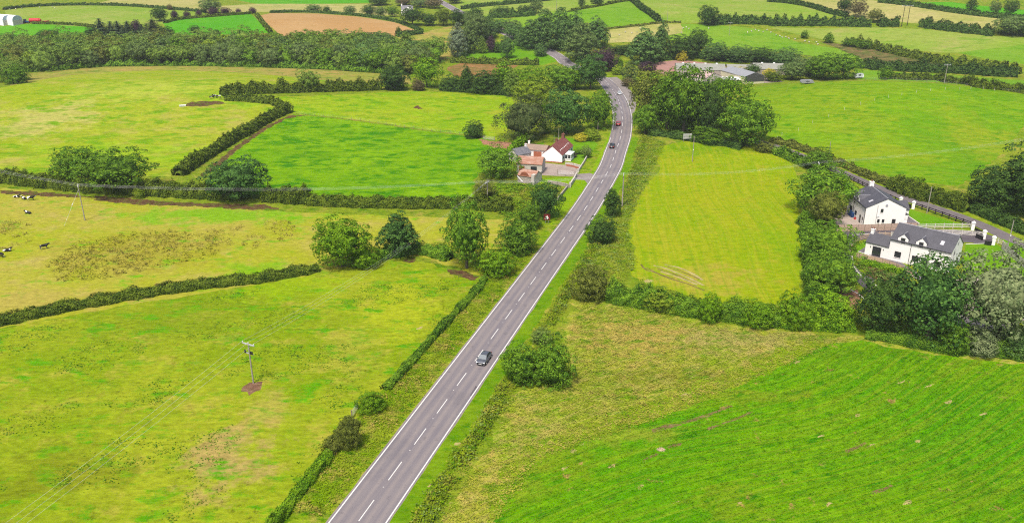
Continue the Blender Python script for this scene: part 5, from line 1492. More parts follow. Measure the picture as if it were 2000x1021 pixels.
# ---- the upper white house: dormers towards the gravel yard, gable towards the camera
RZ1 = R(-92.4)
h1 = thing('detached_house', 'upper white two storey house with its blank gable towards the road fence', 'house', (92.3, 214.5, 0), RZ1)
L1, D1, E1, RI1 = 12.4, 10.2, 5.05, 7.5
gable_wall(L1, D1, E1, RI1).put('wall', M['render_white'], h1)
rf = gable_roof(L1, D1, E1, RI1).put('roof', M['slate'], h1)
q = MB(); q.tube((-.1, D1 / 2, RI1 + .17), (L1 + .1, D1 / 2, RI1 + .17), .10); q.put('ridge_tiles', M['lead'], rf)
dormer(h1, 2.2, E1, RI1, D1, 2.0, 6.5, 5.6)
dormer(h1, 6.0, E1, RI1, D1, 2.0, 6.5, 5.6)
rooflight(h1, 9.8, 1.9, E1, RI1, D1)
chimney(h1, 0.55, D1 / 2, RI1 - .7, RI1 + 1.15, .8, 1.1)
gutters(h1, L1, D1, E1, 0, ((4.1, 'gutter'), (12.2, 'gutter')))
FR1 = ((0, 0, 0), (1, 0, 0), (0, -1, 0)); GA1 = ((L1, 0, 0), (0, 1, 0), (1, 0, 0))
window(h1, FR1, 2.2, 1.35, 1.9, 2.1, bars=2, name='patio_door'); window(h1, FR1, 6.0, 1.6, 1.3, 1.25)
window(h1, FR1, 9.3, 1.15, .95, 2.1, bars=0, name='door'); window(h1, FR1, 11.0, 1.6, .6, 1.0, bars=0)
window(h1, GA1, 4.1, 4.35, .7, 1.0, bars=0); window(h1, GA1, 3.6, 1.55, .62, 1.0, bars=0)
window(h1, GA1, 4.8, 1.55, .62, 1.0, bars=0); window(h1, GA1, 7.5, 1.45, .95, 1.35, bars=1)
b = MB(); b.tube((L1 - .02, 5.1, 5.75), (L1 + .06, 5.1, 5.75), .34, sides=16); b.put('gable_vent', M['lead'], h1)
b = MB(); b.tube((L1 + .08, 2.9, 0), (L1 + .08, 2.9, 5.9), .05, sides=6); b.tube((L1 + .08, 2.9, 2.6), (L1 + .08, 3.7, 2.75), .04, sides=6); b.put('soil_pipe', M['pipe_grey'], h1)
# rear wing towards the lane
w = MB().prism([(2.2, -.5), (6.6, -.5), (6.6, 2.9), (4.4, 4.6), (2.2, 2.9)], D1 + .003, D1 + 3.4, 'y').put('wing', M['render_white'], h1)
r = MB()
for sgn in (-1, 1):
    pr = [(4.4 + sgn * 2.4, 2.78), (4.4, 4.63), (4.4, 4.78), (4.4 + sgn * 2.4, 2.92)]
    r.prism(pr if sgn < 0 else pr[::-1], D1 - 2.2, D1 + 3.5, 'y')
r.put('wing_roof', M['slate'], w)
b = MB(); b.box(8.4, 10.2, D1 + .003, D1 + 1.7, -.3, 2.5); w2 = b.put('porch', M['render_white'], h1)
b = MB(); b.prism([(D1 + .01, 3.25), (D1 + .01, 3.4), (D1 + 1.95, 2.66), (D1 + 1.95, 2.52)], 8.25, 10.35); b.put('porch_roof', M['slate'], w2)
b = MB(); b.box(11.2, 12.1, D1 + .003, D1 + .9, -.2, 1.3); b.put('meter_box', M['render_white'], h1)

# ---- the lower white house: dormers towards the camera
RZ2 = R(-43.5)
h2 = thing('detached_house', 'lower white two storey house with two front dormers and a low annex', 'house', (88.2, 179.0, 0), RZ2)
L2, D2, E2, RI2 = 13.2, 8.2, 5.05, 7.9
gable_wall(L2, D2, E2, RI2).put('wall', M['render_white'], h2)
rf = gable_roof(L2, D2, E2, RI2).put('roof', M['slate'], h2)
q = MB(); q.tube((-.1, D2 / 2, RI2 + .17), (L2 + .1, D2 / 2, RI2 + .17), .10); q.put('ridge_tiles', M['lead'], rf)
dormer(h2, 2.7, E2, RI2, D2, 2.3, 6.75, 5.75)
dormer(h2, 6.7, E2, RI2, D2, 2.3, 6.75, 5.75)
rooflight(h2, 10.6, 1.55, E2, RI2, D2)
gutters(h2, L2, D2, E2, 0, ((4.7, 'gutter'), (8.8, 'gutter')))
FR2 = ((0, 0, 0), (1, 0, 0), (0, -1, 0)); GA2 = ((L2, 0, 0), (0, 1, 0), (1, 0, 0))
window(h2, FR2, 2.1, 1.7, 1.45, 1.45, bars=1); window(h2, FR2, 6.0, 1.7, 1.45, 1.35, bars=1)
window(h2, FR2, 8.2, 1.15, 1.0, 2.1, bars=0, name='door'); window(h2, FR2, 10.8, 1.7, 1.45, 1.35, bars=1)
window(h2, GA2, 2.4, 4.2, .8, 1.0, bars=0); window(h2, GA2, 5.8, 1.6, .9, 1.2, bars=0)
b = MB(); b.tube((L2 - .02, 4.1, 6.3), (L2 + .06, 4.1, 6.3), .42, sides=16); b.put('gable_vent', M['lead'], h2)
b = MB(); b.tube((L2 + .08, 2.2, 0), (L2 + .08, 2.2, 5.4), .05, sides=6); b.tube((L2 + .08, 1.7, 2.9), (L2 + .08, 2.8, 2.9), .05, sides=6); b.put('soil_pipe', M['pipe_grey'], h2)
an = MB().prism([(0.02, -.5), (4.5, -.5), (4.5, 3.0), (2.26, 4.75), (0.02, 3.0)], -5.4, -.003).put('annex', M['render_white'], h2)
gable_roof(5.28, 4.48, 3.0, 4.75, -5.4).put('annex_roof', M['slate'], an)
chimney(h2, -5.0, 2.25, 3.9, 5.6, .7, .9)
window(h2, ((0, .02, 0), (1, 0, 0), (0, -1, 0)), -2.7, 1.2, 2.0, 2.3, bars=1, name='patio_door')
for x in (-4.2, -1.2):
    b = MB(); b.box(x - .07, x + .07, -.10, .01, 1.9, 2.2); b.put('wall_lamp', M['upvc_dark'], h2)

# ---- the cottage with the red roof
ct = thing('cottage', 'white roadside cottage with a red tiled roof and sun porch', 'house', (16.6, 264.8, .1), R(72))
LC, DC, EC, RC = 14.6, 6.8, 2.75, 5.5
gable_wall(LC, DC, EC, RC).put('wall', M['render_white'], ct)
rf = gable_roof(LC, DC, EC, RC).put('roof', M['tile_red'], ct)
for i in range(7):
    s = (RC - EC) / (DC / 2); y = 1.15
    b = MB(); b.box(2.0 + 1.7 * i - .14, 2.0 + 1.7 * i + .14, y - .14, y + .14, EC + s * y + .12, EC + s * y + .36); b.put('roof_vent', M['upvc_white'], rf)
chimney(ct, LC - .6, DC / 2, RC - .5, RC + 1.0, 1.2, .9, 'chimney_pot', 2)
chimney(ct, 7.0, DC / 2 + .4, RC - .8, RC + .7, .9, .7, 'chimney_pot', 2)
b = MB(); b.box(-.06, LC, -.06, -.003, -.3, .45); b.box(-.06, -.003, -.06, DC + .05, -.3, .45); b.put('plinth', M['door_red'], ct)
pc = MB(); pc.box(3.2, 7.6, -2.2, -.07, -.3, .8); pr = pc.put('sun_porch', M['render_white'], ct)
b = MB(); b.box(3.05, 7.75, -2.35, -.07, 2.3, 2.46); b.put('porch_roof', M['upvc_white'], pr)
for i in range(4): window(pr, ((3.2, -2.2, 0), (1, 0, 0), (0, -1, 0)), .6 + 1.08 * i, 1.55, 1.0, 1.45, bars=0, frame='upvc_white')
for i in range(2): window(pr, ((3.2, -2.2, 0), (0, 1, 0), (-1, 0, 0)), .55 + 1.05 * i, 1.55, .98, 1.45, bars=0, frame='upvc_white')
b = MB(); b.box(3.25, 7.55, -2.15, -.08, .8, 2.3); b.put('porch_glazing', M['glass'], pr)
for x in (1.5, 9.5, 12.4): window(ct, ((0, 0, 0), (1, 0, 0), (0, -1, 0)), x, 1.5, 1.1, 1.2)
wg = MB().prism([(DC + .003, -.4), (DC + 8.0, -.4), (DC + 8.0, 2.6), (DC + .003, 2.6)], 4.6, 10.6).put('wing', M['render_white'], ct)
b = MB(); b.prism([(4.3, 2.62), (10.9, 2.62), (10.9, 2.76), (7.6, 3.9), (4.3, 2.76)], DC + .01, DC + 8.3, 'y'); b.put('wing_roof', M['tile_tan'], wg)
b = MB(); b.box(4.5, 4.597, DC + 1.6, DC + 4.4, 0, 2.2); b.put('garage_door', M['door_red'], wg)
window(wg, ((4.6, 0, 0), (0, 1, 0), (-1, 0, 0)), DC + 6.4, 1.4, .9, 1.1)
chimney(ct, 9.8, DC + 7.6, 3.0, 4.3, .6, .6, 'render_white', 1)

def shed(name, label, p, q, depth, eave, ridge, wall, roofm, ridge_along=True, group=None, cat='barn', over=.2):
    """Outbuilding: p, q are the ends of its front foot (left to right seen from the camera)."""
    p, q = Vector(p[:2]), Vector(q[:2])
    L = (q - p).length
    a = math.atan2(q.y - p.y, q.x - p.x)
    root = thing(name, label, cat, ground_at(p.x, p.y), a, group)
    if ridge_along:
        gable_wall(L, depth, eave, ridge).put('wall', M[wall], root)
        gable_roof(L, depth, eave, ridge, over=over).put('roof', M[roofm], root)
    else:
        MB().prism([(0, -.6), (L, -.6), (L, eave), (L / 2, ridge), (0, eave)], 0, depth, 'y').put('wall', M[wall], root)
        r = MB(); s = (ridge - eave) / (L / 2)
        r.prism([(-over, eave - s * over + .03), (L / 2, ridge + .03), (L / 2, ridge + .17), (-over, eave - s * over + .15)], -.12, depth + .12, 'y')
        r.prism([(L + over, eave - s * over + .03), (L + over, eave - s * over + .15), (L / 2, ridge + .17), (L / 2, ridge + .03)], -.12, depth + .12, 'y')
        r.put('roof', M[roofm], root)
    return root, L
s, l = shed('slate_shed', 'small grey slate shed behind the rusty barns', spot(1010, 318), spot(1037, 312), 4.5, 2.5, 4.2, 'cement', 'slate_old')
chimney(s, l - .4, 2.25, 3.4, 5.0, .55, .55, 'render_white', 1)
window(s, ((0, 0, 0), (1, 0, 0), (0, -1, 0)), l * .75, 1.4, .8, 1.0, frame='upvc_white')
s, l = shed('rusty_barn', 'stone barn with a long faded rusty roof below the cottage', spot(1009, 337), spot(1058, 340), 6.2, 3.0, 4.6, 'cement', 'rust_roof')
b = MB(); b.box(l - 3.6, l - 1.6, -.04, .05, .9, 2.3); b.put('opening', M['glass'], s)
b = MB(); b.box(.8, 2.6, -.04, .05, -.1, 2.2); b.put('door', M['door_red'], s)
s, l = shed('ruined_barn', 'small ruined barn with a red rusty end nearest the road', spot(1011, 356), spot(1044, 361), 4.8, 2.3, 3.6, 'stone', 'rust_roof')
b = MB(); b.prism([(.9 + 1.5 + 1.5 * math.cos(math.pi * k / 10), 2.25 + 1.35 * math.sin(math.pi * k / 10)) for k in range(11)], -.14, -.05, 'y'); b.put('round_sheet', M['rust'], s)
b = MB(); b.box(l - 1.0, l + .03, -.3, 5.0, -.5, 3.1); b.put('stone_pier', M['cement'], s)
b = MB(); b.tube((.2, -.7, 2.2), (2.6, -1.5, .9), .08, sides=6); b.put('fallen_rail', M['white_sheet'], s)

# garden and yard walls of the cottage
def wall_px(name, label, pts, h, th, mat, caps=False, cat='wall'):
    P = [spot(*q) for q in pts]
    root = thing(name, label, cat, P[0])
    b = MB()
    for i, (a, c) in enumerate(zip(P, P[1:])):
        d = Vector((c.x - a.x, c.y - a.y)); ln = d.length; d /= ln; n = Vector((-d.y, d.x)) * th / 2
        z = [a.z - P[0].z, c.z - P[0].z]
        A = Vector((a.x - P[0].x, a.y - P[0].y)); C = Vector((c.x - P[0].x, c.y - P[0].y))
        if i: A = A + d * th * .5
        v = []
        for zz in (0, 1):
            for q, k, o in ((A, 0, -n), (C, 1, -n), (C, 1, n), (A, 0, n)): v.append((q.x + o.x, q.y + o.y, z[k] - .3 + zz * (h + .3)))
        b.add(v, [(3, 2, 1, 0), (4, 5, 6, 7), (0, 1, 5, 4), (1, 2, 6, 5), (2, 3, 7, 6), (3, 0, 4, 7)])
    w = b.put('masonry', M[mat], root)
    if caps:
        for a in (P[0], P[-1]):
            m = MB(); x, y, z = a.x - P[0].x, a.y - P[0].y, a.z - P[0].z
            m.box(x - .3, x + .3, y - .3, y + .3, z - .3, z + h + .35); m.put('pier', M[mat], root)
    return root
wall_px('garden_wall', 'white roadside garden wall in front of the cottage', [(1129, 337), (1140, 320), (1152, 298)], .9, .3, 'cement', True)
wall_px('garden_wall', 'pale stepped wall dividing cottage garden from the yard', [(1104, 321), (1120, 323), (1134, 327)], .7, .3, 'cement')
wall_px('garden_wall', 'red brick edged wall along the cottage yard', [(1106, 324), (1118, 326), (1130, 330)], .55, .25, 'door_red')
wall_px('stone_wall', 'roadside stone wall around the small grass plot', [(1126, 344), (1121, 354), (1113, 366)], 1.2, .4, 'cement', True)
wall_px('stone_wall', 'low stone wall on the near side of the grass plot', [(1070, 359), (1088, 361), (1104, 364), (1111, 367)], 1.0, .4, 'stone')
wall_px('stone_wall', 'ruined stone wall running down into the rough garden', [(1108, 368), (1100, 378), (1090, 391)], .9, .35, 'stone')
wall_px('yard_wall', 'low kerb wall across the cottage yard entrance', [(1088, 342), (1105, 344), (1122, 344)], .5, .25, 'stone')

# ---- the farm beyond the road bend
s, l = shed('poultry_house', 'longest pale roofed farm shed beside the reddish yard', spot(1320, 147), spot(1417, 149), 22, 2.9, 4.6, 'stone', 'pale_sheet', cat='farm shed')
for i in range(4):
    b = MB(); x = l * (.15 + .23 * i); b.box(x - .5, x + .5, 10.6, 11.4, 4.5, 5.1); b.put('ridge_vent', M['white_sheet'], s)
s, l = shed('poultry_house', 'second pale roofed farm shed behind the grey barn', spot(1474, 146), spot(1534, 147), 20, 2.9, 4.5, 'stone', 'pale_sheet', cat='farm shed')
for i in range(2):
    b = MB(); x = l * (.3 + .4 * i); b.box(x - .5, x + .5, 9.6, 10.4, 4.4, 5.0); b.put('ridge_vent', M['white_sheet'], s)
s, l = shed('link_shed', 'pale roofed shed joining the two long farm sheds', spot(1420, 144), spot(1470, 145), 12, 2.7, 3.9, 'stone', 'pale_sheet', cat='farm shed')
s, l = shed('barn', 'pink roofed barn between the roadside grove and long shed', spot(1377, 167), spot(1408, 163), 9, 3.4, 5.4, 'cement', 'pink_roof', False)
b = MB(); b.box(1.0, 3.2, -.05, .05, 0, 2.8); b.put('doorway', M['glass'], s)
s, l = shed('lean_to_shed', 'low white roofed shed beside the pink roofed barn', spot(1409, 164), spot(1446, 164), 5, 2.2, 2.9, 'cement', 'white_sheet', cat='farm shed')
p0, p1 = spot(1453, 165), spot(1492, 163)
s, l = shed('barn', 'grey roofed barn with cream side wall and dark gable', p0, p1, 22, 3.6, 5.4, 'cream_wall', 'grey_sheet', False)
b = MB(); b.prism([(.03, 1.0), (l - .03, 1.0), (l - .03, 3.58), (l / 2, 5.36), (.03, 3.58)], -.06, .04, 'y'); b.put('gable_cladding', M['dark_gable'], s)
b = MB(); b.box(-.05, .05, 4, 7, 0, 2.8); b.put('side_door', M['cement'], s)

# ---- white barrel roofed sheds far left, and the white farmhouse
def barrel(label, p, az, w, l, h0):
    root = thing('barrel_shed', label, 'farm shed', p, az)
    prof = [(-w / 2, -.5), (w / 2, -.5)] + [(w / 2 * math.cos(math.pi * k / 14), h0 + w * .42 * math.sin(math.pi * k / 14)) for k in range(15)]
    MB().prism(prof, 0, l).put('shell', M['white_sheet'], root)
    pr = [(.96 * w / 2 * math.cos(math.pi * k / 14), h0 + .96 * w * .42 * math.sin(math.pi * k / 14)) for k in range(15)]
    MB().prism(pr, -.06, .03).put('end_panel', M['bluegrey'], root)
    b = MB(); b.box(-.07, .03, -w / 2 + .3, w / 2 - .3, .1, h0 - .1); b.put('end_wall', M['cement'], root)
for k, (px, lab) in enumerate(((17, 'white barrel roofed shed at the picture edge'), (36, 'white barrel roofed shed next to the red machine'))):
    barrel(lab, spot(px, 49), R(152), 7.4, 30, 3.4)
p = spot(784, 30)
fh = thing('farmhouse', 'distant white farmhouse among trees near the far road', 'house', p, R(8))
gable_wall(9.5, 6.5, 4.4, 7.0).put('wall', M['render_white'], fh)
gable_roof(9.5, 6.5, 4.4, 7.0).put('roof', M['slate_old'], fh)
MB().prism([(3.2, -.5), (8.6, -.5), (8.6, 4.2), (5.9, 6.4), (3.2, 4.2)], -2.6, -.003, 'y').put('front_wing', M['render_white'], fh)
for x in (1.3, 8.9): window(fh, ((0, 0, 0), (1, 0, 0), (0, -1, 0)), x, 2.0, .9, 1.2)
for x in (4.7, 7.1): window(fh, ((0, -2.6, 0), (1, 0, 0), (0, -1, 0)), x, 2.0, .9, 1.2)
chimney(fh, .6, 3.25, 6.2, 8.2, .8, .8)

# ------------------------------------------------------------------ cars
def car_paint(name, c, flake=0.3):
    n = NT(name)
    n.bsdf.inputs['Coat Weight'].default_value = 0.6
    n.bsdf.inputs['Coat Roughness'].default_value = 0.08
    return n.finish(c, 0.35, 0.5, flake)
M['tyre'] = plain('tyre_rubber', (.018, .018, .018, 1), 0.9, 0.2, 0.1)
M['rim'] = plain('alloy_rim', (.42, .42, .43, 1), 0.35, 0.5, 0.1, metal=0.6)
M['lamp_clear'] = plain('headlamp_lens', (.72, .74, .76, 1), 0.15, 0.6, 0.05)
M['lamp_red'] = plain('tail_lamp_lens', (.42, .015, .012, 1), 0.2, 0.5, 0.05)
M['plate_white'] = plain('number_plate_blank', (.7, .7, .68, 1), 0.5, 0.3, 0.02)
M['plastic_black'] = plain('black_plastic', (.018, .018, .02, 1), 0.6, 0.3, 0.1)
M['highlight_chrome'] = plain('highlight_metal', (.62, .62, .63, 1), 0.2, 0.5, 0.05, metal=0.7)

def loft(sections, closed=True):
    """sections: list of (x, [(y, z), ...]) rings with equal counts."""
    b = MB(); n = len(sections[0][1])
    v = [(x, y, z) for x, ring in sections for y, z in ring]
    f = []
    for i in range(len(sections) - 1):
        for k in range(n):
            f.append((i * n + k, i * n + (k + 1) % n, (i + 1) * n + (k + 1) % n, (i + 1) * n + k))
    f += [tuple(range(n))[::-1], tuple((len(sections) - 1) * n + k for k in range(n))]
    return b.add(v, f)

def make_car(name, label, paint, pos, heading, saloon=True, estate=False, roof=None, front_highlights=False, cat='car', scale=1.0):
    root = thing(name, label, cat, pos, heading)
    root.scale = (scale,) * 3
    # body below the windows: x forward, half widths and heights per station
    st = [(-2.15, .70, .45, .80), (-2.05, .80, .36, .92), (-1.6, .87, .30, .97), (-.8, .90, .26, .96), (.2, .90, .25, .95), (1.0, .89, .27, .92), (1.6, .86, .30, .82), (2.0, .76, .34, .70), (2.17, .60, .40, .58)]
    if estate: st[0] = (-2.12, .76, .42, .92); st[1] = (-2.05, .84, .36, .98)
    secs = []
    for x, w, z0, z1 in st:
        secs.append((x, [(-w * .9, z0), (w * .9, z0), (w, z0 + .18), (w, z1 - .14), (w * .90, z1), (-w * .90, z1), (-w, z1 - .14), (-w, z0 + .18)]))
    part('body', loft(secs).mesh('body', paint, True, 0.02), root)
    # cabin
    if estate: pf = [(-2.02, .93, .78), (-1.85, 1.46, .62), (-.3, 1.56, .64), (.35, 1.50, .62), (1.15, .92, .74)]
    elif saloon: pf = [(-1.85, .94, .70), (-1.05, 1.36, .58), (-.35, 1.45, .60), (.30, 1.40, .58), (1.15, .91, .72)]
    else: pf = [(-2.0, .93, .74), (-1.55, 1.40, .60), (-.4, 1.48, .62), (.35, 1.42, .60), (1.15, .92, .74)]
    v = []
    for x, z, w in pf: v += [(x, -w, z), (x, w, z)]
    base = [(x, s * (.79), .90) for x, s in ((-1.9, -1), (-1.9, 1), (1.15, 1), (1.15, -1))]
    # glasshouse sides with pillars
    g = MB()
    side = lambda s: [(pf[0][0] + .12, s * .80, .93), (pf[1][0] + .05, s * pf[1][2], pf[1][1] - .06), (pf[2][0], s * pf[2][2], pf[2][1] - .07), (pf[3][0], s * pf[3][2], pf[3][1] - .07), (pf[4][0] - .12, s * .80, .92)]
    for s in (-1, 1):
        q = side(s); c = [(x, y * .96, z) for x, y, z in q]
        g.add(q, [(0, 1, 2, 3, 4)] if s < 0 else [(4, 3, 2, 1, 0)])
    cab = part('side_glass', g.mesh('side_glass', M['glass']), root)
    w = MB(); w.add([(pf[4][0], -.74, .915), (pf[4][0], .74, .915), (pf[3][0] + .04, pf[3][2], pf[3][1] - .01), (pf[3][0] + .04, -pf[3][2], pf[3][1] - .01)], [(0, 1, 2, 3)])
    part('windscreen', w.mesh('windscreen', M['screen']), root)
    w = MB(); w.add([(pf[0][0], .72, .945), (pf[0][0], -.72, .945), (pf[1][0] - .03, -pf[1][2], pf[1][1] - .01), (pf[1][0] - .03, pf[1][2], pf[1][1] - .01)], [(0, 1, 2, 3)])
    part('rear_window', w.mesh('rear_window', M['glass']), root)
    r = MB()
    ring = []
    for x, z, ww in pf[1:4]: ring += [(x, -ww - .01, z - .05), (x, -ww * .75, z + .02), (x, ww * .75, z + .02), (x, ww + .01, z - .05)]
    r.add(ring, [(4 * i + k, 4 * i + k + 1, 4 * i + k + 5, 4 * i + k + 4) for i in range(2) for k in range(3)])
    part('roof_panel', r.mesh('roof_panel', roof or paint, True), root)
    p = MB()
    for s in (-1, 1):
        q = side(s)
        for a, b_ in ((q[0], q[1]), (q[3], q[4])): p.tube((a[0], a[1] * 1.0, a[2]), b_, .045, sides=5)
        m = Vector(q[2]); p.tube((m.x, s * .82, .93), m, .035, sides=5)
    part('pillar', p.mesh('pillar', paint), root)
    for x in (-1.32, 1.35):
        for s in (-1, 1):
            t = MB(); t.tube((x, s * .68, .32), (x, s * .90, .32), .32, sides=18)
            wh = t.put('wheel', M['tyre'], root)
            t = MB(); t.tube((x, s * .86, .32), (x, s * .915, .32), .20, sides=12); t.put('rim', M['rim'], wh)
    for s in (-1, 1):
        h = MB(); h.prism([(s * .44, .56), (s * .74, .60), (s * .80, .74), (s * .50, .70)], 1.82, 2.10); h.put('headlight', M['lamp_clear'], root)
        h = MB(); h.box(-2.16, -1.98, s * .62 - .16, s * .62 + .16, .66, .86); h.put('tail_light', M['lamp_red'], root)
        h = MB(); h.box(.78, .98, s * .98 - .1, s * .98 + .1, .90, 1.04); h.put('door_mirror', paint, root)
    h = MB(); h.box(2.02, 2.19, -.46, .46, .34, .50); h.put('grille', M['plastic_black'], root)
    h = MB(); h.box(2.16, 2.205, -.26, .26, .40, .50); h.put('number_plate', M['plate_white'], root)
    h = MB(); h.box(-2.19, -2.12, -.26, .26, .56, .67); h.put('number_plate', M['plate_white'], root)
    if front_highlights:  # added bright strips that stand in for white highlights on the nose
        h = MB(); h.prism([(-.62, .60), (.62, .60), (.50, .73), (-.50, .73)], 1.98, 2.14); h.put('nose_highlight', M['highlight_chrome'], root)
        for s in (-1, 1):
            h = MB(); h.box(1.95, 2.14, s * .62 - .17, s * .62 + .17, .36, .44); h.put('lower_highlight', M['highlight_chrome'], root)
    return root
M['screen'] = glass_mat('windscreen_glass', (.16, .18, .19, 1))
def lane_place(px, py, off):
    c = spot(px, py); v = Vector((c.x, c.y))
    i = min(range(1, len(ROAD) - 1), key=lambda k: (ROAD[k] - v).length)
    t = (ROAD[i + 1] - ROAD[i - 1]).normalized()
    n = Vector((t.y, -t.x))
    p = ROAD[i] + t * (v - ROAD[i]).dot(t) + n * off
    return ground_at(p.x, p.y, .012), math.atan2(t.y, t.x)
p, a = lane_place(945, 704, 1.55)
make_car('saloon_car', 'grey saloon car with a bright nose driving down the near straight', car_paint('paint_slate_grey', (.085, .09, .105, 1)), p, a + math.pi, front_highlights=True)
p, a = lane_place(1196, 288, -1.7)
make_car('estate_car', 'black estate car driving past the cottage', car_paint('paint_black', (.018, .018, .021, 1)), p, a, estate=True)
p, a = lane_place(1209, 244, -1.6)
make_car('hatchback_car', 'red hatchback car on the road bend', car_paint('paint_red', (.42, .012, .022, 1), .1), p, a, saloon=False)
p, a = lane_place(1210, 185, 1.7)
make_car('hatchback_car', 'silver car coming round the bend beside the lay-by', car_paint('paint_silver', (.50, .50, .51, 1)), p, a + math.pi, saloon=False)
p, a = lane_place(1167, 157, -1.7)
make_car('hatchback_car', 'pale car half hidden under the dark tree at the bend', car_paint('paint_pale', (.58, .58, .60, 1)), p, a, saloon=False)

# ------------------------------------------------------------------ poles and wires
def pole_height(b, ytop): return height_for(b, ytop)
def make_pole(label, px, py, ytop, arms=(), az=0.0, transformer=False, r=.15, lamp=False, stay=None, mat='wood_grey', name='utility_pole', cat='power pole'):
    """arms: heights below the top with half length; wires hang from the insulators."""
    b = spot(px, py); h = pole_height(b, ytop)
    root = thing(name, label, cat, b, az)
    q = MB(); q.tube((0, 0, -.5), (0, 0, h), r, r * .72, 10); q.put('pole', M[mat], root)
    pts = []
    for drop, half in arms:
        q = MB(); q.box(-half, half, -.09, .09, h - drop - .09, h - drop + .09); ar = q.put('crossarm', M['galv'], root)
        for u in (-half + .12, 0, half - .12):
            q = MB(); z = h - drop + .09; q.tube((u, 0, z), (u, 0, z + .22), .035, sides=6); q.tube((u, 0, z + .12), (u, 0, z + .30), .09, .06, 8); q.put('insulator', M['porcelain'], ar)
            c, s = math.cos(az), math.sin(az)
            pts.append(Vector((b.x + u * c, b.y + u * s, b.z + z + .30)))
    if transformer:
        q = MB(); q.box(-.9, .9, -.07, .07, h - 2.0, h - 1.86); q.put('equipment_arm', M['galv'], root)
        for u in (-.75, .45, .8):
            q = MB(); q.tube((u, -.18, h - 1.85), (u, -.18, h - 1.35), .13, .13, 8); q.put('switch', M['plastic_black'], root)
    if lamp:
        q = MB(); q.box(-.1, .1, -.22, -.1, h * .45, h * .45 + .35); q.put('notice_plate', M['lamp_clear'], root)
    if stay:
        q = MB(); q.tube((0, 0, h - 1.0), (stay[0], stay[1], -.2), .02, sides=5); q.put('stay_wire', M['wire'], root)
        q = MB(); q.tube((stay[0] * .38, stay[1] * .38, (h - 1) * .62), (stay[0] * .44, stay[1] * .44, (h - 1) * .56), .09, sides=6); q.put('stay_insulator', M['porcelain'], root)
    return root, pts, b, h
poleA, A3, bA, hA = make_pole('grey power pole with a stay in the cow pasture', 166, 430, 362, ((.25, 1.2),), R(115), stay=(-3.2, 5.0))
poleB, B3, bB, hB = make_pole('pole carrying switches above a patch of bare soil', 495, 748, 670, ((.2, 1.35),), R(-28), True, r=.14)
poleC, C3, bC, hC = make_pole('power pole with two crossarms among bushes near the ruined barn', 952, 388, 350, ((1.0, 1.2),), R(65))
poleD, D3, bD, hD = make_pole('tall wooden pole on the bank opposite the cottage', 1215, 403, 340, ((.2, 1.1),), R(80), r=.20)
poleE, E3, bE, hE = make_pole('pole buried in the leafy bush beside the lane', 1596, 342, 318, ((.2, 1.1),), R(80))
make_pole('slim pole standing in the top of the mown field', 1352, 316, 266, (), lamp=True, r=.13)
make_pole('slim pole behind the lane hedge at the foot of the domed field', 1619, 302, 276, (), lamp=True, r=.12)
make_pole('pale pole at the black rail fence beside the lane', 1810, 416, 365, (), r=.14)
make_pole('pole at the corner of the lower house garden by the lane', 1967, 486, 430, (), lamp=True, r=.14)
make_pole('pole with a crossarm behind the domed field crest', 1844, 163, 126, ((.3, 1.4),), R(5), r=.14)
make_pole('thin pole on the green slope with sheep', 1424, 70, 44, ((.3, 1.3),), R(5), r=.12)
make_pole('thin pole on the pale hill field', 1303, 42, 17, (), r=.12)
make_pole('tall dark mast on the bright hill field edge', 1087, 24, -8, (), r=.16, name='mast', cat='mast')
make_pole('slim pole behind the cottage ridge', 1091, 278, 251, (), r=.11)
make_pole('clothes line post behind the cottage wing', 1082, 286, 264, (), r=.07, name='clothes_post', cat='post')
make_pole('thin pole on the verge by the cottage shrubs', 1167, 268, 238, (), r=.09)
# twin pole structure
pb = spot(1766, 52)
tw = thing('twin_power_pole', 'twin legged power pole standing in the gap of the hill hedge', 'power pole', pb, R(4))
hT = height_for(pb, 11)
for u in (-1.9, 1.9):
    q = MB(); q.tube((u, 0, -.5), (u * .92, 0, hT), .20, .15, 8); q.put('leg', M['wood_black'], tw)
q = MB(); q.box(-4.0, 4.0, -.12, .12, hT - .5, hT - .25); q.put('crossarm', M['galv'], tw)
for u in (-3.6, 0, 3.6):
    q = MB(); q.tube((u, 0, hT - .25), (u, 0, hT + .1), .10, sides=6); q.put('insulator', M['porcelain'], tw)

def wire(a, b, sag, label, group, r=.010):
    n = 14
    a, b = Vector(a), Vector(b)
    pts = [a.lerp(b, i / n) - Vector((0, 0, sag * 4 * (i / n) * (1 - i / n))) for i in range(n + 1)]
    q = bmesh.new(); tube_into(q, [p - a for p in pts], [r] * (n + 1), 5)
    me = bpy.data.meshes.new('overhead_wire'); q.to_mesh(me); q.free(); me.materials.append(M['wire'])
    o = part('overhead_wire', me); o.location = a
    o['label'] = label; o['category'] = 'wire'; o['group'] = group
def span(A, B, sag, label, group, r=.010):
    for a, b in zip(A, B): wire(a, b, sag, label, group, r)
c = Vector(spot(-330, 300)); off3 = [Vector((0, 0, 8.6)), Vector((.9, .9, 8.6)), Vector((1.8, 1.8, 8.6))]
span(A3, [c + o for o in off3], 1.6, 'bare wire sagging from the stayed pole out past the picture edge', 'wires beyond the stayed pole')
span(A3, C3, 1.8, 'bare wire strung along the tall hedge to the two armed pole', 'wires from stayed pole to two armed pole')
span(C3, D3, .9, 'bare wire crossing the road to the tall wooden pole', 'wires crossing the road')
span(D3, E3, 1.6, 'bare wire over the mown field to the pole in the bush', 'wires over the mown field', .010)
c = Vector(spot(2120, 300))
span(E3, [c + Vector((0, o * 1.1, 9)) for o in (0, 1, 2)], 1.8, 'bare wire crossing the domed field above the lane', 'wires over the lane', .010)
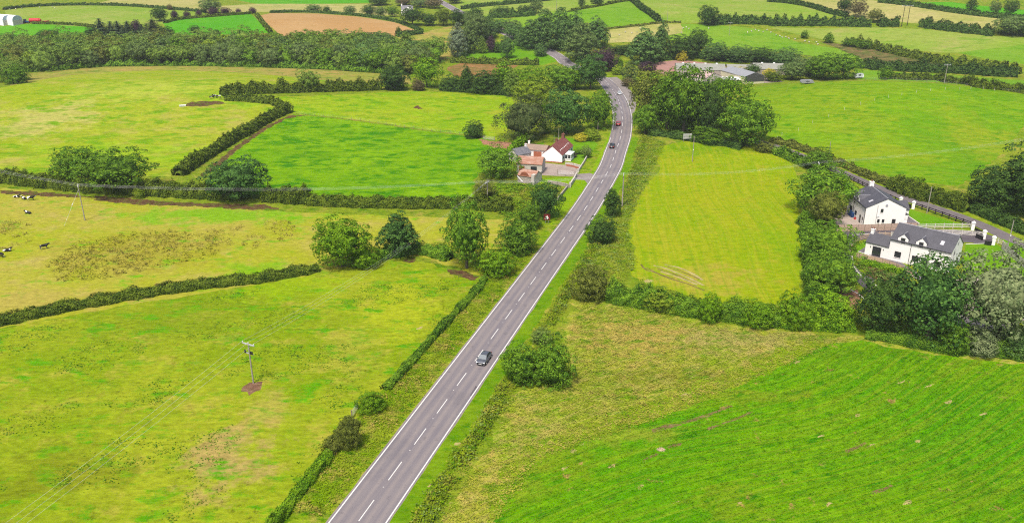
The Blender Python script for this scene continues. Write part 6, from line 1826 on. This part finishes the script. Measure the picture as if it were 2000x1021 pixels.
span(C3, B3, 2.2, 'bare wire running down over the pasture to the switch pole', 'wires from two armed pole to switch pole')
dB = (bB - bC); dB.z = 0; dB.normalize()
span(B3, [p + dB * 105 - Vector((0, 0, .5)) for p in B3], 1.8, 'bare wire leaving the switch pole low across the pasture', 'wires below the switch pole')

# ------------------------------------------------------------------ fences, pillars and gates
def rail_fence(name, label, pts, h, rails, mat, gap=2.2, ps=.13, board=.14, cat='fence', group=None):
    P = [spot(*q) for q in pts]
    line = smooth([(p.x, p.y) for p in P], 0.6)
    cum = [0.0]
    for i in range(1, len(line)): cum.append(cum[-1] + (line[i] - line[i - 1]).length)
    n = max(1, round(cum[-1] / gap))
    root = thing(name, label, cat, P[0], 0, group)
    o = P[0]
    nodes = [cut(line, cum[-1] * k / n, cum[-1] * k / n + .001)[0] for k in range(n + 1)]
    G_ = [ground_at(q.x, q.y) - o for q in nodes]
    pm = MB().box(-ps / 2, ps / 2, -ps / 2, ps / 2, -.3, h + .10).mesh('post', M[mat])
    for k, q in enumerate(G_):
        t = (G_[min(k + 1, n)] - G_[max(k - 1, 0)])
        w = part('post', pm, root); w.location = q; w.rotation_euler = (0, 0, math.atan2(t.y, t.x))
    for k in range(n):
        a, b = G_[k], G_[k + 1]
        t = Vector((b.x - a.x, b.y - a.y)).normalized(); nn = Vector((-t.y, t.x, 0)) * (ps / 2 + .022)
        for r in range(rails):
            z = h * (r + .8) / rails - .06
            bm = MB()
            v = []
            for s_ in (-.02, .02):
                for q, dz in ((a, -board / 2), (b, -board / 2), (b, board / 2), (a, board / 2)):
                    v.append(q + nn + Vector((-t.y, t.x, 0)) * s_ + Vector((0, 0, z + dz)))
            bm.add(v, [(3, 2, 1, 0), (4, 5, 6, 7), (0, 1, 5, 4), (1, 2, 6, 5), (2, 3, 7, 6), (3, 0, 4, 7)])
            bm.put('rail', M[mat], root)
    return root
def board_fence(name, label, pts, h, mat, bay=1.83, postmat='wood_post', cat='fence'):
    P = [spot(*q) for q in pts]
    line = smooth([(p.x, p.y) for p in P], 0.5)
    cum = [0.0]
    for i in range(1, len(line)): cum.append(cum[-1] + (line[i] - line[i - 1]).length)
    n = max(1, round(cum[-1] / bay))
    root = thing(name, label, cat, P[0]); o = P[0]
    nodes = [cut(line, cum[-1] * k / n, cum[-1] * k / n + .001)[0] for k in range(n + 1)]
    G_ = [ground_at(q.x, q.y) - o for q in nodes]
    for k in range(n):
        a, b = G_[k], G_[k + 1]; t = b - a; ln = Vector((t.x, t.y)).length
        m = MB(); nb = max(4, int(ln / .16))
        for i in range(nb):
            x0 = ln * i / nb + .006; x1 = ln * (i + 1) / nb - .006; d = .012 if i % 2 else -.012
            m.box(x0, x1, d - .012, d + .012, .05, h + (.01 if i % 3 else -.015))
        m.box(0.02, ln - .02, .025, .06, h * .25, h * .25 + .09); m.box(.02, ln - .02, .025, .06, h * .8, h * .8 + .09)
        w = m.put('panel', M[mat], root); w.location = a; w.rotation_euler = (0, 0, math.atan2(t.y, t.x))
    pm = MB().box(-.06, .06, -.06, .06, -.3, h + .06).mesh('post', M[postmat])
    for q in G_:
        w = part('post', pm, root); w.location = q + Vector((0, 0, 0))
    return root
rail_fence('rail_fence', 'black rail fence along the lane behind the upper house', [(1643, 343), (1690, 366), (1730, 385), (1757, 398)], 1.3, 3, 'wood_black', 2.2, .19, .19)
rail_fence('rail_fence', 'black rail fence between lane and sloping lawn', [(1787, 405), (1820, 416), (1860, 430), (1894, 442)], 1.3, 3, 'wood_black', 2.2, .19, .19)
rail_fence('ranch_fence', 'white rail fence nearer the sloping lawn', [(1790, 447), (1840, 446), (1896, 445)], 1.3, 3, 'wood_white', 2.4, .15, .16)
rail_fence('ranch_fence', 'white rail fence along the driveway of the lower house', [(1740, 463), (1800, 460), (1860, 458), (1918, 462)], 1.3, 4, 'wood_white', 2.4, .15, .16)
rail_fence('ranch_fence', 'short white rail fence beyond the last gate pillar', [(1940, 471), (1955, 479), (1966, 485)], 1.3, 3, 'wood_white', 1.8, .15, .16)
rail_fence('timber_rail_fence', 'curved tan timber rail fence round the corner of the lawn', [(1740, 462), (1712, 463), (1684, 468), (1666, 480), (1661, 492)], 1.2, 3, 'wood_tan', 1.6, .12, .16)
board_fence('board_fence', 'long closed timber fence below the upper house', [(1634, 452), (1670, 452), (1710, 451), (1756, 449), (1790, 448)], 1.85, 'wood_fence')
board_fence('board_fence', 'low timber board fence curving in front of the lower house', [(1664, 500), (1690, 507), (1725, 515), (1760, 528), (1785, 540)], 1.2, 'wood_tan')
board_fence('board_fence', 'pale board fence along the far side of the lower garden', [(1956, 486), (1975, 502), (2000, 524), (2050, 570)], 1.85, 'board_grey')

def pillar(label, px, py, w=.75, h=1.9):
    root = thing('gate_pillar', label, 'gate pillar', spot(px, py), R(-25), 'white gate pillars along the lane')
    MB().box(-w / 2, w / 2, -w / 2, w / 2, -.3, h).put('shaft', M['render_white'], root)
    c = MB(); e = w / 2 + .10
    c.box(-e, e, -e, e, h + .002, h + .12)
    c.add([(-e, -e, h + .121), (e, -e, h + .121), (e, e, h + .121), (-e, e, h + .121), (0, 0, h + .55)], [(0, 1, 4), (1, 2, 4), (2, 3, 4), (3, 0, 4), (3, 2, 1, 0)])
    c.put('cap', M['render_white'], root)
pillar('first white gate pillar, behind the roof of the upper house', 1758, 400)
pillar('white gate pillar at the upper end of the sloping lawn', 1783, 408)
pillar('white gate pillar where both white rail fences start', 1899, 449)
pillar('white gate pillar between two black gates', 1921, 466)
pillar('white gate pillar next to the garden of the lower house', 1939, 478)
def iron_gate(label, a, b, h=1.45):
    a, b = spot(*a), spot(*b); t = b - a; ln = Vector((t.x, t.y)).length
    root = thing('iron_gate', label, 'gate', a, math.atan2(t.y, t.x), 'black iron gates of the white houses')
    m = MB()
    m.box(0, ln, -.03, .03, .08, .16); m.box(0, ln, -.03, .03, h - .08, h); m.box(0, .06, -.031, .031, .161, h - .081); m.box(ln - .06, ln, -.031, .031, .161, h - .081); m.box(.061, ln - .061, -.03, .03, h - .40, h - .34)
    m.put('frame', M['iron_black'], root)
    m = MB(); m.box(.07, ln - .07, -.01, .01, .165, h - .41); m.put('infill_panel', M['iron_black'], root)
    for i in range(6):
        x = ln * (i + 1) / 7; q = MB(); q.tube((x, 0, h - .34), (x, 0, h - .085), .018, sides=5); q.put('bar', M['iron_black'], root)
iron_gate('black gate behind the upper house', (1765, 404), (1779, 407))
iron_gate('black gate swung open above the white rail fences', (1903, 452), (1917, 459))
iron_gate('black gate shut across the driveway of the lower house', (1919, 470), (1905, 464))
iron_gate('black gate beside the last white pillar', (1922, 478), (1936, 480))
# galvanised field gates
def field_gate(label, a, b, h=1.25):
    a, b = spot(*a), spot(*b); t = b - a; ln = Vector((t.x, t.y)).length
    root = thing('field_gate', label, 'gate', a, math.atan2(t.y, t.x))
    for z in (.2, .42, .64, .9, 1.2):
        q = MB(); q.tube((.05, 0, z), (ln - .05, 0, z), .03, sides=6); q.put('bar', M['galv'], root)
    for x in (.05, ln - .05):
        q = MB(); q.tube((x, 0, .15), (x, 0, h), .035, sides=6); q.put('stile', M['galv'], root)
    for x in (-.12, ln + .12):
        q = MB(); q.tube((x, 0, -.4), (x, 0, 1.5), .10, sides=8); q.put('gate_post', M['wood_post'], root)
field_gate('galvanised field gate in the roadside hedge', (688, 816), (699, 798))
field_gate('field gate by the lone bush in the bright field', (944, 272), (966, 275))
field_gate('rusty looking gate across the cottage yard entrance', (1090, 340), (1122, 343), 1.1)
# stock fence between the bright and the lime field
def stock_fence(label, pts, gap=4.0, h=1.15):
    P = [spot(*q) for q in pts]; line = smooth([(p.x, p.y) for p in P], 1.0)
    cum = [0.0]
    for i in range(1, len(line)): cum.append(cum[-1] + (line[i] - line[i - 1]).length)
    n = int(cum[-1] / gap); root = thing('stock_fence', label, 'fence', P[0])
    G_ = [ground_at(*cut(line, cum[-1] * k / n, cum[-1] * k / n + .001)[0]) - P[0] for k in range(n + 1)]
    pm = MB().tube((0, 0, -.3), (0, 0, h), .07, .06, 6).mesh('post', M['wood_post'])
    for q in G_:
        w = part('post', pm, root); w.location = q
    for z in (.35, .7, 1.05):
        bm = bmesh.new(); tube_into(bm, [q + Vector((0, 0, z)) for q in G_], [.006] * len(G_), 4)
        me = bpy.data.meshes.new('strand'); bm.to_mesh(me); bm.free(); me.materials.append(M['wire']); part('strand', me, root)
stock_fence('post and wire fence between the bright and the lime field', [(578, 223), (700, 236), (830, 255), (935, 268)])
stock_fence('post and wire fence at the lower edge of the sheep strip', [(1190, 84), (1238, 80), (1290, 73), (1330, 65)])
stock_fence('post and wire fence along the crest of the domed field', [(1690, 157), (1760, 158), (1830, 162), (1900, 169), (1990, 182)])
for q in (((1664, 500), (1668, 520), (1684, 540), (1712, 558)), ((1662, 566), (1676, 574), (1690, 586)), ((1636, 459), (1680, 458), (1740, 455)), ((1764, 415), (1796, 437)), ((1886, 477), (1938, 475)), ((1676, 491), (1700, 500), (1745, 521), (1790, 543))):
    ribbon(smooth([spot(*k)[:2] for k in q], .8), .30, .05, 'kerb', M['kerb'])

# ------------------------------------------------------------------ signs
M['sign_red'] = plain('sign_red', (.34, .012, .014, 1), 0.5, 0.3, 0.03)
M['sign_dark'] = plain('sign_backing', (.09, .012, .014, 1), 0.5, 0.3, 0.03)
M['sign_white'] = plain('sign_white', (.80, .80, .78, 1), 0.5, 0.3, 0.02)
M['sign_black'] = plain('sign_black', (.012, .012, .012, 1), 0.5, 0.3, 0.02)
b0 = spot(1068, 436)
sg = thing('warning_sign', 'red triangular road warning sign on a dark square backing', 'road sign', b0, R(-8))
for x in (-.32, .32):
    q = MB(); q.tube((x, .05, -.3), (x, .05, 1.3), .035, sides=6); q.put('post', M['galv'], sg)
MB().box(-.72, .72, -.01, .03, .70, 2.15).put('backing', M['sign_dark'], sg)
def tri(s, zc, y, name, mat, par):
    h = s * .866; r = s * .10
    pts = []
    for k in range(3):
        cx, cz = [(0, h * 2 / 3 - r * 2), (-s / 2 + r * 1.73, -h / 3 + r), (s / 2 - r * 1.73, -h / 3 + r)][k]
        for j in range(5):
            a = math.pi / 2 + k * 2.0944 - 1.0472 + j * 2.0944 / 4
            pts.append((cx + r * math.cos(a), zc + cz + r * math.sin(a)))
    return MB().prism([(x, z) for x, z in pts], y - .006, y + .006, 'y').put(name, M[mat], par)
sg.scale = (1.2, 1.2, 1.2)
tri(1.42, 1.31, -.025, 'red_border', 'sign_red', sg)
tri(1.10, 1.29, -.039, 'white_field', 'sign_white', sg)
m = MB(); m.box(-.055, .055, -.054, -.046, 1.06, 1.38); m.prism([(-.10, 1.22), (.10, 1.22), (.10, 1.30), (-.10, 1.30)], -.060, -.055, 'y'); m.put('symbol', M['sign_black'], sg)
M['board_face'] = plain('shaded_board_face', (.34, .34, .33, 1), .7, .2, .25, 1.2)  # white board with its shade put into the grey base colour
b0 = spot(1342, 277)
bb = thing('notice_board', 'shaded white notice board under the roadside grove', 'notice board', b0, R(8))
for x in (-1.4, 1.4):
    q = MB(); q.box(x - .06, x + .06, .04, .14, -.3, 3.0); q.put('post', M['wood_post'], bb)
m = MB(); m.box(-1.6, 1.6, -.03, .03, 2.05, 2.95); m.put('upper_panel', M['board_face'], bb)
m = MB(); m.box(-1.6, 1.5, -.03, .03, 1.10, 1.90); m.put('lower_panel', M['board_face'], bb)
m = MB(); m.box(-1.55, 1.55, -.02, .02, 1.92, 2.03); m.put('dark_strip', M['plastic_black'], bb)

# ------------------------------------------------------------------ stakes, trough, small things
stake_me = MB().tube((0, 0, -.2), (0, 0, 1.15), .05, .045, 6).mesh('stake', M['wood_white'])
for k, q in enumerate(((1559, 256), (1587, 241), (1618, 229), (1649, 215), (1680, 205), (1708, 197), (1735, 191), (1761, 186), (1790, 181), (1817, 178), (1846, 176), (1874, 175), (1896, 174), (1920, 175), (1942, 177), (1527, 265), (1518, 272))):
    o = bpy.data.objects.new('stake', stake_me); COL.objects.link(o); o.location = spot(*q)
    o['label'] = 'thin white stake in the curved row across the domed field'; o['category'] = 'stake'; o['group'] = 'stakes on the domed field'
tr = thing('water_trough', 'white water trough beside the bare earth patch in the domed pasture', 'trough', spot(357, 208), R(20))
m = MB(); m.prism([(-.55, 0), (.55, 0), (.7, .55), (.6, .55), (.5, .1), (-.5, .1), (-.6, .55), (-.7, .55)], -1.3, 1.3); m.box(-1.3, -1.22, -.48, .48, .101, .5); m.box(1.22, 1.3, -.48, .48, .101, .5); m.put('basin', M['white_sheet'], tr)
m = MB(); m.box(-1.2, 1.2, -.55, .55, .40, .44); m.put('water', M['glass_sky'], tr)
def bin_(label, px, py, col, h=1.05, name='wheelie_bin', cat='bin', w=.6):
    root = thing(name, label, cat, spot(px, py), R(10))
    MB().add([(-w * .4, -w * .4, .06), (w * .4, -w * .4, .06), (w * .4, w * .4, .06), (-w * .4, w * .4, .06), (-w * .5, -w * .5, h), (w * .5, -w * .5, h), (w * .5, w * .6, h), (-w * .5, w * .6, h)], [(3, 2, 1, 0), (4, 5, 6, 7), (0, 1, 5, 4), (1, 2, 6, 5), (2, 3, 7, 6), (3, 0, 4, 7)]).put('tub', col, root)
    MB().prism([(-w * .55, h + .002), (w * .7, h + .002), (w * .6, h + .12), (-w * .5, h + .05)], -w * .53, w * .53).put('lid', col, root)
    for s in (-1, 1):
        q = MB(); q.tube((s * w * .35, w * .55, .1), (s * w * .45, w * .55, .1), .1, sides=10); q.put('wheel', M['tyre'], root)
M['bin_blue'] = plain('blue_plastic', (.012, .05, .16, 1), 0.4, 0.4, 0.08)
M['toy_red'] = plain('red_plastic', (.42, .03, .03, 1), 0.4, 0.4, 0.08)
M['bin_brown'] = plain('brown_plastic', (.11, .035, .02, 1), 0.5, 0.4, 0.08)
bin_('first blue bin by the wall of the upper house', 1659, 420, M['bin_blue'], 1.2, w=.9)
bin_('second blue bin nearer the red crate', 1664, 424, M['bin_blue'], 1.2, w=.9)
bin_('brown bin farther along the wall of the upper house', 1649, 414, M['bin_brown'], w=.7)
rc = thing('plastic_crate', 'red plastic crate beside the blue bins', 'crate', spot(1671, 428), R(15))
m = MB(); m.box(-.45, .45, -.3, .3, 0, .08); m.box(-.45, .45, -.3, -.24, .081, .5); m.box(-.45, .45, .24, .3, .081, .5); m.box(-.45, -.39, -.239, .239, .081, .5); m.box(.39, .45, -.239, .239, .081, .5); m.put('crate_shell', M['toy_red'], rc)
m = MB(); m.tube((-.2, 0, .081), (-.2, 0, .55), .16, sides=10); m.put('ball', M['toy_red'], rc)
# white caravan and grey trailer on the crest of the domed field
def trailer(name, label, p, az, mat, l, h, cat):
    root = thing(name, label, cat, p, az)
    MB().prism([(-l / 2, .5), (l / 2, .5), (l / 2 + .15, .5 + h * .5), (l / 2 - .3, .5 + h), (-l / 2 + .2, .5 + h), (-l / 2 - .1, .5 + h * .4)], -1.05, 1.05, 'y').put('body', M[mat], root)
    for s in (-1, 1):
        q = MB(); q.tube((0, s * .8, .3), (0, s * 1.06, .3), .3, sides=12); q.put('wheel', M['tyre'], root)
        q = MB(); q.box(-.8, .8, s * 1.052 - .006, s * 1.052 + .012, .5 + h * .45, .5 + h * .8); q.put('window', M['glass'], root)
    q = MB(); q.tube((l / 2, 0, .45), (l / 2 + 1.2, 0, .45), .05, sides=6); q.put('drawbar', M['galv'], root)
trailer('caravan', 'white caravan behind the domed field crest', spot(1676, 153), R(12), 'white_sheet', 4.6, 1.9, 'caravan')
trailer('livestock_trailer', 'grey livestock trailer on the crest before the large tree', spot(1575, 164), R(4), 'pipe_grey', 5.0, 1.1, 'trailer')
# red slurry tanker with its dark tractor
tk = thing('slurry_tanker', 'long red slurry tanker beside the white barrel sheds', 'farm machine', spot(70, 46), R(-6))
m = MB()
for i, (x, r) in enumerate(((-4.5, .9), (-4.2, 1.35), (-1, 1.5), (2.6, 1.4), (4.4, 1.0))):
    pass
m.tube((-4.4, 0, 2.1), (-3.9, 0, 2.1), .9, 1.45, 16); m.tube((-3.9, 0, 2.1), (3.2, 0, 2.1), 1.45, 1.45, 16); m.tube((3.2, 0, 2.1), (4.2, 0, 2.0), 1.45, .8, 16); m.put('tank', M['toy_red'], tk)
m = MB(); m.box(-4.6, 6.2, -.6, .6, .55, .8); m.put('chassis', M['plastic_black'], tk)
for x in (-1.2, .6):
    for s in (-1, 1):
        q = MB(); q.tube((x, s * .9, .7), (x, s * 1.4, .7), .7, sides=14); q.put('wheel', M['tyre'], tk)
m = MB(); m.box(5.0, 9.0, -1.0, 1.0, 1.0, 1.7); m.box(8.4, 9.4, -1.8, 1.8, 1.0, 1.9); m.put('spreader_boom', M['toy_red'], tk)
tc = thing('tractor', 'dark tractor parked between barrel sheds and red tanker', 'tractor', spot(52, 46), R(-6))
m = MB(); m.box(-2.2, .0, -.8, .8, 1.0, 1.4); m.box(.0, 2.2, -.45, .45, .9, 1.7); m.put('body', M['bin_blue'], tc)
m = MB(); m.prism([(-1.7, 1.41), (-.1, 1.41), (-.3, 2.9), (-1.6, 2.9)], -.7, .7, 'y'); m.put('cab', M['glass'], tc)
for x, r in ((-1.3, .85), (1.5, .5)):
    for s in (-1, 1):
        q = MB(); q.tube((x, s * .75, r), (x, s * 1.2, r), r, sides=16); q.put('wheel', M['tyre'], tc)
# pale soil clod heap by the ruts
cl = thing('straw_heap', 'pale lump of straw beside the dark tyre rut', 'straw', spot(1291, 878))
rng = np.random.default_rng(4); n = 500
d = rng.normal(size=(n, 3)); d /= np.linalg.norm(d, axis=1)[:, None]; d[:, 2] = abs(d[:, 2])
me = quads_mesh('clod', d * np.array([.65, .4, .3]) * rng.uniform(.6, 1.0, (n, 1)), d + .6 * rng.normal(size=(n, 3)), rng.uniform(.12, .26, n), rng)
me.materials.append(plain('pale_straw', (.42, .33, .22, 1), .9, .1)); part('clod', me, cl)

# ------------------------------------------------------------------ cows and sheep
def skin_mesh(name, verts, edges, radii, mat, sub=2):
    me = bpy.data.meshes.new(name + '_frame'); me.from_pydata(verts, edges, [])
    o = bpy.data.objects.new(name + '_frame', me); COL.objects.link(o)
    md = o.modifiers.new('skin', 'SKIN'); md.use_smooth_shade = True
    for i, r in enumerate(radii):
        me.skin_vertices[0].data[i].radius = r if isinstance(r, tuple) else (r, r)
    me.skin_vertices[0].data[0].use_root = True
    s = o.modifiers.new('sub', 'SUBSURF'); s.levels = sub; s.render_levels = sub
    dg = bpy.context.evaluated_depsgraph_get()
    out = bpy.data.meshes.new_from_object(o.evaluated_get(dg)); out.name = name
    bpy.data.objects.remove(o); out.materials.clear(); out.materials.append(mat)
    out.polygons.foreach_set('use_smooth', np.ones(len(out.polygons), bool))
    return out
def cow_mat():
    n = NT('cow_hide')
    tc = n.n.new('ShaderNodeTexCoord').outputs['Object']
    oi = n.n.new('ShaderNodeObjectInfo')
    v = n.n.new('ShaderNodeVectorMath'); v.operation = 'ADD'
    n.link(tc, v.inputs[0]); n.link(oi.outputs['Location'], v.inputs[1])
    return n.finish(n.mix(n.ramp(n.noise(1.1, 2, 0.5, v.outputs[0]), 0.57, 0.60), (.012, .011, .012, 1), (.74, .72, .68, 1)), .7, .2)
M['cow'] = cow_mat(); M['wool'] = plain('sheep_wool', (.44, .42, .36, 1), .95, .05, .1)
cow_v = [(-.75, 0, 1.12), (-.2, 0, 1.08), (.35, 0, 1.08), (.75, 0, 1.15), (1.05, 0, 1.32), (1.30, 0, 1.38), (1.62, 0, 1.20), (-.85, .22, .95), (-.80, .24, .52), (-.90, .24, .28), (-.86, .24, .04), (-.85, -.22, .95), (-.80, -.24, .52), (-.90, -.24, .28), (-.86, -.24, .04),
         (.60, .20, .85), (.62, .22, .42), (.62, .22, .04), (.60, -.20, .85), (.62, -.22, .42), (.62, -.22, .04), (-1.0, 0, 1.25), (-1.08, 0, .75), (1.32, .20, 1.47), (1.32, -.20, 1.47)]
cow_e = [(0, 1), (1, 2), (2, 3), (3, 4), (4, 5), (5, 6), (0, 7), (7, 8), (8, 9), (9, 10), (0, 11), (11, 12), (12, 13), (13, 14), (3, 15), (15, 16), (16, 17), (3, 18), (18, 19), (19, 20), (0, 21), (21, 22), (5, 23), (5, 24)]
cow_r = [.34, .40, .40, .34, .20, .17, .11, .19, .10, .06, .06, .19, .10, .06, .06, .15, .08, .055, .15, .08, .055, .05, .03, .05, .05]
cow_stand = skin_mesh('body', cow_v, cow_e, cow_r, M['cow'])
lie_v = [(-.75, 0, .50), (-.2, 0, .48), (.35, 0, .50), (.75, 0, .58), (1.0, .05, .85), (1.15, .1, 1.02), (1.45, .16, .90), (-.80, .36, .30), (-.35, .52, .16), (-.75, .58, .08), (.65, .32, .25), (1.02, .36, .14), (.72, .38, .08), (.65, -.28, .22), (1.0, -.3, .10), (-.98, 0, .45), (-1.15, .2, .12), (1.18, .28, 1.08), (1.16, -.1, 1.08)]
lie_e = [(0, 1), (1, 2), (2, 3), (3, 4), (4, 5), (5, 6), (0, 7), (7, 8), (8, 9), (3, 10), (10, 11), (11, 12), (3, 13), (13, 14), (0, 15), (15, 16), (5, 17), (5, 18)]
lie_r = [.38, .44, .42, .36, .20, .17, .11, .20, .12, .07, .15, .09, .06, .14, .07, .05, .03, .05, .05]
cow_lie = skin_mesh('body', lie_v, lie_e, lie_r, M['cow'])
def cow(label, px, py, az, me):
    o = part('cow', me); o.location = spot(px, py) - Vector((0, 0, .05)); o.rotation_euler = (0, 0, R(az))
    o['label'] = label; o['category'] = 'cow'; o['group'] = 'black and white cows'; o.scale = (.9,) * 3
cow('black cow lying nearest the hedge at the back of the herd', 32, 386, 10, cow_lie)
cow('mostly white cow lying between two dark ones', 48, 389, 150, cow_lie)
cow('black and white cow standing at the end of the resting group', 61, 391, 15, cow_stand)
cow('dark cow lying alone below the resting group', 56, 417, 170, cow_lie)
cow('black cow with a white flank farthest from the hedge on the open side', 87, 486, 40, cow_stand)
cow('black cow grazing above the last one at the picture edge', 14, 491, 25, cow_lie)
cow('patched cow cut by the picture edge', 2, 502, 160, cow_stand)
cow('dark headed cow standing on the bare earth by the hedge bend', 414, 193, 20, cow_stand)
cow('white cow in the middle of the group at the hedge bend', 420, 191, 160, cow_stand)
cow('patched cow closest to the hedge bend', 427, 192, 200, cow_stand)
sh_v = [(-.35, 0, .62), (0, 0, .64), (.32, 0, .64), (.55, 0, .78), (.74, 0, .72), (-.3, .14, .3), (-.3, .14, .02), (-.3, -.14, .3), (-.3, -.14, .02), (.3, .13, .3), (.3, .13, .02), (.3, -.13, .3), (.3, -.13, .02)]
sh_e = [(0, 1), (1, 2), (2, 3), (3, 4), (0, 5), (5, 6), (0, 7), (7, 8), (2, 9), (9, 10), (2, 11), (11, 12)]
sheep_me = skin_mesh('sheep', sh_v, sh_e, [.30, .36, .30, .15, .09, .08, .04, .08, .04, .08, .04, .08, .04], M['wool'], 1)
srng = random.Random(8)
for lab, grp, pts in (('white sheep scattered over the pale strip below the lone tree', 'sheep on the pale strip', ((1250, 57), (1221, 64), (1234, 66), (1244, 64), (1334, 57), (1340, 55), (1345, 58), (1384, 57), (1331, 66), (1210, 70))),
                      ('white sheep in the loose flock on the green slope', 'sheep on the green slope', ((1468, 63), (1476, 60), (1482, 62), (1490, 64), (1498, 60), (1460, 65), (1505, 65), (1523, 72), (1528, 75), (1534, 74), (1553, 78), (1572, 82), (1580, 84), (1594, 84), (1597, 88), (1516, 70), (1541, 77))),
                      ('white sheep near the hedge of the pale field by the barrel sheds', 'sheep near the barrel sheds', ((20, 20), (31, 19), (43, 18), (78, 16), (103, 15), (107, 17)))):
    for q in pts:
        o = part('sheep', sheep_me); o.location = spot(*q); o.rotation_euler = (0, 0, srng.uniform(0, 6.28)); o.scale = (1.0,) * 3
        o['label'] = lab; o['category'] = 'sheep'; o['group'] = grp

# ------------------------------------------------------------------ the summer haze over the valley
hz = MB().box(-3400, 3400, -900, 4200, -8, 110)
me = bpy.data.meshes.new('haze'); me.from_pydata(hz.v, [], hz.f)
hm = bpy.data.materials.new('haze'); hm.use_nodes = True
for nd in list(hm.node_tree.nodes):
    if nd.type == 'BSDF_PRINCIPLED': hm.node_tree.nodes.remove(nd)
pv = hm.node_tree.nodes.new('ShaderNodeVolumePrincipled')
pv.inputs['Color'].default_value = (.86, .92, 1.0, 1)
pv.inputs['Density'].default_value = 0.00008
hm.node_tree.links.new(pv.outputs[0], hm.node_tree.nodes['Material Output'].inputs['Volume'])
me.materials.append(hm)
ho = bpy.data.objects.new('haze', me); COL.objects.link(ho); ho['kind'] = 'stuff'
